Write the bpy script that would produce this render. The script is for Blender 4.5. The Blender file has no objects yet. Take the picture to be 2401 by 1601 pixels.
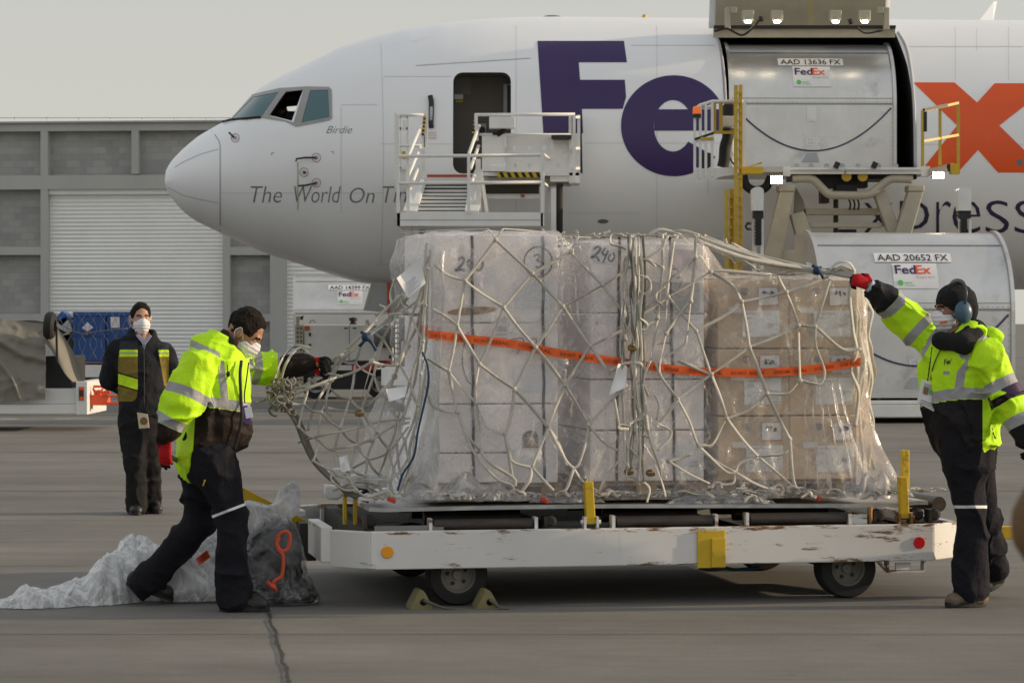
import bpy, bmesh, math, random
import numpy as np
from mathutils import Vector, Matrix
random.seed(7); np.random.seed(7)
R = math.radians
SC = bpy.context.scene
COL = SC.collection
# ------------------------------------------------------------------ camera
F = 6500.0; CAMZ = 1.6; HOR = 754.0; CX = 1200.5
cam = bpy.data.objects.new('camera', bpy.data.cameras.new('camera')); COL.objects.link(cam)
cam.location = (0, 0, CAMZ); cam.rotation_euler = (R(90), 0, 0)
cam.data.sensor_width = 36; cam.data.lens = 36 * F / 2401
cam.data.shift_y = -(800.5 - HOR) / 2401
cam.data.clip_start = .05; cam.data.clip_end = 3000
cam.data.dof.use_dof = True; cam.data.dof.focus_distance = 15.8; cam.data.dof.aperture_fstop = 14.0
SC.camera = cam
# ------------------------------------------------------------------ sky and sun
EL, AZ = R(13), R(4)           # sun low on the right, a touch behind the scene
SUN = Vector((math.cos(EL)*math.cos(AZ), math.cos(EL)*math.sin(AZ), math.sin(EL)))
w = bpy.data.worlds.new("World"); SC.world = w; w.use_nodes = True
nt = w.node_tree; nt.nodes.clear()
sky = nt.nodes.new('ShaderNodeTexSky'); sky.sky_type = 'NISHITA'; sky.sun_disc = False
sky.sun_elevation = EL; sky.sun_rotation = math.atan2(SUN.x, SUN.y)
sky.air_density = 1.0; sky.dust_density = 6.0; sky.ozone_density = 1.0; sky.altitude = 2200
hs = nt.nodes.new('ShaderNodeHueSaturation'); hs.inputs['Saturation'].default_value = .55
mx = nt.nodes.new('ShaderNodeMix'); mx.data_type = 'RGBA'; mx.inputs[7].default_value = (5.65, 5.48, 4.95, 1)      # the flat grey-beige of the hazy air
tcw = nt.nodes.new('ShaderNodeTexCoord'); spw = nt.nodes.new('ShaderNodeSeparateXYZ'); mrw = nt.nodes.new('ShaderNodeMapRange')   # the haze thins with height
mrw.inputs[1].default_value = .05; mrw.inputs[2].default_value = .6; mrw.inputs[3].default_value = .82; mrw.inputs[4].default_value = .3
nt.links.new(tcw.outputs['Generated'], spw.inputs[0]); nt.links.new(spw.outputs[2], mrw.inputs[0]); nt.links.new(mrw.outputs[0], mx.inputs[0])
bg = nt.nodes.new('ShaderNodeBackground'); bg.inputs['Strength'].default_value = .1
wo = nt.nodes.new('ShaderNodeOutputWorld')
nt.links.new(sky.outputs[0], hs.inputs['Color']); nt.links.new(hs.outputs[0], mx.inputs[6])
gr = nt.nodes.new('ShaderNodeMapRange'); gr.inputs[1].default_value = .12; gr.inputs[2].default_value = .55; gr.inputs[3].default_value = 1; gr.inputs[4].default_value = 1.85; nt.links.new(spw.outputs[2], gr.inputs[0])
vm = nt.nodes.new('ShaderNodeVectorMath'); vm.operation = 'SCALE'; nt.links.new(mx.outputs[2], vm.inputs[0]); nt.links.new(gr.outputs[0], vm.inputs['Scale'])   # hazy sky, brighter overhead
nt.links.new(vm.outputs[0], bg.inputs['Color']); nt.links.new(bg.outputs[0], wo.inputs['Surface'])
sl = bpy.data.lights.new('sun', 'SUN'); sl.energy = 3.6; sl.angle = R(.7); sl.color = (1, .78, .52)
so = bpy.data.objects.new('sun', sl); COL.objects.link(so)
so.rotation_euler = (-SUN).to_track_quat('-Z', 'Y').to_euler(); so.location = (40, 0, 30)
SC.view_settings.view_transform = 'Standard'; SC.view_settings.look = 'None'
SC.view_settings.exposure = .24; SC.view_settings.gamma = 1; SC.view_settings.use_curve_mapping = False
SC.cycles.transparent_max_bounces = 24; SC.cycles.max_bounces = 8
# ------------------------------------------------------------------ helpers
def P(px, py, Y): return Vector(((px-CX)/F*Y, Y, CAMZ-(py-HOR)/F*Y))
def ray(px, py): return Vector(((px-CX)/F, 1, -(py-HOR)/F))
def on_plane(px, py, o, n):
    d = ray(px, py); c = Vector((0, 0, CAMZ)); t = (o-c).dot(n)/d.dot(n); return c+d*t
OFF = {}
def thing(name, label, cat, loc=(0, 0, 0), group=None):
    o = bpy.data.objects.new(name, None); COL.objects.link(o); o.empty_display_size = .1
    o.location = loc; OFF[o.name] = Vector(loc); return tag(o, label, cat, group)
def tag(o, label=None, cat=None, group=None, kind=None):
    if label: o['label'] = label
    if cat: o['category'] = cat
    if group: o['group'] = group
    if kind: o['kind'] = kind
    return o
def dup(o, loc, label=None, parent=None):
    c = o.copy(); COL.objects.link(c)
    if parent: c.parent = parent
    else: c.location = loc; OFF[c.name] = Vector(loc)
    if label: c['label'] = label
    for ch in list(o.children):
        dup(ch, None, None, c)
    return c
def mesh_obj(name, me, parent=None, loc=None):
    o = bpy.data.objects.new(name, me); COL.objects.link(o)
    if parent: o.parent = parent; OFF[o.name] = OFF[parent.name]
    else: o.location = loc or (0, 0, 0); OFF[o.name] = Vector(loc or (0, 0, 0))
    return o
class MB:
    def __init__(s): s.v = []; s.f = []; s.mi = []; s.mats = []; s.cur = 0; s.sm = []; s.smooth = False
    def mat(s, m):
        if m not in s.mats: s.mats.append(m)
        s.cur = s.mats.index(m); return s
    def add(s, vs, fs, smooth=None):
        b = len(s.v); s.v += [Vector(v) for v in vs]
        sm = s.smooth if smooth is None else smooth
        for f in fs: s.f.append([b+i for i in f]); s.mi.append(s.cur); s.sm.append(sm)
        return s
    def hexa(s, p):      # p: bottom 4 (ccw), top 4
        return s.add(p, [(0,3,2,1),(4,5,6,7),(0,1,5,4),(1,2,6,5),(2,3,7,6),(3,0,4,7)], False)
    def box(s, c, d, M=None):
        c = Vector(c); x, y, z = d[0]/2, d[1]/2, d[2]/2
        p = [(-x,-y,-z),(x,-y,-z),(x,y,-z),(-x,y,-z),(-x,-y,z),(x,-y,z),(x,y,z),(-x,y,z)]
        return s.hexa([c+(M @ Vector(q) if M else Vector(q)) for q in p])
    def beam(s, a, b, w, h, up=(0, 0, 1)):
        a, b = Vector(a), Vector(b); d = (b-a).normalized(); up = Vector(up)
        if abs(d.dot(up)) > .98: up = Vector((0, 1, 0))
        sd = d.cross(up).normalized()*w/2; u = sd.cross(d).normalized()*h/2
        return s.hexa([a-sd-u, a+sd-u, b+sd-u, b-sd-u, a-sd+u, a+sd+u, b+sd+u, b-sd+u])
    def prism(s, pts, vec):   # planar polygon extruded
        n = len(pts); vec = Vector(vec); a = [Vector(p) for p in pts]
        return s.add(a+[p+vec for p in a], [tuple(range(n))[::-1], tuple(range(n, 2*n))]+[(i, (i+1) % n, n+(i+1) % n, n+i) for i in range(n)], False)
    def sweep(s, pts, ring, up=None, closed=False, cap=True, scale=None, smooth=True, twist=None):
        pts = [Vector(p) for p in pts]; n = len(pts); m = len(ring); vs = []; prev = None
        for i in range(n):
            if closed: d = pts[(i+1) % n]-pts[i-1]
            else: d = pts[min(i+1, n-1)]-pts[max(i-1, 0)]
            if d.length < 1e-9: d = Vector((0, 0, 1))
            d.normalize()
            ref = Vector(up) if up is not None else (prev if prev is not None else (Vector((0, 0, 1)) if abs(d.z) < .9 else Vector((0, 1, 0))))
            a = ref-d*ref.dot(d)
            if a.length < 1e-4: a = Vector((1, 0, 0))-d*d.x
            a.normalize(); b = d.cross(a); prev = a
            if twist: ct, st_ = math.cos(twist[i]), math.sin(twist[i]); a, b = a*ct+b*st_, b*ct-a*st_
            k = scale[i] if scale else 1
            vs += [pts[i]+(a*q[0]+b*q[1])*k for q in ring]
        fs = [(i*m+j, i*m+(j+1) % m, ((i+1) % n)*m+(j+1) % m, ((i+1) % n)*m+j) for i in range(n if closed else n-1) for j in range(m)]
        if cap and not closed: fs += [tuple(range(m))[::-1], tuple((n-1)*m+j for j in range(m))]
        return s.add(vs, fs, smooth)
    def tube(s, pts, r, n=8, closed=False, scale=None):
        return s.sweep(pts, [(r*math.cos(2*math.pi*j/n), r*math.sin(2*math.pi*j/n)) for j in range(n)], None, closed, True, scale)
    def strap(s, pts, wd, th, nrm, twist=None):
        ring = [(th/2*math.cos(t), wd/2*math.sin(t)) for t in [2*math.pi*j/6 for j in range(6)]]
        return s.sweep(pts, ring, nrm, twist=twist)
    def cyl(s, a, b, r, n=20, r2=None):
        return s.lathe(a, b, [(0, 0), (r, 0), (r if r2 is None else r2, 1), (0, 1)], n)
    def lathe(s, a, b, prof, n=24, smooth=None):    # prof: (radius, t along a->b)
        a, b = Vector(a), Vector(b); d = b-a; u = d.orthogonal().normalized(); v = d.normalized().cross(u); m = len(prof)
        vs = []; fs = []
        # split rings at corners so flat caps stay flat
        for i in range(m-1):
            (r0, t0), (r1, t1) = prof[i], prof[i+1]; base = len(vs)
            for r, t in ((r0, t0), (r1, t1)):
                vs += [a+d*t+(u*math.cos(2*math.pi*j/n)+v*math.sin(2*math.pi*j/n))*r for j in range(n)]
            fs += [(base+j, base+(j+1) % n, base+n+(j+1) % n, base+n+j) for j in range(n)]
        return s.add(vs, fs, True if smooth is None else smooth)
    def ball(s, c, r, n=16, M=None):
        c = Vector(c); r = (r, r, r) if not hasattr(r, '__len__') else r; m = n//2; vs = []
        for i in range(m+1):
            for j in range(n):
                p = Vector((r[0]*math.sin(math.pi*i/m)*math.cos(2*math.pi*j/n), r[1]*math.sin(math.pi*i/m)*math.sin(2*math.pi*j/n), r[2]*math.cos(math.pi*i/m)))
                vs.append(c+(M @ p if M else p))
        return s.add(vs, [(i*n+j, i*n+(j+1) % n, (i+1)*n+(j+1) % n, (i+1)*n+j) for i in range(m) for j in range(n)], True)
    def grid(s, fn, nu, nv, smooth=True, closed_u=False):
        vs = [fn(i/nu, j/nv) for j in range(nv+1) for i in range(nu+1)]
        return s.add(vs, [(j*(nu+1)+i, j*(nu+1)+i+1, (j+1)*(nu+1)+i+1, (j+1)*(nu+1)+i) for j in range(nv) for i in range(nu)], smooth)
    def build(s, name, m=None, parent=None, loc=None, bevel=0, seg=2, solid=0):
        off = OFF[parent.name] if parent else Vector(loc or (0, 0, 0))
        me = bpy.data.meshes.new(name); me.from_pydata([tuple(v-off) for v in s.v], [], s.f)
        ms = s.mats if s.mats else [m]
        for x in ms: me.materials.append(x)
        if len(ms) > 1: me.polygons.foreach_set('material_index', s.mi)
        me.polygons.foreach_set('use_smooth', s.sm)
        o = mesh_obj(name, me, parent, loc)
        if solid:
            k = o.modifiers.new('s', 'SOLIDIFY'); k.thickness = solid
        if bevel:
            k = o.modifiers.new('b', 'BEVEL'); k.width = bevel; k.segments = seg; k.limit_method = 'ANGLE'; k.angle_limit = R(40)
        return o
def catmull(pts, n=6):
    pts = [Vector(p) for p in pts]
    if len(pts) < 3: return [pts[0].lerp(pts[-1], i/n) for i in range(n+1)]
    q = [pts[0]*2-pts[1]]+pts+[pts[-1]*2-pts[-2]]; out = []
    for i in range(1, len(q)-2):
        a, b, c, d = q[i-1:i+3]
        for k in range(n):
            t = k/n; out.append(.5*((2*b)+(c-a)*t+(2*a-5*b+4*c-d)*t*t+(3*b-a-3*c+d)*t**3))
    return out+[pts[-1]]
def arc(c, r, a0, a1, n): return [(c[0]+r*math.cos(R(a0+(a1-a0)*i/n)), c[1]+r*math.sin(R(a0+(a1-a0)*i/n))) for i in range(n+1)]
# ------------------------------------------------------------------ materials
def M(name, col, rough=.5, metal=0, var=.12, scale=3, bump=0, bscale=60, spec=.4, dirt=None, dirt_amt=.5, dirt_scale=2, stretch=(1, 1, 1), trans=0, emit=None):
    m = bpy.data.materials.new(name); m.use_nodes = True; n = m.node_tree.nodes; l = m.node_tree.links
    b = n['Principled BSDF']; b.inputs['Roughness'].default_value = rough; b.inputs['Metallic'].default_value = metal
    b.inputs['Specular IOR Level'].default_value = spec
    tc = n.new('ShaderNodeTexCoord'); mp = n.new('ShaderNodeMapping'); mp.inputs['Scale'].default_value = stretch
    l.new(tc.outputs['Object'], mp.inputs['Vector'])
    nz = n.new('ShaderNodeTexNoise'); nz.inputs['Scale'].default_value = scale; nz.inputs['Detail'].default_value = 6; nz.inputs['Roughness'].default_value = .65
    l.new(mp.outputs[0], nz.inputs['Vector'])
    rp = n.new('ShaderNodeMapRange'); rp.inputs[1].default_value = .3; rp.inputs[2].default_value = .7; rp.inputs[3].default_value = 1-var; rp.inputs[4].default_value = 1+var*.6
    l.new(nz.outputs['Fac'], rp.inputs[0])
    mu = n.new('ShaderNodeMix'); mu.data_type = 'RGBA'; mu.blend_type = 'MULTIPLY'; mu.inputs[0].default_value = 1
    mu.inputs[6].default_value = (*col, 1); l.new(rp.outputs[0], mu.inputs[7]); out = mu.outputs[2]
    if dirt:
        n2 = n.new('ShaderNodeTexNoise'); n2.inputs['Scale'].default_value = dirt_scale; n2.inputs['Detail'].default_value = 9; n2.inputs['Roughness'].default_value = .7
        l.new(mp.outputs[0], n2.inputs['Vector'])
        r2 = n.new('ShaderNodeMapRange'); r2.inputs[1].default_value = .78-.4*dirt_amt; r2.inputs[2].default_value = .9-.35*dirt_amt; l.new(n2.outputs['Fac'], r2.inputs[0])
        m2 = n.new('ShaderNodeMix'); m2.data_type = 'RGBA'; m2.inputs[7].default_value = (*dirt, 1); l.new(r2.outputs[0], m2.inputs[0]); l.new(out, m2.inputs[6]); out = m2.outputs[2]
    l.new(out, b.inputs['Base Color'])
    if bump:
        n3 = n.new('ShaderNodeTexNoise'); n3.inputs['Scale'].default_value = bscale; n3.inputs['Detail'].default_value = 5; l.new(mp.outputs[0], n3.inputs['Vector'])
        bp = n.new('ShaderNodeBump'); bp.inputs['Strength'].default_value = bump; bp.inputs['Distance'].default_value = .02; l.new(n3.outputs['Fac'], bp.inputs['Height']); l.new(bp.outputs[0], b.inputs['Normal'])
    if emit: b.inputs['Emission Color'].default_value = (*emit[:3], 1); b.inputs['Emission Strength'].default_value = emit[3]
    return m
def film(name, haze=.25, rough=.2, bump=.5, scale=(3, 3, 3), tint=(.9, .9, .92), rot=(0, 0, 0), gl=1.0, crease=.16):
    "clear plastic: mostly see-through, milky where it is folded, with sharp glints"
    m = bpy.data.materials.new(name); m.use_nodes = True; n = m.node_tree.nodes; l = m.node_tree.links; n.remove(n['Principled BSDF'])
    tc = n.new('ShaderNodeTexCoord'); mp = n.new('ShaderNodeMapping'); mp.inputs['Scale'].default_value = scale; mp.inputs['Rotation'].default_value = rot
    l.new(tc.outputs['Object'], mp.inputs['Vector'])
    nz = n.new('ShaderNodeTexNoise'); nz.inputs['Scale'].default_value = 3; nz.inputs['Detail'].default_value = 8; nz.inputs['Roughness'].default_value = .68; nz.inputs['Distortion'].default_value = .6
    l.new(mp.outputs[0], nz.inputs['Vector'])
    bp = n.new('ShaderNodeBump'); bp.inputs['Strength'].default_value = bump; bp.inputs['Distance'].default_value = .03; l.new(nz.outputs['Fac'], bp.inputs['Height'])
    tr = n.new('ShaderNodeBsdfTransparent'); df = n.new('ShaderNodeBsdfDiffuse'); df.inputs['Color'].default_value = (*tint, 1)
    tl = n.new('ShaderNodeBsdfTranslucent'); tl.inputs['Color'].default_value = (*tint, 1)
    gs = n.new('ShaderNodeBsdfGlossy'); gs.inputs['Roughness'].default_value = rough; gs.inputs['Color'].default_value = (1, 1, 1, 1)
    for x in (df, tl, gs): l.new(bp.outputs[0], x.inputs['Normal'])
    a = n.new('ShaderNodeMixShader'); a.inputs[0].default_value = .4; l.new(df.outputs[0], a.inputs[1]); l.new(tl.outputs[0], a.inputs[2])
    rp = n.new('ShaderNodeMapRange'); rp.inputs[1].default_value = .35; rp.inputs[2].default_value = .75; rp.inputs[3].default_value = haze*.55; rp.inputs[4].default_value = min(1, haze*2.0); l.new(nz.outputs['Fac'], rp.inputs[0])
    b = n.new('ShaderNodeMixShader'); l.new(rp.outputs[0], b.inputs[0]); l.new(tr.outputs[0], b.inputs[1]); l.new(a.outputs[0], b.inputs[2])
    hz_ = rp.outputs[0]
    for rot_, sc_, seed_ in (((0, .95, 0), (5.5, 5.5, .55), 0), ((0, -.75, .2), (6.5, 6.5, .6), 7.3)):     # long pulled creases, whiter than the flat film
        m2 = n.new('ShaderNodeMapping'); m2.inputs['Rotation'].default_value = rot_; m2.inputs['Location'].default_value = (seed_, 0, seed_); l.new(tc.outputs['Object'], m2.inputs['Vector'])
        m3 = n.new('ShaderNodeMapping'); m3.inputs['Scale'].default_value = sc_; l.new(m2.outputs[0], m3.inputs['Vector'])
        z2 = n.new('ShaderNodeTexNoise'); z2.inputs['Scale'].default_value = 1; z2.inputs['Detail'].default_value = 3; z2.inputs['Distortion'].default_value = .8; l.new(m3.outputs[0], z2.inputs['Vector'])
        s1 = n.new('ShaderNodeMath'); s1.operation = 'SUBTRACT'; s1.inputs[1].default_value = .5; l.new(z2.outputs['Fac'], s1.inputs[0])
        s2 = n.new('ShaderNodeMath'); s2.operation = 'ABSOLUTE'; l.new(s1.outputs[0], s2.inputs[0])
        s3 = n.new('ShaderNodeMapRange'); s3.inputs[1].default_value = .035; s3.inputs[2].default_value = .0; s3.inputs[3].default_value = 0; s3.inputs[4].default_value = crease; l.new(s2.outputs[0], s3.inputs[0])
        s4 = n.new('ShaderNodeMath'); s4.operation = 'ADD'; s4.use_clamp = True; l.new(hz_, s4.inputs[0]); l.new(s3.outputs[0], s4.inputs[1]); hz_ = s4.outputs[0]
    l.new(hz_, b.inputs[0])
    fr = n.new('ShaderNodeFresnel'); fr.inputs['IOR'].default_value = 1.5; l.new(bp.outputs[0], fr.inputs['Normal'])
    mg = n.new('ShaderNodeMath'); mg.operation = 'MULTIPLY'; mg.inputs[1].default_value = gl; mg.use_clamp = True; l.new(fr.outputs[0], mg.inputs[0])
    c = n.new('ShaderNodeMixShader'); l.new(mg.outputs[0], c.inputs[0]); l.new(b.outputs[0], c.inputs[1]); l.new(gs.outputs[0], c.inputs[2])
    l.new(c.outputs[0], n['Material Output'].inputs['Surface']); return m
RUST = (.12, .055, .02)
m_white = M('white_paint', (.72, .72, .7), .4, var=.08, dirt=(.35, .33, .3), dirt_amt=.25)
m_whitewarm = M('stand_white', (.74, .74, .72), .4, var=.06)
m_alu = M('aluminium', (.64, .635, .62), .34, .85, var=.12, scale=1.6, bump=.08, bscale=3, dirt=(.4, .41, .42), dirt_amt=.5, dirt_scale=1.2)
m_steel = M('bare_steel', (.45, .45, .45), .4, .8, bump=.05)
m_dark = M('dark_metal', (.03, .03, .032), .55, .2)
m_black = M('black_rubber', (.018, .018, .018), .75, var=.3)
m_yellow = M('yellow_paint', (.6, .4, .02), .5, var=.15, dirt=(.06, .05, .03), dirt_amt=.55, dirt_scale=9)
m_yel2 = M('yellow_steel', (.55, .38, .04), .5, var=.15)
m_red = M('red_paint', (.5, .05, .025), .5)
m_orange = M('orange_red_paint', (.75, .1, .03), .5, var=.1, dirt=(.3, .05, .02), dirt_amt=.4, dirt_scale=9)
m_purple = M('purple_ink', (.042, .022, .105), .35, var=.04)
m_orangeink = M('orange_ink', (.78, .1, .018), .35, var=.04)
m_grey = M('grey_ink', (.16, .17, .18), .5, var=.05)
m_ltgrey = M('light_grey_ink', (.42, .43, .45), .5, var=.05)
m_navy = M('navy_ink', (.035, .03, .08), .4, var=.05)
m_blk = M('black_ink', (.012, .012, .013), .6, var=.05)
m_paper = M('label_paper', (.74, .74, .75), .6, var=.04)
m_green = M('green_ink', (.1, .5, .12), .5)
m_lamp = M('lit_lamp', (1, .95, .85), .3, emit=(1, .85, .6, 30))
m_beige = M('beige_paint', (.42, .39, .31), .5, var=.15, dirt=(.1, .08, .05), dirt_amt=.35, dirt_scale=3)
m_seam = M('skin_seam', (.56, .57, .58), .5, var=.05)
m_cream = M('cream_liner', (.42, .39, .3), .5, var=.1)
# ------------------------------------------------------------------ text and flat decals
def curve_mesh(cu):
    o = bpy.data.objects.new('tmp', cu); COL.objects.link(o)
    dg = bpy.context.evaluated_depsgraph_get(); dg.update()
    me = bpy.data.meshes.new_from_object(o.evaluated_get(dg)); bpy.data.objects.remove(o); bpy.data.curves.remove(cu)
    vs = [v.co.copy() for v in me.vertices]; fs = [tuple(p.vertices) for p in me.polygons]; bpy.data.meshes.remove(me); return vs, fs
def text2d(s, x0, y0, x1, y1, shear=0, bold=0, res=3):
    "mesh of a word fitted to the box; y runs as given (y0 = top edge)"
    cu = bpy.data.curves.new('t', 'FONT'); cu.body = s; cu.shear = shear; cu.offset = bold; cu.resolution_u = res; cu.fill_mode = 'FRONT'
    vs, fs = curve_mesh(cu)
    a = [min(v.x for v in vs), max(v.x for v in vs), min(v.y for v in vs), max(v.y for v in vs)]
    return [(x0+(v.x-a[0])/(a[1]-a[0])*(x1-x0), y1+(v.y-a[2])/(a[3]-a[2])*(y0-y1)) for v in vs], fs
def poly2d(loops):
    cu = bpy.data.curves.new('p', 'CURVE'); cu.dimensions = '2D'; cu.fill_mode = 'BOTH'
    for lp in loops:
        sp = cu.splines.new('POLY'); sp.points.add(len(lp)-1)
        for p, q in zip(sp.points, lp): p.co = (q[0], -q[1], 0, 1)
        sp.use_cyclic_u = True
    vs, fs = curve_mesh(cu); return [(v.x, -v.y) for v in vs], fs
def line2d(pts, wd):
    vs = []; n = len(pts)
    for i, p in enumerate(pts):
        a, b = pts[max(i-1, 0)], pts[min(i+1, n-1)]; dx, dy = b[0]-a[0], b[1]-a[1]; L = math.hypot(dx, dy) or 1
        vs += [(p[0]-dy/L*wd/2, p[1]+dx/L*wd/2), (p[0]+dy/L*wd/2, p[1]-dx/L*wd/2)]
    return vs, [(2*i, 2*i+1, 2*i+3, 2*i+2) for i in range(n-1)]
def refine(vs, fs, mx):
    bm = bmesh.new(); bv = [bm.verts.new((v[0], v[1], 0)) for v in vs]
    for f in fs:
        try: bm.faces.new([bv[i] for i in f])
        except ValueError: pass
    bmesh.ops.triangulate(bm, faces=bm.faces[:])
    for _ in range(6):
        e = [e for e in bm.edges if e.calc_length() > mx]
        if not e: break
        bmesh.ops.subdivide_edges(bm, edges=e, cuts=1); bmesh.ops.triangulate(bm, faces=[f for f in bm.faces if len(f.verts) > 3])
    bm.verts.index_update()
    out = [(v.co.x, v.co.y) for v in bm.verts], [tuple(v.index for v in f.verts) for f in bm.faces]; bm.free(); return out
def flat(mb, shape, fn, mx=None):
    vs, fs = shape
    if mx: vs, fs = refine(vs, fs, mx)
    mb.add([fn(*v) for v in vs], fs, False); return mb
FEDEX_F = [(0, 0), (.91, 0), (.945, .155), (.435, .155), (.45, .275), (.92, .275), (.93, .48), (.47, .48), (.475, 1), (.06, 1)]
# ================================================================== ground
def concrete():
    m = bpy.data.materials.new('concrete'); m.use_nodes = True; n = m.node_tree.nodes; l = m.node_tree.links; b = n['Principled BSDF']; b.inputs['Roughness'].default_value = .85
    b.inputs['Specular IOR Level'].default_value = .3
    tc = n.new('ShaderNodeTexCoord')
    def noise(sc, det, st):
        mp = n.new('ShaderNodeMapping'); mp.inputs['Scale'].default_value = st; l.new(tc.outputs['Object'], mp.inputs[0])
        z = n.new('ShaderNodeTexNoise'); z.inputs['Scale'].default_value = sc; z.inputs['Detail'].default_value = det; z.inputs['Roughness'].default_value = .7; l.new(mp.outputs[0], z.inputs['Vector']); return z.outputs['Fac']
    a = noise(.5, 8, (1, 1, 1)); c = noise(9, 6, (.25, 1, 1)); d = noise(120, 3, (1, 1, 1))
    r1 = n.new('ShaderNodeValToRGB'); r1.color_ramp.elements[0].position = .3; r1.color_ramp.elements[0].color = (.145, .138, .126, 1); r1.color_ramp.elements[1].position = .72; r1.color_ramp.elements[1].color = (.218, .207, .187, 1); l.new(a, r1.inputs[0])
    def mul(x, f, lo, hi):
        r = n.new('ShaderNodeMapRange'); r.inputs[1].default_value = .28; r.inputs[2].default_value = .72; r.inputs[3].default_value = lo; r.inputs[4].default_value = hi; l.new(f, r.inputs[0])
        k = n.new('ShaderNodeMix'); k.data_type = 'RGBA'; k.blend_type = 'MULTIPLY'; k.inputs[0].default_value = 1; l.new(x, k.inputs[6]); l.new(r.outputs[0], k.inputs[7]); return k.outputs[2]
    e_ = noise(.7, 7, (.22, 1, 1)); x = mul(r1.outputs[0], c, .9, 1.06); x = mul(x, e_, .74, 1.14)
    def spots(sc, st, lo, hi, dk, x):     # oil drips and tyre scuffs
        f_ = noise(sc, 4, st); r = n.new('ShaderNodeMapRange'); r.inputs[1].default_value = lo; r.inputs[2].default_value = hi; r.inputs[3].default_value = 1; r.inputs[4].default_value = dk; l.new(f_, r.inputs[0])
        k = n.new('ShaderNodeMix'); k.data_type = 'RGBA'; k.blend_type = 'MULTIPLY'; k.inputs[0].default_value = 1; l.new(x, k.inputs[6]); l.new(r.outputs[0], k.inputs[7]); return k.outputs[2]
    x = spots(2.6, (1, 1, 1), .66, .72, .72, x); x = spots(1.7, (.06, 2.2, 1), .6, .7, .82, x); x = spots(26, (1, 1, 1), .73, .76, .5, x); x = spots(14, (1, 1, 1), .72, .75, 1.35, x); x = mul(x, d, .8, 1.15); l.new(x, b.inputs['Base Color'])
    bp = n.new('ShaderNodeBump'); bp.inputs['Strength'].default_value = .5; bp.inputs['Distance'].default_value = .006; l.new(d, bp.inputs['Height']); l.new(bp.outputs[0], b.inputs['Normal'])
    return m
g = MB(); g.add([(-900, -30, 0), (900, -30, 0), (900, 1800, 0), (-900, 1800, 0)], [(0, 1, 2, 3)]); tag(g.build('ground', concrete()), kind='structure')
m_tar = M('tar', (.035, .034, .033), .7, var=.3, scale=20)
m_joint = M('joint', (.115, .108, .098), .9, var=.2)
m_line = M('worn_line', (.5, .48, .42), .7, var=.3, scale=8, dirt=(.25, .23, .2), dirt_amt=.6)
j = MB()
for y, wd in ((1484, .006), (1326, .007), (1219, .009), (1150, .016), (1060, .03)):
    Y = 1.6*F/(y-HOR); t = .012
    j.add([(-20, Y-wd+.35*t, .004), (14, Y-wd-.1, .004), (14, Y+wd-.1, .004), (-20, Y+wd+.35*t, .004)], [(0, 1, 2, 3)])
tag(j.build('pavement_joints', m_joint), kind='structure')
c = MB(); pts = []
for i in range(80):
    t = i/79; y = 1426+t*190; Y = 1.6*F/(y-HOR); px = 626+t*58+2.5*math.sin(i*.33)+random.uniform(-2.6, 2.6); pts.append((P(px, y, Y).x, Y, random.uniform(.005, .013)))
c.add([q for X, Y, h in pts for q in ((X-h, Y, .006), (X+h, Y, .006))], [(2*i, 2*i+1, 2*i+3, 2*i+2) for i in range(79)])
tag(c.build('pavement_crack', m_tar), kind='structure')
ln = MB()
for x0, x1, y in ((126, 212, 982), (0, 40, 983), (600, 930, 961), (2100, 2300, 966)):
    Y = 1.6*F/(y-HOR); a = P(x0, y, Y).x; b = P(x1, y, Y).x; ln.add([(a, Y-.12, .005), (b, Y-.12, .005), (b, Y+.12, .005), (a, Y+.12, .005)], [(0, 1, 2, 3)])
tag(ln.build('pavement_markings', m_line), kind='structure')
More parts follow.
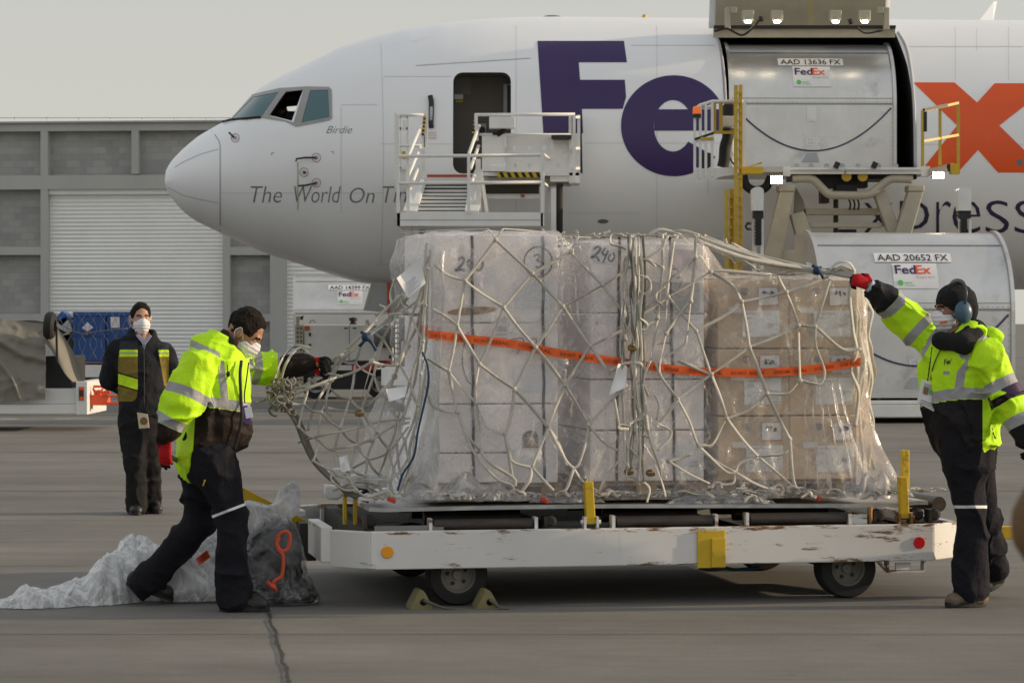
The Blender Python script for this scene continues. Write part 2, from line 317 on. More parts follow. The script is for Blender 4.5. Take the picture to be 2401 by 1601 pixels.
# ================================================================== warehouse
WO = P(0, 873, 88.0); WO.z = 0; WA = R(-5.5); WU = Vector((math.cos(WA), math.sin(WA), 0)); WN = Vector((math.sin(WA), -math.cos(WA), 0))
def WP(px, py, out=0):
    p = on_plane(px, py, WO+WN*out, WN); return p
def wbox(mb, x0, y0, x1, y1, o0, o1):
    q = [WP(x0, y1), WP(x1, y1), WP(x1, y0), WP(x0, y0)]
    q = [p for p in q]
    for p in q: p.z = max(p.z, 0)
    z0 = min(q[0].z, q[1].z); z1 = (q[2].z+q[3].z)/2; z0 = (q[0].z+q[1].z)/2
    for p, z in zip(q, (z0, z0, z1, z1)): p.z = z
    mb.prism([p+WN*o0 for p in q], WN*(o1-o0))
def cmu():
    m = bpy.data.materials.new('concrete_block'); m.use_nodes = True; n = m.node_tree.nodes; l = m.node_tree.links; b = n['Principled BSDF']; b.inputs['Roughness'].default_value = .9
    tc = n.new('ShaderNodeTexCoord'); sp = n.new('ShaderNodeSeparateXYZ'); cb = n.new('ShaderNodeCombineXYZ'); l.new(tc.outputs['Object'], sp.inputs[0]); l.new(sp.outputs[0], cb.inputs[0]); l.new(sp.outputs[2], cb.inputs[1])
    br = n.new('ShaderNodeTexBrick'); br.inputs['Color1'].default_value = (.32, .325, .313, 1); br.inputs['Color2'].default_value = (.40, .40, .383, 1); br.inputs['Mortar'].default_value = (.29, .29, .28, 1)
    br.inputs['Scale'].default_value = 1; br.inputs['Brick Width'].default_value = .42; br.inputs['Row Height'].default_value = .21; br.inputs['Mortar Size'].default_value = .007; br.inputs['Bias'].default_value = -.2
    l.new(cb.outputs[0], br.inputs['Vector'])
    nz = n.new('ShaderNodeTexNoise'); nz.inputs['Scale'].default_value = 1.2; nz.inputs['Detail'].default_value = 6; l.new(tc.outputs['Object'], nz.inputs[0])
    r = n.new('ShaderNodeMapRange'); r.inputs[3].default_value = .75; r.inputs[4].default_value = 1.2; l.new(nz.outputs['Fac'], r.inputs[0])
    k = n.new('ShaderNodeMix'); k.data_type = 'RGBA'; k.blend_type = 'MULTIPLY'; k.inputs[0].default_value = 1; l.new(br.outputs[0], k.inputs[6]); l.new(r.outputs[0], k.inputs[7]); l.new(k.outputs[2], b.inputs['Base Color']); return m
m_cmu = cmu(); m_frame = M('concrete_frame', (.45, .455, .435), .85, var=.1, scale=.6, stretch=(1, 1, .3))
m_door = M('shutter_white', (.84, .85, .83), .5, var=.06, scale=.7)
wh = thing('warehouse', 'grey concrete block warehouse with white roll-up doors behind the aircraft nose', 'warehouse', WO)
b = MB(); wbox(b, -260, 300, 2300, 873, -9, -.32); b.build('wall', m_cmu, wh)
b = MB()
for x in (-96, 95, 522, 633, 1092, 1203, 1660, 1771):
    wd = 17 if x in (95, 522, 1092, 1660) else (36 if x > 0 else 20)
    wbox(b, x, 285, x+wd, 873, -.33, 0)
wbox(b, 308, 302, 325, 408, -.33, -.003)
wbox(b, -260, 282.5, 2300, 302, -.33, .004); wbox(b, -260, 407, 2300, 440, -.33, .008)
for x0, x1 in ((-260, 95), (539, 633), (1109, 1203), (1677, 1771)):
    for y0, y1 in ((579, 598), (736, 754)): wbox(b, x0, y0, x1, y1, -.33, -.006)
    wbox(b, x0, 850, x1, 873, -.33, -.006)
b.build('frame', m_frame, wh)
b = MB(); wbox(b, -260, 279, 2300, 283, -9.05, .12); b.build('roof_edge', m_frame, wh)
for k, (x0, x1) in enumerate(((112, 522), (669, 1092), (1239, 1660))):
    a, c = WP(x0, 600), WP(x1, 600); zt = WP(x0, 440).z; L = 46
    b = MB(); ns = 46*6
    def fn(u, v, a=a, c=c, zt=zt):
        z = zt*(1-v); ph = (v*46) % 1; o = .022*math.sin(math.pi*min(1, ph*1.35)) if ph < .74 else 0
        return Vector((a.x+(c.x-a.x)*u, a.y+(c.y-a.y)*u, z))+WN*(-.29+o)
    b.grid(fn, 1, ns, False); d = b.build('rollup_door', m_door, wh)
    b = MB(); wbox(b, x0, 440, x1, 455, -.28, -.12); b.build('door_housing', m_door, d)
b = MB()
for k in range(9):
    b.cyl(WP(-40+k*75, 282, -.2), WP(-40+k*75, 276.5, -.2), .02, 6)
b.tube([WP(-60+k*12, 276.5+(.6 if k % 2 else 0)-(1 if k < 2 else 0), -.2) for k in range(52)], .012, 5); b.build('lightning_wire', m_steel, wh)
# ================================================================== aircraft
YC = 54.5; S0 = F/YC
def zpx(y): return CAMZ+(HOR-y)/S0
TOP = [(388, 424), (389, 412), (392, 397), (400, 384), (412, 369), (439, 343), (470, 318), (496, 304), (518, 291), (543, 280), (594, 227), (620, 201), (660, 180), (704, 160), (800, 112), (885, 87), (953, 70), (1038, 56), (1141, 45), (1243, 41.5), (1311, 41), (1600, 44), (2400, 50), (4200, 56)]
BOT = [(388, 424), (389, 432), (392, 445), (400, 460), (409, 472), (426, 493), (456, 517), (516, 546), (579, 575), (630, 597), (728, 627), (806, 653), (857, 665), (940, 671), (1000, 676), (1100, 679), (2400, 679), (4200, 679)]
HWD = [(388, 0.02), (389, .16), (392, .36), (400, .58), (412, .8), (439, 1.08), (470, 1.3), (516, 1.55), (600, 1.88), (700, 2.12), (800, 2.29), (950, 2.45), (1100, 2.515), (4200, 2.515)]
ZCC = [(388, zpx(424)), (520, 4.4), (800, 4.72), (1100, 4.9), (4200, 4.9)]
def xs_of(t): return np.array([(p[0]-CX)/S0 for p in t])
gx = np.concatenate([np.linspace(xs_of(TOP)[0], -6.2, 60), np.linspace(-6.19, 25, 900)])
def smooth_tab(t, f):
    y = np.interp(gx, xs_of(t), np.array([f(p[1]) for p in t])); 
    fine = np.linspace(gx[0], gx[-1], 6000); yf = np.interp(fine, gx, y); k = np.ones(41)/41
    ys = np.convolve(np.pad(yf, 20, 'edge'), k, 'valid'); w = np.clip((fine-(-6.35))/.5, 0, 1); return fine, yf*(1-w)+ys*w
_fx, _zt = smooth_tab(TOP, zpx); _, _zb = smooth_tab(BOT, zpx); _, _hw = smooth_tab(HWD, lambda v: v); _, _zc = smooth_tab(ZCC, lambda v: v)
def fsec(X): return (np.interp(X, _fx, _zt), np.interp(X, _fx, _zb), np.interp(X, _fx, _hw), np.interp(X, _fx, _zc))
def fval(X, Y, Z):
    zt, zb, hw, zc = fsec(X); h = np.where(Z > zc, zt-zc, zc-zb); return ((Y-YC)/hw)**2+((Z-zc)/h)**2-1
def fus_hit(px, py, off=.006):
    d = ray(px, py); lo, hi = None, None
    Ys = np.linspace(51.4, YC+.5, 90); v = fval(d.x*Ys, Ys, CAMZ+d.z*Ys); k = np.argmax(v < 0)
    if v[k] >= 0: k = int(np.argmin(v)); 
    lo, hi = Ys[max(k-1, 0)], Ys[k]
    for _ in range(26):
        m = (lo+hi)/2
        if fval(d.x*m, m, CAMZ+d.z*m) < 0: hi = m
        else: lo = m
    p = np.array([d.x*hi, hi, CAMZ+d.z*hi]); e = 1e-3
    n = np.array([fval(p[0]+e, p[1], p[2])-fval(p[0]-e, p[1], p[2]), fval(p[0], p[1]+e, p[2])-fval(p[0], p[1]-e, p[2]), fval(p[0], p[1], p[2]+e)-fval(p[0], p[1], p[2]-e)])
    n /= np.linalg.norm(n)+1e-9; return Vector(p+n*off)
m_fus = M('aircraft_white', (.82, .83, .845), .28, var=.035, scale=.5, stretch=(.4, 1, 1.5), dirt=(.6, .59, .56), dirt_amt=.3, dirt_scale=.9, bump=.04, bscale=1.6)
m_int = M('door_interior', (.16, .145, .12), .6, var=.1, scale=1)
m_hold = M('cargo_hold', (.02, .02, .02), .7)
m_cock = M('cockpit_interior', (.05, .05, .048), .7)
m_glass = M('cockpit_glass', (.05, .13, .15), .06, spec=.8, var=.0)
plane = thing('cargo_aircraft', 'white cargo jet with large purple and orange lettering and open main deck door', 'aircraft', (P(1200, 700, YC).x, YC, 0))
NT = 96
xs = list(-6.81+np.array([0, .004, .015, .035, .07, .12, .18, .26, .36, .5]))+list(np.linspace(-6.15, -1, 60))+list(np.linspace(-.8, 25, 60))
vs = []
for X in xs:
    zt, zb, hw, zc = fsec(X)
    for k in range(NT):
        a = 2*math.pi*k/NT; ca = math.cos(a); vs.append((X, YC-hw*math.sin(a), zc+(zt-zc if ca > 0 else zc-zb)*ca))
n = len(xs); fs = [(i*NT+k, (i+1)*NT+k, (i+1)*NT+(k+1) % NT, i*NT+(k+1) % NT) for i in range(n-1) for k in range(NT)]+[tuple(range(NT)), tuple((n-1)*NT+k for k in range(NT))[::-1]]
b = MB(); b.add(vs, fs, True); b.mats = [m_fus]; fus = b.build('fuselage', None, plane)
def cutter(loop, Y0, Y1, m, dep=52.0):
    c = MB(); a = [P(x, y, dep) for x, y in loop]; A = [Vector((p.x, Y0, p.z)) for p in a]; c.prism(A, (0, Y1-Y0, 0)); c.mats = [m]
    o = c.build('cut', None, plane); bm = bmesh.new(); bm.from_mesh(o.data); bmesh.ops.recalc_face_normals(bm, faces=bm.faces[:]); bm.to_mesh(o.data); bm.free(); return o
def rrect(x0, y0, x1, y1, r, n=5): return arc((x1-r, y1-r), r, 0, 90, n)+arc((x0+r, y1-r), r, 90, 180, n)+arc((x0+r, y0+r), r, 180, 270, n)+arc((x1-r, y0+r), r, 270, 360, n)
PANES = [[(545, 279), (594, 229), (655, 217), (615, 274)], [(632, 272), (670, 216), (712, 212.5), (689, 288)], [(707, 289), (728, 213), (770, 212), (773, 276)]]
cuts = [cutter(rrect(1062, 166, 1198, 407, 22), 50, 53.35, m_int), cutter([(1692, 55), (2118, 55), (2136, 150), (2145, 260), (2147, 393), (1702, 393), (1698, 200)], 49, 55.2, m_hold)]
for p in PANES[1:]: cuts.append(cutter(p, 51, 53.9, m_cock, 53.05))
cuts += [cutter([(640, 240), (776, 226), (776, 300), (640, 300)], 53.6, 55.6, m_cock, 54.0), cutter([(672, 244), (716, 240), (712, 268), (676, 270)], 55.4, 58.5, m_cock, 56.5)]
for c in cuts:
    md = fus.modifiers.new('b', 'BOOLEAN'); md.operation = 'DIFFERENCE'; md.solver = 'EXACT'; md.object = c; md.material_mode = 'TRANSFER'
dg = bpy.context.evaluated_depsgraph_get(); dg.update(); me = bpy.data.meshes.new_from_object(fus.evaluated_get(dg), depsgraph=dg); fus.modifiers.clear(); fus.data = me
for c in cuts: bpy.data.objects.remove(c)
bm = bmesh.new(); bm.from_mesh(me)
bm.normal_update()
for f in bm.faces: f.smooth = (f.material_index == 0)
for e in bm.edges:
    if len(e.link_faces) == 2 and e.calc_face_angle(0) > R(35): e.smooth = False
bm.to_mesh(me); bm.free()
def decal(name, shapes, m, parent=plane, off=.006, mx=14):
    b = MB(); 
    for sh in shapes: flat(b, sh, lambda x, y: fus_hit(x, y, off), mx)
    b.smooth = True; b.sm = [True]*len(b.f); return b.build(name, m, parent)
# big lettering (only F, e and x are on the fixed skin; the middle letters are on the raised door)
fl = [(1260, 97), (1463, 97), (1470, 147), (1357, 147), (1360, 188), (1465, 188), (1468, 228), (1460, 256), (1364.5, 256), (1367, 313), (1274, 313)]
cx_, cy_ = 1580, 295.5
decal('letter_F', [poly2d([fl])], m_purple)
def e_ring():
    A = []; n = 90
    for k in range(n+1):
        a = R(-30-(k/n)*292); A.append((cx_+124*math.cos(a), cy_+118*math.sin(a)))
    B = []
    for k in range(n+1):
        a = R(-322+(k/n)*292); B.append((cx_-2+45*math.cos(a), cy_+60*math.sin(a)))
    return poly2d([[(min(x, 1693-(y-200)*.0), y) for x, y in A+B]])
decal('letter_e', [e_ring(), poly2d([[(1534, 257), (1690, 257), (1697, 307), (1534, 307)]])], m_purple, off=.0075)
xl = [(2141, 194), (2238, 194), (2291, 241), (2332, 196), (2470, 196), (2343, 295), (2455, 405), (2340, 405), (2293, 352), (2250, 400), (2160, 400), (2244, 295)]
decal('letter_x', [poly2d([xl])], m_orangeink)
decal('slogan', [text2d('The', 588, 437, 661, 475, .22, -.012), text2d('World', 690, 437, 799, 475, .22, -.012), text2d('On', 820, 440, 878, 476, .22, -.012), text2d('Time', 897, 437, 992, 475, .22, -.012)], m_grey)
decal('nickname', [text2d('Birdie', 765, 296, 826, 313, .45, -.012)], m_grey, mx=10)
decal('express_lettering', [text2d('E', 1956, 448, 2008, 545, 0, -.02), text2d('x', 2026, 476, 2094, 545, 0, -.02), text2d('p', 2110, 471, 2179, 573, 0, -.016), text2d('r', 2195, 472, 2230, 545, 0, -.016), text2d('e', 2233, 470, 2299, 547, 0, -.016), text2d('s', 2311, 470, 2366, 547, 0, -.016), text2d('s', 2379, 470, 2434, 547, 0, -.016)], m_navy)
# panel lines
def flines(name, lines, wd, m, off=.005): decal(name, [line2d(l, wd) for l in lines], m, off=off, mx=20)
def hl(y, x0, x1, st=24): return [(x0+(x1-x0)*k/max(1, int((x1-x0)/st)), y) for k in range(int((x1-x0)/st)+1)]
def vl(x, y0, y1, dx=0, st=14): return [(x+dx*math.sin(math.pi*k/max(1, int((y1-y0)/st))), y0+(y1-y0)*k/max(1, int((y1-y0)/st))) for k in range(int((y1-y0)/st)+1)]
flines('panel_seam', [hl(336, 1370, 1690), hl(339, 2165, 2401), hl(107, 1480, 1676), hl(110, 2125, 2401), hl(338, 893, 1060), vl(893, 100, 620, 6), vl(1540, 60, 600), vl(2290, 52, 120), hl(453, 520, 900), hl(246, 800, 885), [(975, 155), (1110, 146), (1245, 137)], hl(620, 880, 1000), hl(180, 900, 1060), hl(560, 1300, 1690), hl(500, 1330, 1500), vl(1210, 60, 640), vl(2240, 52, 190), vl(2365, 52, 190), hl(455, 1700, 1600), [(1660, 455), (1660, 405)], vl(800, 250, 500)], 1.0, m_seam)
flines('panel_seam', [[(975, 154.5), (1040, 150), (1110, 146), (1245, 137)]], 1.6, m_ltgrey)
flines('radome_seam', [[(496, 307), (505, 318), (513, 330), (516, 340)]+vl(516.5, 350, 541), ], 3.0, m_ltgrey)
flines('lightning_strip', [[(398, 400), (430, 380), (470, 362), (512, 350)], [(394, 440), (430, 458), (470, 468), (512, 476)]], 1.3, m_ltgrey)
# cockpit frame and glass
fr = [(541, 281), (593, 222), (655, 208), (720, 204), (772, 205), (778, 212), (779, 278), (772, 283), (695, 298), (670, 286), (612, 277)]
decal('cockpit_frame', [poly2d([fr]+[p for p in PANES])], M('window_frame_grey', (.33, .33, .32), .4), off=.012, mx=8)
for p in (PANES[0], PANES[2]): decal('cockpit_window', [poly2d([p])], m_glass, off=.006, mx=10)
b = MB(); b.strap([fus_hit(x, y, .03) for x, y in ((523, 289), (545, 283), (580, 280), (612, 277))], .05, .03, (0, -1, 0)); b.build('wiper', m_black, plane)
# probes with red rings
def ringd(cx, cy, r, wd): return poly2d([[(cx+r*math.cos(R(a)), cy+r*1.05*math.sin(R(a))) for a in range(0, 360, 20)], [(cx+(r-wd)*math.cos(R(a)), cy+(r-wd)*1.05*math.sin(R(a))) for a in range(0, 360, 20)]])
def disc(cx, cy, r): return poly2d([[(cx+r*math.cos(R(a)), cy+r*math.sin(R(a))) for a in range(0, 360, 24)]])
m_redring = M('faded_red', (.42, .2, .18), .5)
for cx, cy, r in ((742, 370, 10.5), (713, 404, 10.5), (742, 429, 10.5), (552, 324, 10)):
    decal('probe_ring', [ringd(cx, cy, r, 1.5)], m_redring, mx=8)
    decal('probe_base', [disc(cx, cy, 5)], m_ltgrey, off=.01, mx=8)
for pts in (((742, 370), (720, 371), (699, 374), (698, 380)), ((742, 429), (720, 432), (703, 433)), ((713, 404), (720, 404)), ((550, 324), (546, 319))):
    b = MB(); q = [fus_hit(x, y, .12 if i else .02) for i, (x, y) in enumerate(pts)]; b.tube(q, .018, 6); b.build('probe', m_dark, plane)
decal('stain', [line2d([(698, 380), (699, 410), (698, 440), (699, 470), (698, 492)], 3.2)], M('green_stain', (.45, .48, .3), .5))
decal('red_mark', [line2d([(637, 364), (637, 359), (643, 359)], 1.6), line2d([(776, 356), (782, 356), (782, 361)], 1.6)], m_redring)
# strap latch left of the crew door, drain, notice
b = MB(); b.strap([fus_hit(x, y, .05) for x, y in ((1009, 227), (1012, 240), (1012, 265), (1011, 290), (1012, 302))], .11, .03, (0, -1, 0)); b.build('door_strap', m_dark, plane)
b = MB(); b.strap([fus_hit(x, y, .07) for x, y in ((1012, 254), (1012, 270), (1011, 285))], .06, .03, (0, -1, 0)); b.build('strap_webbing', m_ltgrey, plane)
decal('drain_port', [poly2d([[(1414+13*math.cos(R(a)), 519+5*math.sin(R(a))) for a in range(0, 360, 20)]])], m_grey, mx=9)
decal('skin_fitting', [disc(2390, 381, 8)], m_grey, mx=6)
decal('door_notice', [line2d([(1004, y), (1024, y)], .9) for y in (311, 315, 319, 323, 326)], m_redring)
# door interior details
b = MB(); b.mat(M('interior_panel', (.2, .19, .165), .6)); b.box(P(1082, 200, 53.33), (.36, .04, .36)); b.mat(m_paper); b.box(P(1075, 226, 53.33), (.18, .02, .12)); b.mat(m_yel2); b.box(P(1077, 238, 53.325), (.14, .02, .05))
b.build('interior_panel', None, plane); b = MB(); b.mat(m_ltgrey); b.box(P(1189, 235, 53.2), (.14, .1, .6)); b.box(P(1130, 305, 53.3), (.17, .08, .24)); b.mat(m_dark); b.cyl(P(1130, 305, 53.27), P(1130, 305, 53.2), .065, 16); b.build('door_handle_unit', None, plane); b = MB(); b.mat(m_dark); b.box(P(1194, 250, 53.1), (.08, .1, .8)); b.build('crew_door_edge', None, plane)
# cargo door, swung up
hz = P(1690, 86, 53.0); x0, x1 = P(1672, 60, 52.3).x, P(2098, 60, 52.3).x
def cdoor(u, v):
    # leaves the hinge line, rises and leans out to the camera
    return Vector((x0+(x1-x0)*u+(-.03+.0*v), 53.0-1.35*math.sin(v*1.0)*1.0, 7.2+2.9*v-.25*math.sin(v*2.4)))
b = MB(); b.grid(lambda u, v: cdoor(u, v), 20, 16); cd = b.build('cargo_door', m_fus, plane, solid=.16)
b = MB(); b.grid(lambda u, v: cdoor(.03+.94*u, .03+.94*v)+Vector((0, -.115, -.03)), 20, 16); b.build('door_liner', m_cream, cd)
b = MB(); q = cdoor(.5, .02); b.beam((x0+.02, 52.5, P(0, 78, 52.5).z), (x1+.03, 52.5, P(0, 78, 52.5).z), .1, .17); b.build('hinge_beam', m_cream, cd)
b = MB(); b.beam((x0+.02, 52.4, P(0, 64, 52.4).z), (x1+.03, 52.4, P(0, 64, 52.4).z), .06, .06); b.build('door_seal', m_dark, cd)
for px in (1753, 1821, 1958, 2026):
    c = P(px, 38, 52.05); b = MB(); b.box(c, (.23, .2, .2)); b.ball(c+Vector((0, -.02, -.08)), (.11, .1, .07)); lb = b.build('door_lamp', m_cream, cd, bevel=.02)
    b = MB(); b.ball(c+Vector((0, -.10, -.12)), (.065, .035, .03), 12); b.build('bulb', m_lamp, lb)
for px in (1706, 2078):
    b = MB(); b.box(P(px, 45, 52.2), (.1, .16, .42)); b.box(P(px+14 if px < 1800 else px-14, 25, 52.15), (.12, .1, .12)); b.build('hinge_arm', m_cream, cd, bevel=.01)
b = MB(); b.tube(catmull([P(x, y, 51.95) for x, y in ((1675, 74), (1705, 68), (1740, 83), (1768, 62), (1783, 44))]), .022, 6); b.build('door_cable', m_black, cd); b = MB(); b.tube(catmull([P(x, y, 51.95) for x, y in ((2010, 65), (2030, 78), (2070, 72))]), .018, 6); b.tube([P(1783, 50, 51.95), P(1786, 40, 51.95)], .05, 8); b.tube([P(1992, 45, 51.95), P(1996, 57, 51.95)], .04, 8); b.build('door_cable', m_black, cd)
b = MB(); b.beam(P(1899, 10, 51.9)+Vector((0, 0, .3)), P(1901, 56, 52.1), .1, .03, (0, 1, 0)); b.build('liner_seam', M('liner_tape', (.36, .31, .16), .6), cd)
# door surround
b = MB(); b.tube(catmull([fus_hit(x, y, .01) for x, y in ((2106, 78), (2124, 110), (2135, 160), (2142, 230), (2145, 300), (2146, 392))]), .03, 6); b.tube(catmull([fus_hit(x, y, .01) for x, y in ((1676, 80), (1688, 110), (1697, 170), (1701, 235), (1703, 392))]), .025, 6); b.build('door_edge', m_ltgrey, plane)
b = MB(); b.beam(P(1360, 268, 51.85), P(1363, 406, 51.75), .05, .08, (0, 1, 0)); b.build('door_hook', m_dark, plane)
# winglet, antenna, nose wheel and its doors, engine
b = MB(); wl = [P(2294, 52, 66), P(2330, 4, 67.2), P(2338, 4, 67.3), P(2327, 60, 66)]; b.prism(wl, (.0, .08, 0)); b.build('winglet', m_fus, plane)
b = MB(); b.ball(P(1295, 42, YC), (.2, .1, .05)); b.build('antenna', m_grey, plane); b = MB(); b.ball(P(1511, 41, YC), (.05, .05, .06)); b.build('beacon', m_yel2, plane)
b = MB(); b.prism([P(870, 662, 53.7), P(1045, 668, 53.7), P(1045, 745, 53.7), P(852, 728, 53.7)], (0, .06, 0)); gd = b.build('gear_door', M('gear_door_grey', (.33, .34, .33), .5, var=.1), plane)
b = MB(); b.prism([P(908, 662, 53.68), P(915, 662, 53.68), P(913, 734, 53.68), P(908, 734, 53.68)], (0, .01, 0)); b.build('red_stripe', m_red, gd)
b = MB(); b.prism([P(852, 726, 53.69), P(870, 662, 53.69), P(874, 664, 53.69), P(858, 728, 53.69)], (0, .05, 0)); b.build('door_rim', m_cream, gd)
b = MB(); nx = P(985, 760, 54.5).x; b.cyl((nx, YC, .5), (nx, YC, 2.6), .11); b.cyl((nx-.03, YC-.3, .5), (nx-.03, YC+.3, .5), .05); gs = b.build('nose_gear', m_steel, plane)
for s in (-1, 1):
    b = MB(); b.lathe((nx-.03, YC+s*.2-.1, .47), (nx-.03, YC+s*.2+.1, .47), [(.2, 0), (.4, 0), (.47, .2), (.47, .8), (.4, 1), (.2, 1)]); b.build('wheel', m_black, gs)
# ================================================================== shared px helpers for rigs
def bp(mb, x0, y0, x1, y1, Y, d, **k):
    a, b = P(x0, y1, Y), P(x1, y0, Y); return mb.hexa([a, (b.x, Y, a.z), (b.x, Y+d, a.z), (a.x, Y+d, a.z), (a.x, Y, b.z), b, (b.x, Y+d, b.z), (a.x, Y+d, b.z)])
def bar(mb, a, b, w, h=None): return mb.beam(P(*a), P(*b), w, h or w, (0, 1, 0))
def bt(mb, pts, r, n=8): return mb.tube([P(*p) for p in pts], r, n)
def wheel(name, c, ax, r, wd, parent, rim=m_ltgrey):
    c = Vector(c); ax = Vector(ax).normalized(); a, b = c-ax*wd/2, c+ax*wd/2
    t = MB(); t.lathe(a, b, [(r*.58, .02), (r*.64, 0), (r*.93, .02), (r*.985, .12), (r, .3), (r, .7), (r*.985, .88), (r*.93, .98), (r*.64, 1), (r*.58, .98)], 40); o = t.build(name, m_black, parent)
    t = MB(); t.lathe(a, b, [(0, .2), (r*.15, .2), (r*.17, .34), (r*.42, .4), (r*.5, .3), (r*.54, .1), (r*.57, .05), (r*.6, .06), (r*.6, .94), (0, .9)], 32)
    t.mat(rim); u = ax.orthogonal().normalized(); v = ax.cross(u)
    k = MB(); k.v, k.f, k.sm, k.mi = t.v, t.f, t.sm, [0]*len(t.f); k.mats = [rim, m_dark]; k.cur = 1
    for i in range(5):
        d = u*math.cos(i*1.2566+.3)+v*math.sin(i*1.2566+.3); k.cyl(a+d*r*.31+ax*wd*.36, a+d*r*.31+ax*wd*.42, r*.075, 10)
    k.build('rim', None, o); return o
# ================================================================== crew access stand
SY = 49.0
st = thing('access_stand', 'white steel crew stairs and platform raised to the aircraft front door', 'access stand', (P(1110, 700, SY).x, SY, 0))
W_ = m_whitewarm
b = MB(); bp(b, 931, 498, 1273, 530, SY, .05); bp(b, 1268, 498, 1276, 530, SY, 2.6); bp(b, 931, 524, 1273, 529, SY+.05, 2.5); b.hexa([P(x, y, Y) for x, y, Y in ((931, 530, SY), (938, 530, SY), (938, 527, SY+2.5), (931, 527, SY+2.5), (931, 498, SY), (938, 498, SY), (938, 497, SY+2.5), (931, 497, SY+2.5))]); b.build('lower_platform', W_, st)
b = MB(); bp(b, 935, 515.5, 1270, 516.5, SY-.006, .01); b.build('platform_seam', m_grey, st)
b = MB()
for x, y0, y1 in ((933, 270, 500), (1099, 360, 500), (1271, 360, 500)): bar(b, (x, y0, SY), (x, y1, SY), .055)
for y in (365.5, 429): bt(b, [(933, y+1, SY), (1100, y, SY), (1271, y-2, SY)], .03)
b.build('front_guardrail', W_, st)
b = MB()
for x, Y in ((1273, SY+.03), (1287, SY+2.2)): bar(b, (x, 362 if Y < 50 else 372, Y), (x, 500, Y), .06)
for y in (363, 430): b.beam(P(1273, y, SY), P(1287, y+10, SY+2.2), .05, .05, (0, 1, 0))
b.build('side_guardrail', W_, st)
for k in range(8):
    y = 437+k*8.4; t = k/7; b = MB(); bp(b, 992-t*22, y-.4, 1112-t*16, y+5.4, 51.0-t*1.9, .2); b.build('step', W_, st)
b = MB(); b.add([P(990, 428, 51.35), P(1113, 428, 51.35), P(1098, 500, 49.4), P(968, 500, 49.4)], [(0, 1, 2, 3)]); b.build('dark_gap_sheet', m_dark, st)  # dark sheet added behind the treads so the gaps look shaded
for xa, xb in ((986, 961), (1118, 1106)):
    b = MB(); b.beam(P(xa, 420, 51.3), P(xb, 498, 49.2), .06, .24, (1, 0, 0)); b.prism([P(xa, 420, 51.0), P(xa+9, 420, 51.0), P(xb+12, 499, 49.15), P(xb, 499, 49.15)], (0, .06, 0)); b.build('stringer', W_, st)
UY = 51.0
b = MB(); bp(b, 938, 416, 1146, 425.5, UY, .9); bp(b, 936, 398, 990, 420, UY+.02, .03); b.build('upper_platform', W_, st)
b = MB(); bp(b, 1001, 409.5, 1108, 415, UY-.02, .1); b.build('bumper_bar', m_red, st)
b = MB(); bt(b, [(928, 270, UY-.4), (998, 270, UY-.4)], .03); bt(b, [(928, 342, UY-.4), (998, 341, UY-.4)], .03)
for x in (929, 998): bar(b, (x, 266, UY-.4), (x, 420 if x < 950 else 346, UY-.4), .06)
bar(b, (992, 318, UY-.4), (994, 418, UY-.4), .06); b.build('left_guardrail', W_, st)
b = MB(); 
for x in (937, 956): bar(b, (x, 273, UY), (x, 396, UY), .05)
for y in (274, 302, 342, 395): bar(b, (937, y, UY), (956, y, UY), .05)
bar(b, (948, 282, UY), (948, 302, UY), .04); b.build('gate', W_, st)
b = MB(); bp(b, 942, 355, 951, 373, UY-.1, .1); b.build('control_box', m_yellow, st)
m_haz = None
def hazard(name, a, c, wd, n, parent, wdir=(1, 0, 0)):
    for par, m in ((0, m_yellow), (1, m_black)):
        b = MB(); a_, c_ = Vector(a), Vector(c)
        for k in range(par, n, 2): b.beam(a_.lerp(c_, k/n), a_.lerp(c_, (k+1)/n), wd, .03, (0, 1, 0))
        b.build(name, m, parent)
hazard('hazard_post', P(996, 272, UY-.5), P(991, 318, UY-.5), .05, 10, st)
hazard('hazard_post', P(1115, 272, UY-.5), P(1109, 318, UY-.5), .05, 10, st)
b = MB()
for a, c in (((987, 296), (957, 366)), ((986, 345), (957, 412)), ((985, 382), (960, 446))):
    bt(b, [(*a, 50.6), (*c, 49.1)], .032)
bar(b, (956, 365, 49.1), (957, 498, 49.1), .06); b.build('stair_handrail', W_, st)
b = MB()
for a, c in (((1123, 296), (1099, 362)), ((1122, 343), (1103, 396)), ((1118, 398), (1105, 430))):
    bt(b, [(*a, 50.6), (*c, 49.1)], .032)
bar(b, (1121, 373, 49.6), (1122, 498, 49.6), .09); bar(b, (1127, 398, 49.7), (1142, 498, 49.7), .06); b.build('stair_handrail', W_, st)
b = MB(); bt(b, [(1115, 269.5, UY-.5), (1348, 268.5, UY-.5)], .03); bt(b, [(1124, 315.5, UY-.5), (1342, 315.5, UY-.5)], .022)
bar(b, (1116, 266, UY-.5), (1118, 330, UY-.5), .06); b.build('upper_guardrail', W_, st)
holes = [(1207, 388), (1241, 388), (1207, 347), (1241, 347), (1224, 368), (1276, 347), (1292, 367.5), (1309, 388), (1326, 367.5)]
sh = poly2d([[(1180, 317), (1352, 317), (1352, 406), (1180, 406)]]+[[(cx+5*math.cos(R(a)), cy+5*math.sin(R(a))) for a in range(0, 360, 24)] for cx, cy in holes])
b = MB(); flat(b, sh, lambda x, y: P(x, y, UY-.3)); b.build('side_panel', W_, st, solid=.02)
b = MB(); bp(b, 1130, 318, 1183, 402, UY-.5, .04); bp(b, 1183, 318, 1187, 346, UY-.55, .1); b.hexa([P(x, y, Y) for x, y, Y in ((1147, 402, UY-.6), (1186, 402, UY-.6), (1186, 402, UY-.2), (1147, 402, UY-.2), (1147, 390, UY-.6), (1186, 390, UY-.6), (1186, 371, UY-.2), (1160, 383, UY-.2))]); b.build('gate_panel', W_, st)
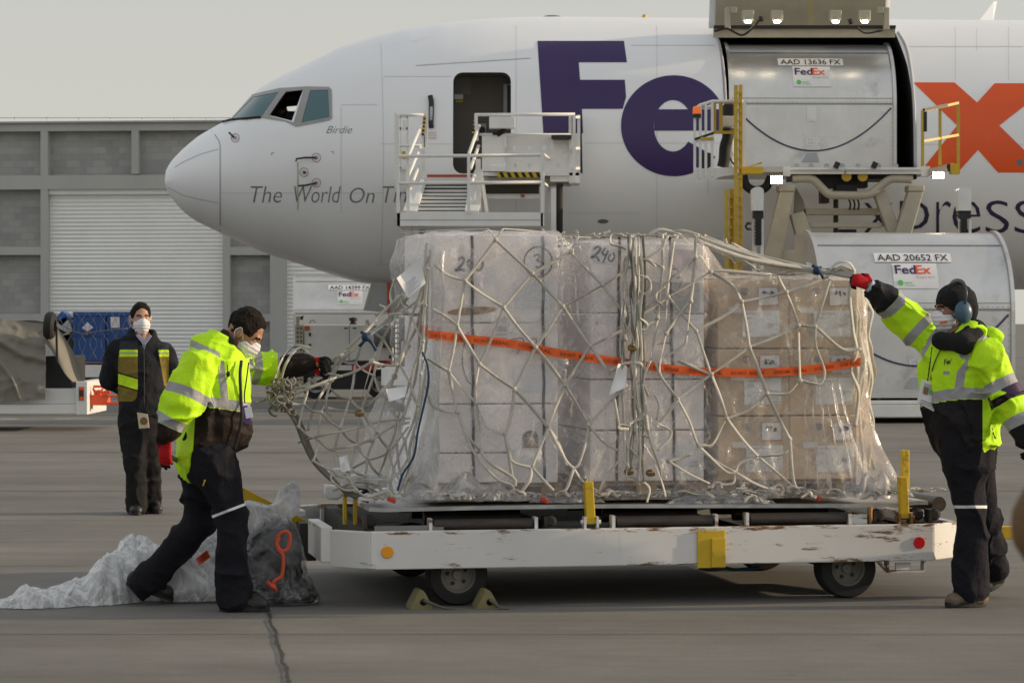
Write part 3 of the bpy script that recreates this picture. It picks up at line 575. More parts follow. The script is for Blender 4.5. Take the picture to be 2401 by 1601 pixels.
b = MB(); bp(b, 1147, 274, 1208, 301, UY-.7, .25); bx = b.build('control_cabinet', W_, st, bevel=.01)
b = MB(); b.tube([P(1182, 301, UY-.5), P(1178, 310, UY-.5), P(1165, 316, UY-.5)], .05, 8); bp(b, 1155, 311, 1166, 317, UY-.55, .1); b.build('cable', m_black, bx)
b = MB(); bp(b, 1293, 317, 1340, 326, UY-.62, .4); b.build('tool_tray', m_dark, st)
b = MB(); bp(b, 1292, 326, 1297, 352, UY-.5, .02); bp(b, 1335, 326, 1340, 352, UY-.5, .02); b.build('tray_bracket', W_, st)
b = MB()
for x, Y in ((1337, UY-.3), (1346, UY-.5), (1357, UY+.6)): bar(b, (x, 270, Y), (x, 428, Y), .055)
for y in (275, 348, 395): b.beam(P(1347, y, UY-.5), P(1357, y, UY+.6), .05, .05)
b.build('end_guardrail', W_, st)
b = MB(); bp(b, 1130, 404, 1358, 412, UY-.5, 1.0); bp(b, 1290, 412, 1345, 426, UY-.45, .8); bp(b, 1335, 405, 1360, 430, UY-.5, 1.0); b.build('bridge_deck', W_, st)
b = MB(); bp(b, 1146, 416, 1340, 432, UY-.2, .9); b.build('deck_underside', m_cream, st)
a_, c_ = P(1167, 410, UY-.55), P(1270, 410, UY-.55); b = MB(); b.beam(a_, c_, .05, .1, (0, 0, 1)); b.build('hazard_strip', m_yellow, st)
for k in range(6):
    x = 1170+k*17; b = MB(); b.prism([P(x, 404, UY-.585), P(x+8, 404, UY-.585), P(x+14, 416, UY-.585), P(x+6, 416, UY-.585)], (0, .02, 0)); b.build('hazard_stripe', m_black, st)
b = MB(); bp(b, 1130, 433, 1264, 455, UY, .6); b.build('lift_housing', M('dark_brown', (.05, .045, .03), .6), st)  # near-black brown block below the bridge deck
b = MB(); bp(b, 1128, 459, 1270, 466, UY-.1, .08); bp(b, 1128, 455, 1264, 459, UY, .6); b.build('lift_rail', W_, st)
b = MB(); bp(b, 1221, 456, 1230, 462, UY-.15, .1); b.build('release_valve', m_red, st)
b = MB(); bp(b, 1292, 442, 1304, 640, 50.4, .2); b.build('lift_column', W_, st)
b = MB(); bt(b, [(1312, 430, 50.6), (1312, 640, 50.6)], .06); b.build('hydraulic_pipe', m_black, st)
b = MB()
for x in (957, 975):
    a = P(x, 530, 49.4); b.beam((a.x, 49.4, .5), a, .11, .11)
a = P(1290, 530, 51); b.beam((a.x, 51, .5), a, .11, .11); a = P(960, 530, 51); b.beam((a.x, 51, .5), a, .11, .11)
bp(b, 957, 566, 1010, 574, 49.35, .1); bp(b, 957, 660, 1290, 668, 49.35, .1); b.build('support_frame', W_, st)
b = MB(); bp(b, 972, 538, 1000, 560, 49.6, .2); b.build('junction_box', m_ltgrey, st)
cxm = P(1120, 0, 50).x; b = MB(); b.box((cxm, 50.2, .62), (3.4, 2.0, .3)); b.build('chassis', W_, st)
for x in (-1.3, 1.3):
    for Y in (49.3, 51.1): wheel('wheel', (cxm+x, Y, .32), (0, 1, 0), .32, .2, st)
# ================================================================== main deck loader
LY = 49.4
ld = thing('cargo_loader', 'beige scissor-lift cargo loader with yellow ladder raised under the open cargo door', 'cargo loader', (P(1980, 700, LY).x, LY, 0))
b = MB(); bp(b, 1836, 390, 1853, 413, LY, .3); bp(b, 1853, 393, 1980, 408, LY, .12); bp(b, 1984, 393, 2160, 408, LY, .12); bp(b, 1858, 396.5, 2158, 398, LY-.02, .02); bp(b, 2160, 390, 2181, 413, LY, .3)
bp(b, 1700, 396, 2180, 406, LY+.14, 2.3); b.build('platform', m_white, ld)
b = MB(); bp(b, 1790, 391, 1836, 404, LY, .25); bp(b, 1853, 400, 2160, 401.5, LY-.025, .02)
for x in (1868, 1902, 1938, 1975, 2012, 2060, 2100): b.cyl(P(x, 389.5, LY+.1), P(x, 389.5, LY+2), .05, 10)
b.build('roller', m_steel, ld)
for x in (1962, 2050):
    b = MB(); b.beam(P(x-3, 394, LY-.02), P(x+3, 381, LY-.02), .09, .12, (0, 1, 0)); b.build('stop', m_dark, ld)
# catwalk
b = MB(); b.hexa([P(x, y, Y) for x, y, Y in ((1628, 424, LY-.9), (1722, 410, LY-.9), (1722, 410, LY+1.2), (1632, 420, LY+1.2), (1628, 396, LY-.9), (1722, 392, LY-.9), (1722, 392, LY+1.2), (1632, 394, LY+1.2))]); cw = b.build('catwalk', m_whitewarm, ld)
for i, (x, y0) in enumerate(((1629, 262), (1642, 248), (1655, 242), (1670, 238))):
    b = MB(); bar(b, (x, y0, LY-.9), (x, 420-i*2, LY-.9), .045); b.build('rail_post', m_whitewarm, cw)
b = MB(); bt(b, [(1629, 256, LY-.9), (1642, 247, LY-.9), (1670, 238, LY-.9), (1742, 238, LY-.9)], .028); bt(b, [(1629, 330, LY-.9), (1674, 327, LY-.9)], .028); bt(b, [(1642, 252, LY-.85), (1672, 252, LY-.85)], .028); b.build('top_rail', m_whitewarm, cw)
b = MB(); bt(b, [(1629, 327, LY-.92), (1674, 312, LY-.92)], .022); b.build('chain', m_dark, cw)
b = MB(); bp(b, 1642, 322, 1674, 327, LY-.95, .1); b.build('yellow_strip', m_yellow, cw)
b = MB(); 
for x in (1675, 1690): bar(b, (x, 240, LY-.8), (x, 312, LY-.8), .06)
for y in (240, 311): bar(b, (1672, y, LY-.8), (1724, y, LY-.8), .05)
b.build('yellow_guardrail', m_yel2, ld)
b = MB(); b.lathe(P(1634, 268, LY-.9), P(1634, 250, LY-.9), [(0, 0), (.07, 0), (.075, .1), (.07, .85), (.05, 1), (0, 1)], 20); b.build('beacon', M('amber_lens', (.75, .17, .02), .25, emit=(1, .2, .02, .25)), ld)
b = MB(); b.cyl(P(1634, 277, LY-.9), P(1634, 268, LY-.9), .075, 16); b.build('beacon_base', m_dark, ld)
b = MB(); bp(b, 1697, 243, 1722, 272, LY-.5, .4); bp(b, 1703, 262, 1714, 285, LY-.45, .3); bp(b, 1640, 358, 1668, 392, LY-.4, .4); b.build('control_levers', m_dark, ld, bevel=.03)
b = MB(); bp(b, 1692, 272, 1722, 298, LY-.6, .5); bp(b, 1700, 318, 1720, 392, LY-.2, .3); b.build('console', m_whitewarm, ld, bevel=.02)
b = MB(); b.tube(catmull([P(x, y, LY-.65) for x, y in ((1708, 300), (1706, 325), (1700, 345), (1698, 375), (1694, 392))]), .1, 8); b.tube(catmull([P(x, y, LY-.6) for x, y in ((1704, 350), (1712, 372), (1722, 388))]), .015, 6); b.build('cable_hose', m_black, ld)
b = MB(); bar(b, (1744, 236, LY-.6), (1744, 392, LY-.6), .07); b.build('white_post', m_whitewarm, ld)
def ladder(x0, x1, y0, y1, Y, m):
    b = MB(); bp(b, x0, y0, x0+(x1-x0)*.42, y1, Y, .12); bp(b, x0+(x1-x0)*.58, y0-1, x1, y1, Y+.25, .12); o = b.build('ladder', m, ld)
    k = 0
    for y in np.arange(y0+18, y1, 22 if y1-y0 > 250 else 24):
        b = MB(); b.beam(P((x0+x1)/2+1, y, Y-.01), P((x0+x1)/2+1, y, Y+.35), .1, .035); b.build('rung', m_yel2, o)
ladder(1722, 1741, 200, 640, LY-1.2, m_yel2); ladder(1700, 1720, 444, 640, LY-1.1, m_yel2)
b = MB(); bp(b, 1738, 391, 1790, 407, LY-1.0, .35); b.prism([P(1755, 391, LY-.9), P(1785, 380, LY-.9), P(1787, 384, LY-.9), P(1762, 391, LY-.9)], (0, .05, 0)); b.build('ladder_step', m_yellow, ld)
# right guardrail
b = MB()
for x, y0, y1 in ((2163, 260, 390), (2204, 254, 388), (2247, 241, 408)): bar(b, (x, y0, LY-.3+(x-2163)*.008), (x, y1, LY-.3+(x-2163)*.008), .05)
for y0, y1 in ((261, 242), (332, 317)): bar(b, (2163, y0, LY-.3), (2247, y1, LY+.37), .045)
b.build('right_guardrail', m_yel2, ld)
b = MB(); bar(b, (2166, 258, LY-.33), (2220, 247, LY+.1), .05); bar(b, (2169, 262, LY-.3), (2169, 309, LY-.3), .06); b.build('rail_padding', m_dark, ld)
b = MB(); b.hexa([P(x, y, Y) for x, y, Y in ((2180, 412, LY-.1), (2240, 400, LY+.3), (2240, 400, LY+.7), (2180, 412, LY+.3), (2180, 396, LY-.1), (2235, 382, LY+.3), (2235, 382, LY+.7), (2180, 396, LY+.3))]); b.build('bridge_arm', m_dark, ld)
b = MB(); bp(b, 2228, 384, 2248, 409, LY+.2, .1); b.build('bridge_end', m_yellow, ld)
for x0, y0, x1, y1 in ((1808, 413, 1834, 430), (2188, 404, 2213, 418)):
    b = MB(); bp(b, x0-1, y0-1, x1+1, y1+1, LY-.28, .14); o = b.build('work_lamp', m_dark, ld, bevel=.015)
    b = MB(); bp(b, x0, y0, x1, y1, LY-.3, .04); b.build('lens', m_lamp, o)
# under-platform structure
b = MB(); b.tube(catmull([P(x, y, LY+.1) for x, y in ((1858, 420), (1885, 419), (1907, 422), (1926, 440), (1945, 456), (1975, 458), (2035, 457), (2060, 440), (2085, 422), (2105, 419), (2140, 421))], 5), .075, 10); b.build('bumper_tube', m_beige, ld)
b = MB(); bp(b, 1920, 412, 2035, 440, LY+.5, .5); bp(b, 1925, 440, 1945, 476, LY+.45, .4); bp(b, 1960, 432, 2010, 450, LY+.4, .5); bp(b, 1858, 408, 2150, 420, LY+.6, 1.2)
for x in (1988, 1998, 2008): b.tube(catmull([P(x, 448, LY+.4), P(x+2, 465, LY+.35), P(x+6, 480, LY+.4), P(x+2, 500, LY+.6)]), .02, 6)
bp(b, 1955, 462, 1966, 560, LY+.8, .1); b.build('hydraulics', m_dark, ld, bevel=.02)
for x in (1985, 2023):
    b = MB(); b.cyl(P(x, 414, LY+.1), P(x, 414, LY+.4), .09, 14); b.build('pulley', m_yel2, ld)
b = MB(); b.tube(catmull([P(x, y, LY+.3) for x, y in ((1742, 412), (1750, 436), (1770, 447), (1795, 440), (1808, 415))]), .08, 8); b.build('hose_loop', m_black, ld)
b = MB(); bp(b, 1826, 434, 1865, 449, LY-.02, .5); b.prism([P(1829, 449, LY), P(1864, 449, LY), P(1824, 640, LY), P(1782, 640, LY)], (0, .35, 0)); b.build('outer_leg', m_beige, ld, bevel=.02)
b = MB(); bp(b, 2130, 434, 2168, 449, LY-.02, .5); b.prism([P(2131, 449, LY), P(2166, 449, LY), P(2112, 640, LY), P(2070, 640, LY)], (0, .35, 0)); b.build('outer_leg', m_beige, ld, bevel=.02)
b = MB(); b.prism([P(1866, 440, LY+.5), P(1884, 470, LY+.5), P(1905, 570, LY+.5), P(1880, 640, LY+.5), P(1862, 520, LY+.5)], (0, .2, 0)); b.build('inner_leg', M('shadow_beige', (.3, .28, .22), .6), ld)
b = MB(); b.prism([P(2048, 450, LY+.15), P(2076, 446, LY+.15), P(2150, 640, LY+.15), P(2118, 640, LY+.15)], (0, .3, 0)); b.build('scissor_arm', m_beige, ld, bevel=.02)
b = MB(); b.prism([P(1853, 503, LY+.15), P(1886, 495, LY+.15), P(1936, 640, LY+.15), P(1892, 640, LY+.15)], (0, .3, 0)); b.build('scissor_arm', m_beige, ld, bevel=.02)
b = MB(); bp(b, 1882, 488, 2062, 504, LY+.5, .25); b.build('cross_beam', m_beige, ld, bevel=.02)
b = MB(); bp(b, 1896, 522, 2070, 534, LY+.3, .2); b.build('cross_beam', m_beige, ld, bevel=.02)
b = MB(); bp(b, 1800, 586, 1880, 640, LY+.1, 1.5); b.build('base_box', m_beige, ld, bevel=.03)
b = MB(); q = P(1980, 0, 50); b.box((q.x, 50.2, .85), (5.2, 2.4, .6)); b.build('chassis', m_beige, ld, bevel=.04)
for dx in (-1.9, 1.9):
    for Y in (49.1, 51.3): wheel('wheel', (q.x+dx, Y, .4), (0, 1, 0), .4, .25, ld)
for x0, x1, yb in ((1763, 1791, 640), (2246, 2278, 600)):
    Y = LY-1.6; s = F/Y
    b = MB(); b.add(*(lambda L: ([p for q in L for p in (q, q+Vector((0, .3, 0)))], [(2*i, 2*i+2, 2*i+3, 2*i+1) for i in range(len(L)-1)]+[tuple(2*i for i in range(len(L))), tuple(2*i+1 for i in range(len(L)))[::-1]]))([P(x, y, Y) for x, y in [(x0+2, 494)]+[((x0+x1)/2+(x1-x0)/2*math.cos(R(a)), 449-11*math.sin(R(a))) for a in range(180, -1, -15)]+[(x1-1, 494)]]), smooth=False); b.build('stabiliser_cap', m_white, ld)
    b = MB(); bp(b, x0+3, 494, x1-1, 512, Y+.05, .2); bp(b, x0+10, 512, x0+22, 575, Y+.05, .2)
    for y in np.arange(512, 570, 8): bp(b, x0+7, y, x0+23, y+4, Y+.02, .1)
    b.build('rack', m_dark, ld)
    b = MB(); a = P(x0+6, 520, Y+.3); b.beam((a.x, Y+.3, .1), a, .07, .07); a = P(x1-4, 512, Y+.1); b.beam((a.x, Y+.1, .1), a, .05, .05); b.build('stabiliser_post', m_whitewarm, ld)
b = MB(); bt(b, [(1763, 524, LY-1.6), (1752, 524, LY-1.6), (1749, 531, LY-1.6), (1752, 537, LY-1.6), (1763, 537, LY-1.6)], .025, 6); b.build('lifting_ring', m_dark, ld)
# ================================================================== air cargo containers
m_uld_seam = M('container_seam', (.3, .31, .32), .5, .3)
def container(label, P0, yaw, Wd, zs, zt, setb, num, split_px=None, dirty=None, dp=2.35, rope=True, red=False):
    U = Vector((math.cos(yaw), math.sin(yaw), 0)); V = Vector((-math.sin(yaw), math.cos(yaw), 0)); Z = Vector((0, 0, 1)); P0 = Vector(P0)
    def L(u, w_, z): return P0+U*u+V*w_+Z*z
    hs, H = zs, zt
    prof = [(0, 0), (0, hs)]+[(setb*(1-math.cos(t)), hs+(H-hs)*math.sin(t)) for t in [R(90)*k/14 for k in range(1, 15)]]
    t = thing('air_cargo_container', label, 'cargo container', P0)
    b = MB(); b.mat(m_alu)
    nn = len(prof); vs = [L(u, w_, z) for w_, z in prof for u in np.linspace(.05, Wd-.05, 9)]
    b.add(vs, [(i*9+k, i*9+k+1, (i+1)*9+k+1, (i+1)*9+k) for i in range(nn-1) for k in range(8)], True); b.build('curved_front', m_alu, t)
    b = MB(); full = prof+[(dp, H), (dp, 0)]
    for u in (.06, Wd-.06): b.prism([L(u, w_, z) for w_, z in full], U*(.01 if u < 1 else -.01))
    b.add([L(.06, dp, 0), L(Wd-.06, dp, 0), L(Wd-.06, dp, H), L(.06, dp, H)], [(0, 1, 2, 3)]); b.add([L(.06, setb-.02, H-.005), L(Wd-.06, setb-.02, H-.005), L(Wd-.06, dp, H-.005), L(.06, dp, H-.005)], [(0, 1, 2, 3)]); b.build('body', m_alu, t)
    for u in (.03, Wd-.03):
        b = MB(); b.sweep([L(u, w_-.01, z) for w_, z in prof], [(-.03, -.045), (.03, -.045), (.03, .045), (-.03, .045)], U, smooth=False); b.build('edge_rail', m_alu, t)
    b = MB(); b.hexa([L(-.0, -.03, -.06), L(Wd, -.03, -.06), L(Wd, dp, -.06), L(0, dp, -.06), L(0, -.03, 0.0), L(Wd, -.03, 0), L(Wd, dp, 0), L(0, dp, 0)]); b.build('base_plate', m_alu, t)
    def front(u, z, o=.006):   # point on the curved face at height z
        if z <= hs: return L(u, -o, z)
        s_ = min(1, (z-hs)/(H-hs)); tt = math.asin(s_); return L(u, setb*(1-math.cos(tt))-o, z+o*.2)
    b = MB()
    for z, h in ((hs, .035), (hs+.115, .012), (hs+(H-hs)*.82, .02)):
        b.grid(lambda u, v, z=z, h=h: front(.07+(Wd-.14)*u, z+h*v, .008), 8, 2)
    b.build('panel_strip', m_uld_seam if not red else m_uld_seam, t)
    if red:
        b = MB(); b.grid(lambda u, v: front(.07+(Wd-.14)*(.0+.3*u), hs+.02+.05*v, .011), 6, 1); b.build('red_tape', m_redring, t)
    c = Wd/2; zl = hs+.98*(H-hs)*.62
    b = MB(); b.grid(lambda u, v: front(c-.62+1.24*u, zl+.145*v, .012), 8, 4); pl = b.build('number_plate', m_paper, t)
    b = MB(); flat(b, text2d(num, c-.57, zl+.125, c+.57, zl+.02, 0, .008), lambda x, y: front(x, y, .018), .08); b.build('number', m_blk, pl)
    lw, lh = .36, .40; z1 = zl-.02
    b = MB(); b.grid(lambda u, v: front(c-lw+2*lw*u, z1-lh+lh*v, .012), 6, 6); lg = b.build('logo_plate', m_paper, t)
    x0, x1 = c-lw+.04, c+lw-.1; xm = x0+(x1-x0)*.585
    b = MB(); flat(b, text2d('Fed', x0, z1-.03, xm, z1-.17, 0, .02), lambda x, y: front(x, y, .018), .06); b.build('logo_purple', m_purple, lg)
    b = MB(); flat(b, text2d('Ex', xm-.005, z1-.03, x1, z1-.17, 0, .02), lambda x, y: front(x, y, .018), .06); b.build('logo_orange', m_orangeink, lg)
    b = MB(); flat(b, text2d('Express', c+.02, z1-.19, c+lw-.05, z1-.25, 0, -.01), lambda x, y: front(x, y, .018), .06); b.build('logo_grey', m_ltgrey, lg)
    b = MB(); flat(b, poly2d([[(c-lw+.11+.045*math.cos(R(a)), z1-.31+.045*math.sin(R(a))) for a in range(0, 360, 20)]]), lambda x, y: front(x, y, .018), .05); b.build('green_dot', m_green, lg)
    b = MB(); flat(b, line2d([(c-lw+.17, z1-.31), (c-lw+.3, z1-.312)], .012), lambda x, y: front(x, y, .018)); flat(b, line2d([(c-lw+.17, z1-.35), (c-lw+.34, z1-.352)], .008), lambda x, y: front(x, y, .018)); b.build('small_print', m_green, lg)
    if rope:
        b = MB(); b.tube([front(.12+(Wd-.22)*k/30, hs-.06-.9*(1-(2*k/30-1)**2)*.9, .03) for k in range(31)], .014, 6); b.build('door_strap', m_purple, t)
        b = MB(); flat(b, text2d('E9', c-.13, .55, c+.12, .40, 0, .01), lambda x, y: front(x, y, .01), .1); b.build('stencil', m_paper, t)
        b = MB(); flat(b, [(c-.22, .08), (c+.13, .08), (c+.08, .26), (c-.1, .26)] and ([(c-.22, .08), (c+.13, .08), (c+.08, .26), (c-.1, .26)], [(0, 1, 2, 3)]), lambda x, y: front(x, y, .01)); b.build('pale_patch', m_ltgrey, t)
        b = MB(); b.box(front(c-.02, .93, .02), (.1, .03, .1)); b.box(front(c-.02, 1.0, .012), (.18, .02, .3)); b.build('latch', m_paper, t)
    b = MB()
    for u in np.linspace(.1, Wd-.1, 36): b.ball(front(u, hs+.06, .012), .008, 6)
    for z in np.linspace(.06, hs, 14):
        for u in (.1, Wd-.1): b.ball(front(u, z, .012), .008, 6)
    tag(b.build('rivets', m_uld_seam, t), kind='stuff')
    return t, L
zb = P(0, 391, 52.3).z
c1, L1 = container('aluminium container numbered 13636 in the open cargo door, with warm lamp reflections', (P(1709, 0, 52.3).x, 52.3, zb), R(1.5), 3.17, 1.17, 2.42, 1.25, 'AAD 13636 FX')
Y2 = 43.6; zb2 = P(0, 924, Y2).z
c2, L2 = container('aluminium container numbered 20652 behind the worker wearing ear defenders', (P(1921, 0, Y2).x, Y2, zb2), R(5), 3.13, 1.31, 2.58, 1.3, 'AAD 20652 FX', red=True)
b = MB(); b.prism([L2(-.0-.01, .45, 1.75), L2(-.01, .95, 1.8), L2(-.01, .95, 2.1), L2(-.01, .45, 2.05)], (-.01, 0, 0)); b.build('side_plate', m_paper, c2)
Y3 = 79.0
c3, L3 = container('aluminium container numbered 14399 standing behind the white ground power cart', (P(687, 0, Y3).x, Y3, .45), R(4), 3.25, 1.36, 2.5, 1.3, 'AAD 14399 FX', rope=False)
# dollies below the two ground containers
def slim_dolly(label, L, zb, Wd, logo=False):
    t = thing('container_dolly', label, 'cargo dolly', (L(Wd/2, 1.2, -zb).x, L(0, 1.2, 0).y, 0), 'flat white dollies under aluminium containers')
    b = MB(); b.hexa([L(-.1, -.1, -zb+.1), L(Wd+.8, -.1, -zb+.1), L(Wd+.8, 2.5, -zb+.1), L(-.1, 2.5, -zb+.1), L(-.1, -.1, -zb+.29), L(Wd+.8, -.1, -zb+.29), L(Wd+.8, 2.5, -zb+.29), L(-.1, 2.5, -zb+.29)]); b.build('frame', m_white, t, bevel=.01)
    b = MB(); b.hexa([L(-.05, -.06, -zb+.30), L(Wd+.6, -.06, -zb+.30), L(Wd+.6, 2.4, -zb+.30), L(-.05, 2.4, -zb+.30), L(-.05, -.06, -.10), L(Wd+.6, -.06, -.10), L(Wd+.6, 2.4, -.10), L(-.05, 2.4, -.10)]) if zb > .45 else None
    if zb > .45: b.build('upper_frame', m_white, t, bevel=.01)
    b = MB(); 
    for k in range(5): b.cyl(L(.2+k*.75, 0, -.08), L(.2+k*.75, 2.3, -.08), .035, 10)
    b.build('roller', m_dark, t)
    for u in (.5, Wd-.4):
        for w_ in (.3, 2.0): wheel('wheel', L(u, w_, -zb+.16), L(0, 1, 0)-L(0, 0, 0), .16, .12, t)
    if logo:
        b = MB(); flat(b, text2d('C', .6, -zb+.25, .78, -zb+.13, 0, .03), lambda x, y: L(x, -.112, y)); b.build('maker_mark', m_red, t)
        b = MB(); flat(b, line2d([(.55, -zb+.13), (.85, -zb+.13)], .02), lambda x, y: L(x, -.112, y)); b.build('maker_line', m_blk, t)
    return t
slim_dolly('white dolly under container 20652, behind the worker wearing ear defenders', L2, zb2, 3.13, True)
slim_dolly('white dolly under container 14399, mostly hidden by the power cart', L3, .45, 3.25)
# ================================================================== ground power cart in front of container 14399
GY = 57.5
gp = thing('ground_power_cart', 'white ground power cart with amber corner lamp and red and white bumper', 'power cart', (P(810, 0, GY).x, GY, 0))
b = MB(); bp(b, 712, 761, 922, 846, GY, 1.6); b.build('cabinet', m_white, gp, bevel=.02)
b = MB(); bp(b, 818.5, 763, 819.5, 845, GY-.006, .01); b.build('door_gap', m_dark, gp)
for x in (811, 831): 
    b = MB(); b.ball(P(x, 769.5, GY), (.045, .02, .015), 12); b.build('door_handle', m_dark, gp)
for x0, y0 in ((724, 780), (724, 806), (912, 833), (828, 843)):
    b = MB(); bp(b, x0, y0, x0+5, y0+8, GY-.02, .03); b.build('hinge', m_dark, gp)
b = MB(); bp(b, 714, 764, 726, 775, GY-.015, .02); b.build('marker_lamp', M('amber_plate', (.45, .12, .02), .4), gp)
b = MB(); bp(b, 692, 762, 711, 900, GY-.05, .2); o = b.build('perforated_post', m_beige, gp)
for r_ in range(13):
    b = MB()
    for c_ in range(2): bp(b, 696+c_*8, 768+r_*10, 700+c_*8, 772+r_*10, GY-.056, .01)
    b.build('hole', m_dark, o)
b = MB(); bar(b, (699, 742, GY), (699, 762, GY), .08); b.build('lamp_post', m_cream, gp)
b = MB(); b.prism([P(700, 744, GY), P(712, 740, GY), P(709, 751, GY), P(703, 748, GY)], (0, .1, 0)); b.build('side_lamp', m_dark, gp)
b = MB(); b.tube([P(733+6*math.cos(R(a)), 756-5*math.sin(R(a)), GY+.2) for a in range(-20, 201, 20)], .012, 6); b.build('lifting_eye', m_grey, gp)
b = MB(); b.lathe(P(828, 761, GY+.4), P(828, 744, GY+.4), [(0, 0), (.07, 0), (.075, .15), (.05, .3), (.05, .45), (.09, .6), (.085, .9), (.04, 1), (0, 1)], 18); b.build('beacon', m_black, gp)
for k, (x0, x1) in enumerate(((745, 793), (793, 825), (825, 860), (860, 878))):
    b = MB(); bp(b, x0, 856, x1, 868, GY-.06, .08); b.build('bumper_panel', m_red if k % 2 == 0 and k or k == 0 and False else (m_red if k in (1, 3) else m_white), gp) if k != 1 else b.build('bumper_panel', m_white, gp)
b = MB(); bp(b, 710, 846, 915, 856, GY+.02, 1.5); bp(b, 712, 868, 880, 913, GY+.05, 1.4); b.build('chassis', m_dark, gp)
for x in (891, 740):
    for Y in (GY+.1, GY+1.4): wheel('wheel', (P(x, 0, GY).x, Y, .3), (0, 1, 0), .3, .22, gp)
b = MB(); bp(b, 876, 764, 925, 815, GY-.1, .5); b.cyl(P(880, 790, GY-.2), P(915, 790, GY-.2), .2, 20); b.build('engine', m_grey, gp, bevel=.02)
b = MB()
for x in (925, 938, 949): bar(b, (x, 742, GY-.3), (x, 855, GY-.3), .04)
for y in range(745, 850, 12): bar(b, (925, y, GY-.3), (938, y, GY-.3), .03)
bp(b, 938, 745, 952, 800, GY-.2, .3); b.build('cable_rack', m_dark, gp)
b = MB(); bar(b, (915, 925, GY-.3), (905, 850, GY-.3), .16); bar(b, (905, 850, GY-.3), (955, 900, GY-.3), .14); bar(b, (920, 880, GY-.3), (960, 842, GY-.3), .14); bar(b, (912, 922, GY-.3), (950, 915, GY-.3), .12); b.build('tow_frame', m_red, gp)
b = MB(); b.lathe(P(938, 893, GY-.35), P(948, 893, GY-.2), [(.12, 0), (.2, .1), (.2, .9), (.12, 1)], 20); b.build('spare_wheel', m_black, gp)
# ================================================================== blue crates on a trailer (far left)
BY = 64.0
tr = thing('flat_trailer', 'white flat trailer carrying two blue crates in front of the roll-up door', 'trailer', (P(230, 0, BY).x, BY, 0))
b = MB(); bp(b, 60, 855, 400, 885, BY, 2.2); b.build('frame', m_white, tr, bevel=.02)
b = MB(); bp(b, 60, 884, 400, 893, BY+.1, 2); b.build('underframe', m_dark, tr)
b = MB(); bp(b, 60, 849, 400, 851, BY-.02, 2.2); b.build('red_edge', m_redring, tr)
b = MB(); bp(b, 176, 851, 232, 856, BY+.05, 1.5); b.build('pallet_gap', m_dark, tr)
for x in (100, 190, 360):
    wheel('wheel', (P(x, 0, BY).x, BY+.3, .22), (0, 1, 0), .22, .15, tr)
m_blue = M('blue_plastic', (.022, .085, .3), .45, var=.12, scale=2)
def crate(x0, x1, label):
    t = thing('blue_crate', label, 'crate', (P((x0+x1)/2, 0, BY).x, BY+.2, P(0, 849, BY).z), 'blue crates on the trailer')
    b = MB(); bp(b, x0, 731, x1, 848, BY+.2, 1.1); bp(b, x0-.5, 731, x1+.5, 741, BY+.17, 1.16); bp(b, x0, 787, x1, 789, BY+.185, .1); bp(b, x0+8, 741, x0+10, 846, BY+.185, .1); b.build('shell', m_blue, t, bevel=.01)
    return t
k1 = crate(171, 247, 'blue plastic crate with a white diamond label, left of the standing man')
b = MB(); flat(b, poly2d([[(192, 769), (205, 755), (219, 768), (205, 777)]]), lambda x, y: P(x, y, BY+.17)); b.build('diamond_label', m_paper, k1)
b = MB(); flat(b, disc(204, 782, 3.6), lambda x, y: P(x, y, BY+.17)); b.build('red_sticker', m_redring, k1)
k2 = crate(250, 335, 'blue plastic crate with a white sheet label, partly behind the standing man')
b = MB(); flat(b, poly2d([[(259, 743), (280, 743), (281, 768), (260, 769)]]), lambda x, y: P(x, y, BY+.17)); b.build('sheet_label', m_paper, k2)
k3 = thing('wrapped_goods', 'jumbled pale and blue wrapped goods beside the blue crates', 'goods', (P(150, 0, BY).x, BY+.3, P(0, 849, BY).z))
b = MB()
for x, y, r_, m in ((152, 765, .2, m_ltgrey), (145, 790, .22, m_cream), (160, 800, .2, m_dark), (155, 830, .22, m_dark), (140, 825, .2, m_ltgrey), (150, 748, .15, m_blue)):
    b.mat(m); b.box(P(x, y, BY+.5), (r_*2, .6, r_*1.8), Matrix.Rotation(x, 3, 'Y'))
b.build('bundle', None, k3, bevel=.03)
b = MB()
for k in range(7):
    x = 135+k*26; b.tube(catmull([P(x-6+random.uniform(-4, 4), 733, BY+.1), P(x+14, 770, BY+.1), P(x-2, 805, BY+.1), P(x+16, 846, BY+.1)]), .006, 5); b.tube(catmull([P(x+14+random.uniform(-4, 4), 733, BY+.1), P(x-4, 770, BY+.1), P(x+14, 805, BY+.1), P(x-6, 846, BY+.1)]), .006, 5)
b.tube(catmull([P(150, 765, BY+.05), P(190, 782, BY+.05), P(230, 777, BY+.05), P(300, 770, BY+.05)]), .012, 6)
tag(b.build('crate_net', m_grey, None, P(230, 849, BY)), 'thin grey net stretched over the blue crates', 'cargo net')
# ================================================================== tarpaulin-covered baggage cart (left edge)
TY = 40.5
tc_ = thing('baggage_cart', 'white baggage cart with tail lamp, its load hidden by a grey tarpaulin', 'baggage cart', (P(60, 0, TY).x, TY, 0))
b = MB(); bp(b, -260, 948, 183, 971, TY, .08); bp(b, -260, 911, 180, 948, TY+.08, 1.8); bp(b, -260, 969, 183, 974, TY+.05, 1.8); b.build('bed', m_white, tc_, bevel=.015)
b = MB(); bp(b, 178, 894, 205, 972, TY-.05, 1.9); b.build('corner_post', m_white, tc_, bevel=.01)
b = MB(); bp(b, 185, 907, 196, 938, TY-.07, .03); tl_ = b.build('tail_lamp', m_dark, tc_)
for y0, y1, m in ((907, 914, m_orangeink), (914, 930, M('dark_red_lens', (.1, .02, .012), .3)), (930, 937, m_orangeink)):
    b = MB(); bp(b, 186, y0, 195, y1, TY-.08, .02); b.build('lens', m, tl_)
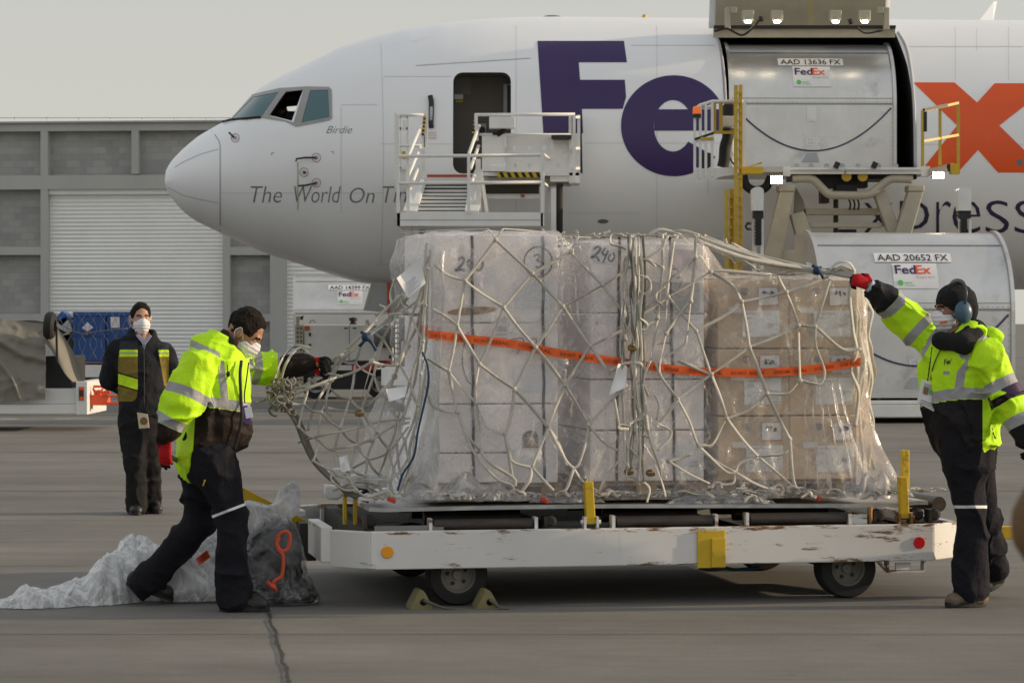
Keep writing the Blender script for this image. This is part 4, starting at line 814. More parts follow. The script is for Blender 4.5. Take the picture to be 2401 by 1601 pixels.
b = MB(); bp(b, 107, 835, 168, 912, TY+.35, 1.3); b.build('dark_interior', m_dark, tc_)  # dark block standing in for the black interior under the tarpaulin
for x in (-150, -70): wheel('wheel', (P(x, 0, TY).x, TY+.4, .18), (0, 1, 0), .18, .12, tc_)
b = MB(); bar(b, (132, 765, TY-.1), (134, 850, TY-.1), .03); b.build('mirror_post', m_dark, tc_)
b = MB(); b.lathe(P(105, 762, TY-.1), P(129, 764, TY-.1), [(.09, 0), (.17, .02), (.2, .25), (.2, .75), (.17, .98), (.09, 1)], 24); mt = b.build('spare_wheel', m_black, tc_); mt.scale = (1, 1, 1)
# red hitch
hm = m_orange
b = MB(); bp(b, 207, 926, 252, 950, TY+.2, .3); bp(b, 252, 926, 277, 931, TY+.2, .1); bp(b, 252, 943, 280, 949, TY+.2, .1); b.beam(P(238, 924, TY+.2), P(258, 917, TY+.2), .07, .05, (0, 1, 0)); b.beam(P(222, 926, TY+.3), P(236, 922, TY+.3), .12, .1, (0, 1, 0)); b.tube([P(x, y, TY+.25) for x, y in ((226, 921), (218, 912), (219, 906), (241, 906), (241, 912), (234, 921))], .02, 6); b.build('tow_hitch', hm, tc_, bevel=.01)
m_tarp = M('tarpaulin', (.21, .198, .165), .75, var=.12, scale=2.5, bump=.5, bscale=5)
from mathutils import noise as mnoise
def vn0(x, y, s): return mnoise.noise(Vector((x, y, s*7.3)))*1.6
def crease(x, y, line, wd): return math.exp(-((y-np.interp(x, [p[0] for p in line], [p[1] for p in line]))/wd)**2)
def fold(x, y): return .14*crease(x, y, [(-120, 740), (0, 778), (60, 800), (115, 808)], 15)+.15*crease(x, y, [(-120, 800), (0, 800), (60, 832), (110, 842)], 13)-.05*crease(x, y, [(0, 815), (60, 850), (110, 850)], 14)+.10*crease(x*1.0, y, [(-120, 800), (0, 845), (30, 885), (60, 960)], 14)+.035*(1-abs(vn0(x*.016+y*.02, y*.016-x*.006, 3)))**4+.022*(1-abs(vn0(x*.03-y*.01, y*.03, 8)))**4+.03*math.sin(x*.021+y*.012)+.02*math.sin(y*.03-x*.01)
def tarpA(u, v):
    x = -120+u*(108+120); yt = 748+max(0, x)*.1; yb = 942-max(0, x)*.06; y = yt+(yb-yt)*v
    return P(x, y, TY+.28*(1-v)**2-.06)+Vector((0, -fold(x, y)*(.5+v*.5), 0))
tp = MB(); tp.grid(tarpA, 60, 50)
def tarpT(u, v):
    x = -120+u*(230); a = P(x, 748+max(0, x)*.1, TY+.22); return a+Vector((0, 1.5*v, .03*math.sin(u*9+v*4)-.25*v*v))
tp.grid(tarpT, 40, 10)
def flap(u, v):
    # from the corner (108,775) and (135,790) sweeping down to (200,893)
    a = (104+26*u, 760+24*u) if False else None
    x0, y0 = 100+35*u, 800-22*u*0-30*(u); x1, y1 = 172+28*u, 893+0*u
    x = x0+(x1-x0)*v+8*math.sin(v*3.1)*(u); y = y0+(y1-y0)*v-6*math.sin(v*6)*(1-u)
    return P(x, y, TY-.02+.1*u)+Vector((0, -.05*math.sin(u*5+v*2), 0))
tp.grid(flap, 14, 30)
o = tp.build('tarpaulin', m_tarp, None, P(40, 940, TY)); tag(o, 'creased grey-beige tarpaulin draped over the white baggage cart', 'tarpaulin')
# ================================================================== pallet dolly (foreground)
DA = R(10.55); DU = Vector((math.cos(DA), math.sin(DA), 0)); DW = Vector((-math.sin(DA), math.cos(DA), 0)); DO = Vector((P(869, 0, 15.4).x, 15.4, 0)); ZV = Vector((0, 0, 1))
def D(u, w_, z): return DO+DU*u+DW*w_+ZV*z
def DP(px, py, w_=0.0): return on_plane(px, py, DO+DW*w_, DW)
def loc(p): d = p-DO; return d.dot(DU), d.dot(DW), p.z
def duz(px, py, w_=0.0): u, _, z = loc(DP(px, py, w_)); return u, z
def dbox(mb, u0, u1, w0, w1, z0, z1): return mb.hexa([D(u0, w0, z0), D(u1, w0, z0), D(u1, w1, z0), D(u0, w1, z0), D(u0, w0, z1), D(u1, w0, z1), D(u1, w1, z1), D(u0, w1, z1)])
def rusty(name, base):
    m = M(name, base, .42, var=.06, scale=2.5); n = m.node_tree.nodes; l = m.node_tree.links; b = n['Principled BSDF']; src = b.inputs['Base Color'].links[0].from_socket
    tc = n['Texture Coordinate']; mp = n.new('ShaderNodeMapping'); mp.inputs['Scale'].default_value = (4, 8, 26); l.new(tc.outputs['Object'], mp.inputs[0])
    z = n.new('ShaderNodeTexNoise'); z.inputs['Scale'].default_value = 1; z.inputs['Detail'].default_value = 8; z.inputs['Roughness'].default_value = .72; l.new(mp.outputs[0], z.inputs['Vector'])
    sp = n.new('ShaderNodeSeparateXYZ'); l.new(tc.outputs['Object'], sp.inputs[0])
    cr = n.new('ShaderNodeValToRGB'); e = cr.color_ramp.elements; e[0].position = 0; e[0].color = (.07,)*3+(1,); e[1].position = 1; e[1].color = (.10,)*3+(1,)
    for p, v in ((.2, .0), (.55, -.0), (.8, .0), (.9, .1)):
        q = e.new(p); q.color = (max(0, v),)*3+(1,)
    mr = n.new('ShaderNodeMapRange'); mr.inputs[1].default_value = .22; mr.inputs[2].default_value = .44; l.new(sp.outputs[2], mr.inputs[0]); l.new(mr.outputs[0], cr.inputs[0])
    nb = n.new('ShaderNodeTexNoise'); nb.inputs['Scale'].default_value = .9; nb.inputs['Detail'].default_value = 2; l.new(tc.outputs['Object'], nb.inputs['Vector'])
    ad = n.new('ShaderNodeMath'); ad.operation = 'MULTIPLY_ADD'; l.new(cr.outputs[0], ad.inputs[0]); ad.inputs[1].default_value = 1; l.new(z.outputs['Fac'], ad.inputs[2])
    a2 = n.new('ShaderNodeMath'); a2.operation = 'MULTIPLY_ADD'; l.new(nb.outputs['Fac'], a2.inputs[0]); a2.inputs[1].default_value = .32; l.new(ad.outputs[0], a2.inputs[2])
    th = n.new('ShaderNodeMapRange'); th.inputs[1].default_value = .775; th.inputs[2].default_value = .845; l.new(a2.outputs[0], th.inputs[0])
    mx_ = n.new('ShaderNodeMix'); mx_.data_type = 'RGBA'; mx_.inputs[7].default_value = (.17, .085, .03, 1); l.new(th.outputs[0], mx_.inputs[0]); l.new(src, mx_.inputs[6])
    # long pale-brown run stains
    mp2 = n.new('ShaderNodeMapping'); mp2.inputs['Scale'].default_value = (22, 22, 1.2); l.new(tc.outputs['Object'], mp2.inputs[0]); z2 = n.new('ShaderNodeTexNoise'); z2.inputs['Scale'].default_value = 1; z2.inputs['Detail'].default_value = 3; l.new(mp2.outputs[0], z2.inputs['Vector'])
    t2 = n.new('ShaderNodeMapRange'); t2.inputs[1].default_value = .68; t2.inputs[2].default_value = .85; t2.inputs[4].default_value = .5; l.new(z2.outputs['Fac'], t2.inputs[0])
    m3 = n.new('ShaderNodeMix'); m3.data_type = 'RGBA'; m3.inputs[7].default_value = (.42, .33, .2, 1); l.new(t2.outputs[0], m3.inputs[0]); l.new(mx_.outputs[2], m3.inputs[6]); l.new(m3.outputs[2], b.inputs['Base Color']); return m
m_beam = rusty('scuffed_white', (.66, .65, .64))
m_roll = M('rusty_roller', (.05, .042, .038), .45, .4, var=.3, scale=6, dirt=(.13, .06, .03), dirt_amt=.45, dirt_scale=5, stretch=(1, 1, 3))
m_deck = M('deck_dark', (.05, .047, .042), .7, var=.3, scale=5, dirt=(.12, .07, .04), dirt_amt=.4)
dl = thing('pallet_dolly', 'scuffed white pallet dolly with yellow stop posts and an orange and a red disc', 'pallet dolly', D(1.63, 1.2, 0))
UL = 3.275
ring = [(0, 0), (UL, 0), (UL+.20, .17), (UL+.27, .75)], [(0, 0), (-.205, .2), (-.18, .8)]
def fbeam(pts, z0, z1, th, name):
    b = MB()
    for (a, c) in zip(pts[:-1], pts[1:]):
        d = Vector((c[0]-a[0], c[1]-a[1], 0)).normalized(); nrm = Vector((-d.y, d.x, 0))
        if nrm.y < 0: nrm = -nrm
        p = [D(*a, z0), D(*c, z0), D(c[0]+nrm.x*th, c[1]+nrm.y*th, z0), D(a[0]+nrm.x*th, a[1]+nrm.y*th, z0)]
        b.hexa(p+[q+ZV*(z1-z0) for q in p])
    return b.build(name, m_beam, dl, bevel=.006)
fbeam([(0, 0), (UL, 0)], .222, .434, .05, 'side_beam')
fbeam([(0, 2.4), (UL, 2.4)], .222, .434, .05, 'side_beam')
fbeam([(UL+.003, .003), (UL+.2, .17)], .224, .432, .05, 'corner_beam'); fbeam([(-.205, .2), (-.003, .003)], .224, .432, .05, 'corner_beam')
fbeam([(UL+.003, 2.397), (UL+.2, 2.2)], .224, .432, .05, 'corner_beam'); fbeam([(-.205, 2.2), (-.003, 2.397)], .224, .432, .05, 'corner_beam')
b = MB(); dbox(b, -.255, -.19, .2, .85, .25, .45); b.build('end_beam', m_beam, dl, bevel=.006)
b = MB(); dbox(b, -.255, -.19, 1.55, 2.2, .25, .45); b.build('end_beam', m_beam, dl, bevel=.006)
b = MB(); dbox(b, UL+.17, UL+.22, .18, 2.2, .25, .43); b.build('end_beam', m_beam, dl, bevel=.006)
b = MB(); dbox(b, .06, UL-.02, .06, 2.38, .27, .31); b.build('deck', m_deck, dl)  # black sheet added to darken the dolly's interior beneath the pallet
for u in (.02, 1.06, 2.12, UL-.1):
    b = MB(); dbox(b, u, u+.08, .055, 2.39, .31, .42); b.build('cross_beam', m_deck, dl)
b = MB(); dbox(b, .03, .42, .055, .075, .3, .46); b.build('guide_plate', M('grey_plate', (.2, .2, .19), .6), dl)
for x0, x1, yy in ((1016, 1246, 1231), (1444, 1668, 1224), (1757, 1981, 1217)):
    (u0, z), (u1, _) = duz(x0, yy, .09), duz(x1, yy, .09); z -= .0
    b = MB(); b.lathe(D(u0, .09, z), D(u1, .09, z), [(0, 0), (.036, 0), (.036, 1), (0, 1)], 20); ro = b.build('roller', m_roll, dl)
    b = MB(); dbox(b, u0-.03, u0-.012, .05, .13, .43, z+.04); b.build('roller_bracket', m_beam, dl)
    b = MB(); dbox(b, u1+.012, u1+.03, .05, .13, .43, z+.04); b.build('roller_bracket', m_beam, dl)
    for k in range(4):
        w_ = .45+k*.5; b = MB(); b.cyl(D(u0, w_, .475), D(u1, w_, .475), .04, 12); b.build('roller', m_roll, dl)
for x, y in ((868, 1222), (1290, 1222), (2060, 1208), (2150, 1205), (2190, 1205)):
    u, z = duz(x, y, .12); b = MB(); b.lathe(D(u, .1, z), D(u, .17, z), [(0, 0), (.02, 0), (.036, .1), (.036, .9), (.02, 1), (0, 1)], 18); cs = b.build('caster', m_black, dl)
    b = MB(); dbox(b, u-.04, u-.02, .09, .18, .43, z+.03); dbox(b, u-.045, u+.045, .09, .18, .43, .442); b.build('caster_fork', m_roll, cs)
u, z = duz(2003, 1217, .1); b = MB(); dbox(b, u-.05, u+.065, .06, .12, .435, .49); b.build('white_block', m_beam, dl)
u, z = duz(2040, 1215, .1); b = MB(); b.cyl(D(u, .1, .435), D(u, .1, .53), .015, 8); b.build('bolt', M('brass', (.4, .22, .08), .4, .6), dl)
u, _ = duz(2215, 1195, .3); b = MB(); b.cyl(D(UL+.12, .25, .53), D(UL+.02, 1.2, .53), .045, 16); b.build('end_roller', m_roll, dl)
def post(x0, y0, x1, y1, nm='stop_post'):
    (u0, zt), (u1, zb_) = duz(x0, y0, .035), duz(x1, y1, .035); uc = (u0+u1)/2
    b = MB(); b.hexa([D(uc-.02, .02, zb_), D(uc+.035, .02, zb_), D(uc+.035, .065, zb_), D(uc-.02, .065, zb_), D(uc-.035, .01, zt), D(uc+.018, .01, zt), D(uc+.018, .055, zt), D(uc-.035, .055, zt)]); o = b.build(nm, m_yellow, dl, bevel=.006)
    b = MB(); dbox(b, uc-.035, uc-.022, .01, .07, .434, .5); dbox(b, uc+.037, uc+.05, .01, .07, .434, .5); b.cyl(D(uc-.05, .035, .47), D(uc+.065, .035, .47), .012, 10); b.build('bracket', m_beam, o)
post(1368, 1128, 1396, 1228); post(2109, 1117, 2127, 1215)
b = MB(); u, z = duz(2116, 1060, 2.3); dbox(b, u, u+.05, 2.3, 2.35, .45, .75); b.build('stop_post', m_yellow, dl, bevel=.006)
b = MB(); (u0, z0) = duz(803, 1165, .5); dbox(b, u0, u0+.02, .45, .5, .44, .62); dbox(b, u0+.06, u0+.08, .45, .5, .44, .62); dbox(b, u0, u0+.08, .45, .5, .60, .625); b.build('end_stop', m_yellow, dl, bevel=.004)
(u0, z1), (u1, z0) = duz(1634, 1243), duz(1699, 1330)
b = MB(); dbox(b, u0, u1, -.014, -.004, z0, z1); yp = b.build('bumper_plate', m_yellow, dl, bevel=.004)
b = MB(); dbox(b, (u0+u1)/2, u1, -.026, -.013, z0+.004, z1-.045); b.build('wear_pad', m_yellow, yp, bevel=.003)
def dsc(x, y, r, m, nm):
    u, z = duz(x, y); b = MB(); b.lathe(D(u, -.001, z), D(u, -.010, z), [(0, 1), (r*.9, 1), (r, .4), (r, 0)], 28); b.build(nm, m, dl)
dsc(908, 1294, .0345, M('amber_disc', (.78, .32, .015), .3), 'amber_reflector'); dsc(2155, 1272, .0345, M('red_disc', (.55, .012, .015), .3), 'red_reflector')
b = MB(); (u0, _), (u1, _) = duz(2080, 1340), duz(2178, 1340)
for a, c in (((u0+.03, .222), (u0+.03, .155)), ((u0+.03, .155), (u1, .155)), ((u1, .155), (u1, .222))): b.beam(D(a[0], .1, a[1]), D(c[0], .1, c[1]), .012, .06, DW)
b.beam(D(u0-.03, .1, .222), D(u0+.03, .1, .16), .012, .06, DW); b.build('step_bracket', m_beam, dl)
b = MB(); dbox(b, u0+.08, u0+.17, .08, .1, .165, .205); b.build('number_tag', m_paper, dl)
for x, yb in ((1075, 1423), (1990, 1408)):
    u, _ = duz(x, 1351, .12)
    wheel('wheel', D(u, .2, .172), DW, .172, .16, dl, M('wheel_rim', (.24, .225, .19), .6, var=.3)); wheel('wheel', D(u, 2.0, .172), -DW, .172, .16, dl)
    b = MB(); b.cyl(D(u, .2, .172), D(u, 2.0, .172), .035, 12); b.build('axle', m_deck, dl)
b = MB(); b.tube(catmull([DP(x, y, .4) for x, y in ((1640, 1330), (1670, 1335), (1700, 1331), (1725, 1335), (1780, 1330))]), .01, 6); b.build('loose_strap', M('blue_strap', (.01, .06, .09), .6), dl)
# tow bars
tb = MB(); A, B = P(752, 1258, 16.55), P(536, 1147, 16.2)
tb.beam(A, B, .09, .085); twb = tb.build('drawbar', m_yellow, dl, bevel=.006)
tb = MB(); dbox(tb, -.3, -.2, .9, 1.5, .2, .42); tb.build('drawbar_hinge', m_deck, dl)
tb = MB(); tb.tube([P(545, 1150, 16.2), P(470, 1110, 15.8), P(402, 1072, 15.2), P(392, 1066, 15.16)], .014, 10); tb.build('drawbar_handle', m_grey, twb)
t2 = MB(); t2.beam(P(2255, 1246, 17.0), P(2520, 1250, 16.4), .1, .075); o = t2.build('tow_bar', m_yellow, None, P(2340, 1246, 16.8), bevel=.006); tag(o, 'yellow tow bar behind the legs of the worker wearing ear defenders', 'tow bar')
# wheel chocks and rope
m_chock = M('chock_yellow', (.22, .195, .09), .7, var=.25, scale=8, dirt=(.1, .09, .06), dirt_amt=.45, dirt_scale=6)
CY = 15.42
def chock(px, label, first=None):
    c = P(px, 1423, CY); c.z = 0
    if first: return dup(first, c, label)
    t = thing('wheel_chock', label, 'wheel chock', c, 'pale yellow wheel chocks at the front wheel')
    prof = [(-.062, 0), (.064, 0), (.066, .012), (.02, .095), (.008, .107), (-.012, .104), (-.058, .02)]
    hole = [(.012+.02*math.cos(R(a)), .04+.02*math.sin(R(a))) for a in range(0, 360, 24)]
    vs, fs = poly2d([prof, hole]); b = MB()
    n = len(vs); top = [c+DU*x-DW*.0+ZV*y for x, y in vs]; bot = [p+DW*.18 for p in top]
    b.add(top+bot, [tuple(f) for f in fs]+[tuple(n+i for i in f)[::-1] for f in fs], False)
    for loop in (prof, hole):
        k = len(loop); q = [c+DU*x+ZV*y for x, y in loop]; b.add(q+[p+DW*.18 for p in q], [(i, (i+1) % k, k+(i+1) % k, k+i) for i in range(k)], False)
    b.build('body', m_chock, t); return t
ck = chock(988, 'pale yellow wheel chock on the left side of the front wheel'); chock(1144, 'pale yellow wheel chock on the right side of the front wheel, with the rope end', ck)
b = MB(); b.tube(catmull([P(x, y, CY-.01) for x, y in ((993, 1407), (1012, 1414), (1040, 1424), (1085, 1429), (1140, 1430), (1178, 1426), (1195, 1426))]), .008, 8); b.tube(catmull([P(x, y, CY-.005) for x, y in ((1147, 1405), (1162, 1416), (1174, 1425))]), .008, 8); b.ball(P(1175, 1425, CY-.01), .014, 10)
tag(b.build('chock_rope', M('rope_grey', (.14, .125, .1), .9, bump=.6, bscale=150), None, P(1080, 1428, CY)), 'grey rope joining the two wheel chocks', 'rope')
# ================================================================== pallet sheet, wooden pallets, cartons
pm = MB()
(u0, z0), (u1, z1) = duz(866, 1196, .1), duz(2176, 1171, .1)
def sheet(u, v): return D(u0+(u1-u0)*u, .1+2.25*v, .556+.008*math.sin(u*5)+(.012 if u > .97 else 0)+(.006 if u < .02 else 0))
pm.grid(sheet, 40, 4, False); o = pm.build('air_cargo_pallet', M('pallet_aluminium', (.4, .41, .41), .45, .6, var=.2, scale=8, bump=.1, bscale=20, dirt=(.1, .1, .1), dirt_amt=.3, dirt_scale=6), None, D(1.6, 1.2, .55), solid=.022); tag(o, 'flat aluminium cargo pallet lying on the white dolly under the wrapped load', 'cargo pallet')
m_wood = M('pallet_wood', (.36, .23, .11), .8, var=.25, scale=6, stretch=(1, 1, 6))
def woodpal(ua, ub, label):
    t = thing('wooden_pallet', label, 'wooden pallet', D((ua+ub)/2, .8, .58), 'wooden pallets under the cartons')
    for k in range(5):
        w_ = .24+k*.27; b = MB(); dbox(b, ua, ub, w_, w_+.12, .66, .68); b.build('top_board', m_wood, t)
    for k in range(3):
        u = ua+(ub-ua-.12)*k/2; b = MB(); dbox(b, u, u+.12, .24, 1.42, .598, .658); b.build('block', m_wood, t)
    for k in range(3):
        b = MB(); dbox(b, ua, ub, .24+k*.5, .34+k*.5, .58, .597); b.build('bottom_board', m_wood, t)
m_cartw = M('white_carton', (.87, .82, .8), .75, var=.08, scale=2.2, bump=.08, bscale=8, stretch=(1, 1, 5))
m_cartb = M('brown_carton', (.6, .465, .325), .8, var=.08, scale=2, bump=.06, bscale=8, stretch=(1, 1, 5))
m_cgap = M('carton_edge', (.16, .13, .1), .9)
u1a, u1b = duz(1018, 800, .22)[0], duz(1308, 800, .22)[0]
u2a, u2b = duz(1384, 800, .22)[0], duz(1651, 800, .22)[0]
u3a, u3m, u3b = duz(1683, 800, .2)[0], duz(1850, 800, .2)[0], duz(2012, 800, .2)[0]
woodpal(u1a-.03, u1b+.03, 'wooden pallet under the left stack of white cartons'); woodpal(u2a-.02, u2b+.02, 'wooden pallet under the middle stack of white cartons'); woodpal(u3a, u3b, 'wooden pallet under the brown cartons at the right')
def zof(y, w_=.22): return duz(1300, y, w_)[1]
def carton(ua, ub, w0, z0, z1, m, label, group, wd=1.15):
    t = thing('carton', label, 'carton', D((ua+ub)/2, w0+wd/2, z0), group)
    b = MB(); dbox(b, ua, ub, w0, w0+wd, z0+.003, z1-.003); b.build('box', m, t, bevel=.008); return t
def fl_on(t, name, shape, w_, m, mx=None):   # shape in pixel coordinates, laid on the carton's front
    b = MB(); flat(b, shape, lambda x, y: DP(x, y, w_), mx); return b.build(name, m, t)
def q2(*p): return list(p), [tuple(range(len(p)))]
def rect2(x0, y0, x1, y1, s=0): return q2((x0, y0), (x1, y0+s), (x1, y1+s), (x0, y1))
W0 = .22
ys1 = [549, 757, 946, 1060, 1137]
zs1 = [2.098]+[zof(y) for y in ys1[1:-1]]+[.682]
lab1 = ['white carton marked 290 on top of the left stack', 'white carton second from the top of the left stack, behind the orange tape', 'white carton third from the top of the left stack', 'white carton at the bottom of the left stack']
c1s = [carton(u1a, u1b, W0, zs1[i+1], zs1[i], m_cartw, lab1[i], 'white cartons on the pallet') for i in range(4)]
m_marker = M('marker_ink', (.035, .022, .03), .6)
def stroke(t, pts, w_, wd=3.2, m=m_marker): fl_on(t, 'marker_writing', line2d([(p.x, p.y) for p in catmull([(x, y, 0) for x, y in pts], 5)], wd), w_, m)
WF = W0-.004
stroke(c1s[0], [(1075, 610), (1082, 604), (1088, 608), (1083, 620), (1068, 634), (1080, 632), (1090, 634)], WF, 5)
stroke(c1s[0], [(1106, 614), (1100, 610), (1096, 618), (1102, 624), (1108, 616), (1107, 628), (1104, 635)], WF, 4.5)
stroke(c1s[0], [(1122, 615), (1116, 626), (1120, 635), (1130, 628), (1132, 616), (1126, 612)], WF, 4)
stroke(c1s[0], [(1262+33*math.cos(R(a)), 614+35*math.sin(R(a))) for a in range(0, 361, 24)], WF, 2.6)
stroke(c1s[0], [(1252, 600), (1262, 597), (1266, 604), (1258, 610), (1268, 614), (1270, 622), (1262, 628), (1256, 624)], WF, 3)
fl_on(c1s[0], 'hand_hole', poly2d([[(1107+58*math.cos(R(a))*(1), 729+9*math.sin(R(a))-4*math.cos(R(a))) for a in range(0, 360, 15)]]), WF, M('torn_card', (.3, .19, .08), .9))
fl_on(c1s[0], 'paper_sheet', rect2(1208, 662, 1298, 722), WF, m_paper)
fl_on(c1s[1], 'barcode_label', rect2(1157, 741, 1200, 800, 2), WF, m_paper)
for y in (745, 752, 783, 791): fl_on(c1s[1], 'print', rect2(1161, y, 1188, y+3), WF-.002, m_ltgrey)
for k in range(7): fl_on(c1s[1], 'barcode', rect2(1162+k*4, 764, 1164+k*4, 778), WF-.002, m_ltgrey)
stroke(c1s[1], [(1100, 778), (1090, 800), (1084, 850), (1095, 890), (1105, 900)], WF, 1.8); stroke(c1s[1], [(1200, 795), (1225, 793), (1226, 805), (1212, 830)], WF, 1.8); stroke(c1s[1], [(1240, 795), (1258, 795), (1255, 815), (1264, 820)], WF, 1.8)
fl_on(c1s[1], 'paper_sheet', rect2(1205, 857, 1294, 918), WF, m_paper)
fl_on(c1s[2], 'hand_hole', poly2d([[(1225, 1050), (1225, 1028)]+[(1243.5+18.5*math.cos(R(a)), 1026-17*math.sin(R(a))) for a in range(180, -1, -20)]+[(1262, 1050)]]), WF, m_cgap)
fl_on(c1s[3], 'white_flap', poly2d([[(1195, 1052), (1300, 1050), (1305, 1130), (1195, 1132)]]), WF, m_paper)
for x in (1106, 1272):
    b = MB(); (ua, za), (ub, zb_) = duz(x, 553, WF), duz(x+4, 1126, WF); b.strap([D(ua+(ub-ua)*k/20+.003*math.sin(k*1.7), WF-.003, za+(zb_-za)*k/20) for k in range(21)], .018, .004, DW); tag(b.build('packing_strap', m_blk, None, D(ua, W0, .7)), 'black packing strap on the left white stack, %s' % ('below the 290 mark' if x < 1200 else 'beside the circled 3'), 'packing strap', 'black packing straps')
zs2 = [2.05, zof(735), zof(890), zof(1010), .682]
lab2 = ['white carton with 290 on a sheet, top of the middle stack', 'white carton second from the top of the middle stack', 'white carton third from the top of the middle stack, below the orange tape', 'white carton at the bottom of the middle stack']
c2s = [carton(u2a, u2b, W0, zs2[i+1], zs2[i], m_cartw, lab2[i], 'white cartons on the pallet') for i in range(4)]
fl_on(c2s[0], 'paper_sheet', q2((1392, 574), (1448, 584), (1440, 621), (1387, 610)), WF, m_paper)
stroke(c2s[0], [(1392, 584), (1402, 578), (1408, 584), (1398, 596), (1385, 604), (1398, 602), (1405, 612)], WF-.003, 4.5); stroke(c2s[0], [(1420, 582), (1412, 592), (1420, 598), (1426, 588), (1414, 616)], WF-.003, 4); stroke(c2s[0], [(1434, 592), (1426, 606), (1434, 613), (1441, 602), (1438, 592)], WF-.003, 3.2)
fl_on(c2s[0], 'pink_form', q2((1578, 585), (1628, 587), (1636, 630), (1575, 628)), WF, M('pink_paper', (.56, .48, .5), .7))
stroke(c2s[0], [(1572, 632), (1588, 632), (1590, 640), (1576, 648)], WF, 2); stroke(c2s[0], [(1580, 652), (1600, 652), (1592, 675)], WF, 2); stroke(c2s[0], [(1576, 680), (1590, 694), (1610, 694), (1620, 685)], WF, 1.8); stroke(c2s[0], [(1504, 672), (1498, 684), (1506, 690), (1512, 680), (1506, 672)], WF, 2)
fl_on(c2s[1], 'paper_sheet', rect2(1496, 722, 1532, 785), WF, m_paper); fl_on(c2s[0], 'paper_sheet', rect2(1500, 660, 1640, 727, 3), WF, M('faded_sheet', (.5, .48, .48), .7))
stroke(c2s[2], [(1540, 808), (1560, 804), (1575, 806)], WF, 1.6); fl_on(c2s[3], 'paper_sheet', rect2(1590, 1042, 1646, 1110), WF, m_paper)
for y in (1080, 1088): fl_on(c2s[3], 'print', rect2(1616, y, 1640, y+5), WF-.002, m_ltgrey)
for x in (1452, 1570):
    b = MB(); (ua, za), (ub, zb_) = duz(x, 556, WF), duz(x-6 if x < 1500 else x+12, 1140, WF); b.strap([D(ua+(ub-ua)*k/20+.003*math.sin(k*1.3), WF-.003, za+(zb_-za)*k/20) for k in range(21)], .018, .004, DW); tag(b.build('packing_strap', m_blk, None, D(ua, W0, .7)), 'black packing strap on the middle white stack, %s' % ('beside the 290 sheet' if x < 1500 else 'beside the pink form'), 'packing strap', 'black packing straps')
W3 = .2; WF3 = W3-.004
yb = [650, 815, 975, 1133]; zs3 = [zof(y+3, W3) for y in yb]; zs3[-1] = .682
pos = ['top', 'middle', 'bottom']
for i in range(3):
    for k, (ua, ub) in enumerate(((u3a, u3m), (u3m+.004, u3b))):
        t = carton(ua, ub, W3+(.01 if k else 0), zs3[i+1], zs3[i], m_cartb, 'brown carton with shipping labels, %s row, %s column of the brown stack' % (pos[i], ('left', 'right')[k]), 'brown cartons on the pallet')
        dx, dy = k*167+i*4, i*158; wf = WF3+(.01 if k else 0)
        fl_on(t, 'picture_label', rect2(1778+dx, 674+dy, 1825+dx, 716+dy, -2), wf, m_paper)
        fl_on(t, 'label_border', poly2d([[(1777+dx, 673+dy), (1826+dx, 672+dy), (1826+dx, 717+dy), (1777+dx, 718+dy)], [(1778.5+dx, 675+dy), (1824+dx, 674+dy), (1824+dx, 715+dy), (1778.5+dx, 716+dy)]]), wf-.0015, m_redring)
        b = MB()
        for q in range(16): flat(b, disc(1788+dx+random.random()*27, 684+dy+random.random()*10, 1.2+random.random()*2.4), lambda x, y: DP(x, y, wf-.002-q*.0001))
        b.build('label_picture', m_dark, t)
        fl_on(t, 'address_label', rect2(1741+dx, 729+dy, 1828+dx, 791+dy, -2), wf, m_paper)
        fl_on(t, 'small_sticker', rect2(1709+dx, 720+dy, 1742+dx, 734+dy), wf-.001, m_paper)
        for y, x0, x1 in ((734, 1748, 1790), (745, 1748, 1765), (760, 1800, 1822), (768, 1748, 1756), (784, 1808, 1826)): fl_on(t, 'print', rect2(x0+dx, y+dy, x1+dx, y+dy+1.8, -.5), wf-.0025, m_ltgrey)
        fl_on(t, 'code_block', rect2(1801+dx, 758+dy, 1811+dx, 768+dy), wf-.004, m_ltgrey)
        b = MB(); flat(b, poly2d([[(1738+dx, 676+dy), (1754+dx, 676+dy), (1754+dx, 688+dy), (1746+dx, 694+dy), (1738+dx, 688+dy)]]), lambda x, y: DP(x, y, wf)); b.build('shield_print', M('faint_blue', (.27, .26, .26), .8), t)
# ================================================================== plastic wrap
m_wrap = film('stretch_wrap', .175, .12, .5, (4.5, 4.5, 1.6), (.9, .89, .92), (0, .75, 0), .5)
m_wrap2 = film('loose_wrap', .34, .14, .7, (5, 5, 2), (.88, .88, .92), (0, .3, 0), .9)
def vnoise(p, seed=0):
    p = np.asarray(p, dtype=np.float64); i = np.floor(p).astype(np.int64); f = p-i; f = f*f*f*(f*(f*6-15)+10); out = 0
    for dx in (0, 1):
        for dy in (0, 1):
            for dz in (0, 1):
                h = (i[..., 0]+dx)*374761393+(i[..., 1]+dy)*668265263+(i[..., 2]+dz)*1274126177+seed*974711
                h = (h ^ (h >> 13))*1274126177; h = (h ^ (h >> 16)) & 0xffff
                out = out+h/65535.*(f[..., 0] if dx else 1-f[..., 0])*(f[..., 1] if dy else 1-f[..., 1])*(f[..., 2] if dz else 1-f[..., 2])
    return out*2-1
def vn1(x, y, z, seed=0): return max(-1, min(1, mnoise.noise(Vector((x+seed*13.7, y-seed*5.3, z+seed*3.1)))*1.5))
zt1 = 2.112; ut = [u1a-.05, u1b, u1b+.04, u2a-.02, u2a+.1, u2b-.02, u3a+.06, u3b+.05]; ztv = [2.1, 2.112, 2.075, 2.06, 2.072, 2.072, zs3[0]+.02, zs3[0]+.012]
def ztop(u): return float(np.interp(u, ut, ztv))
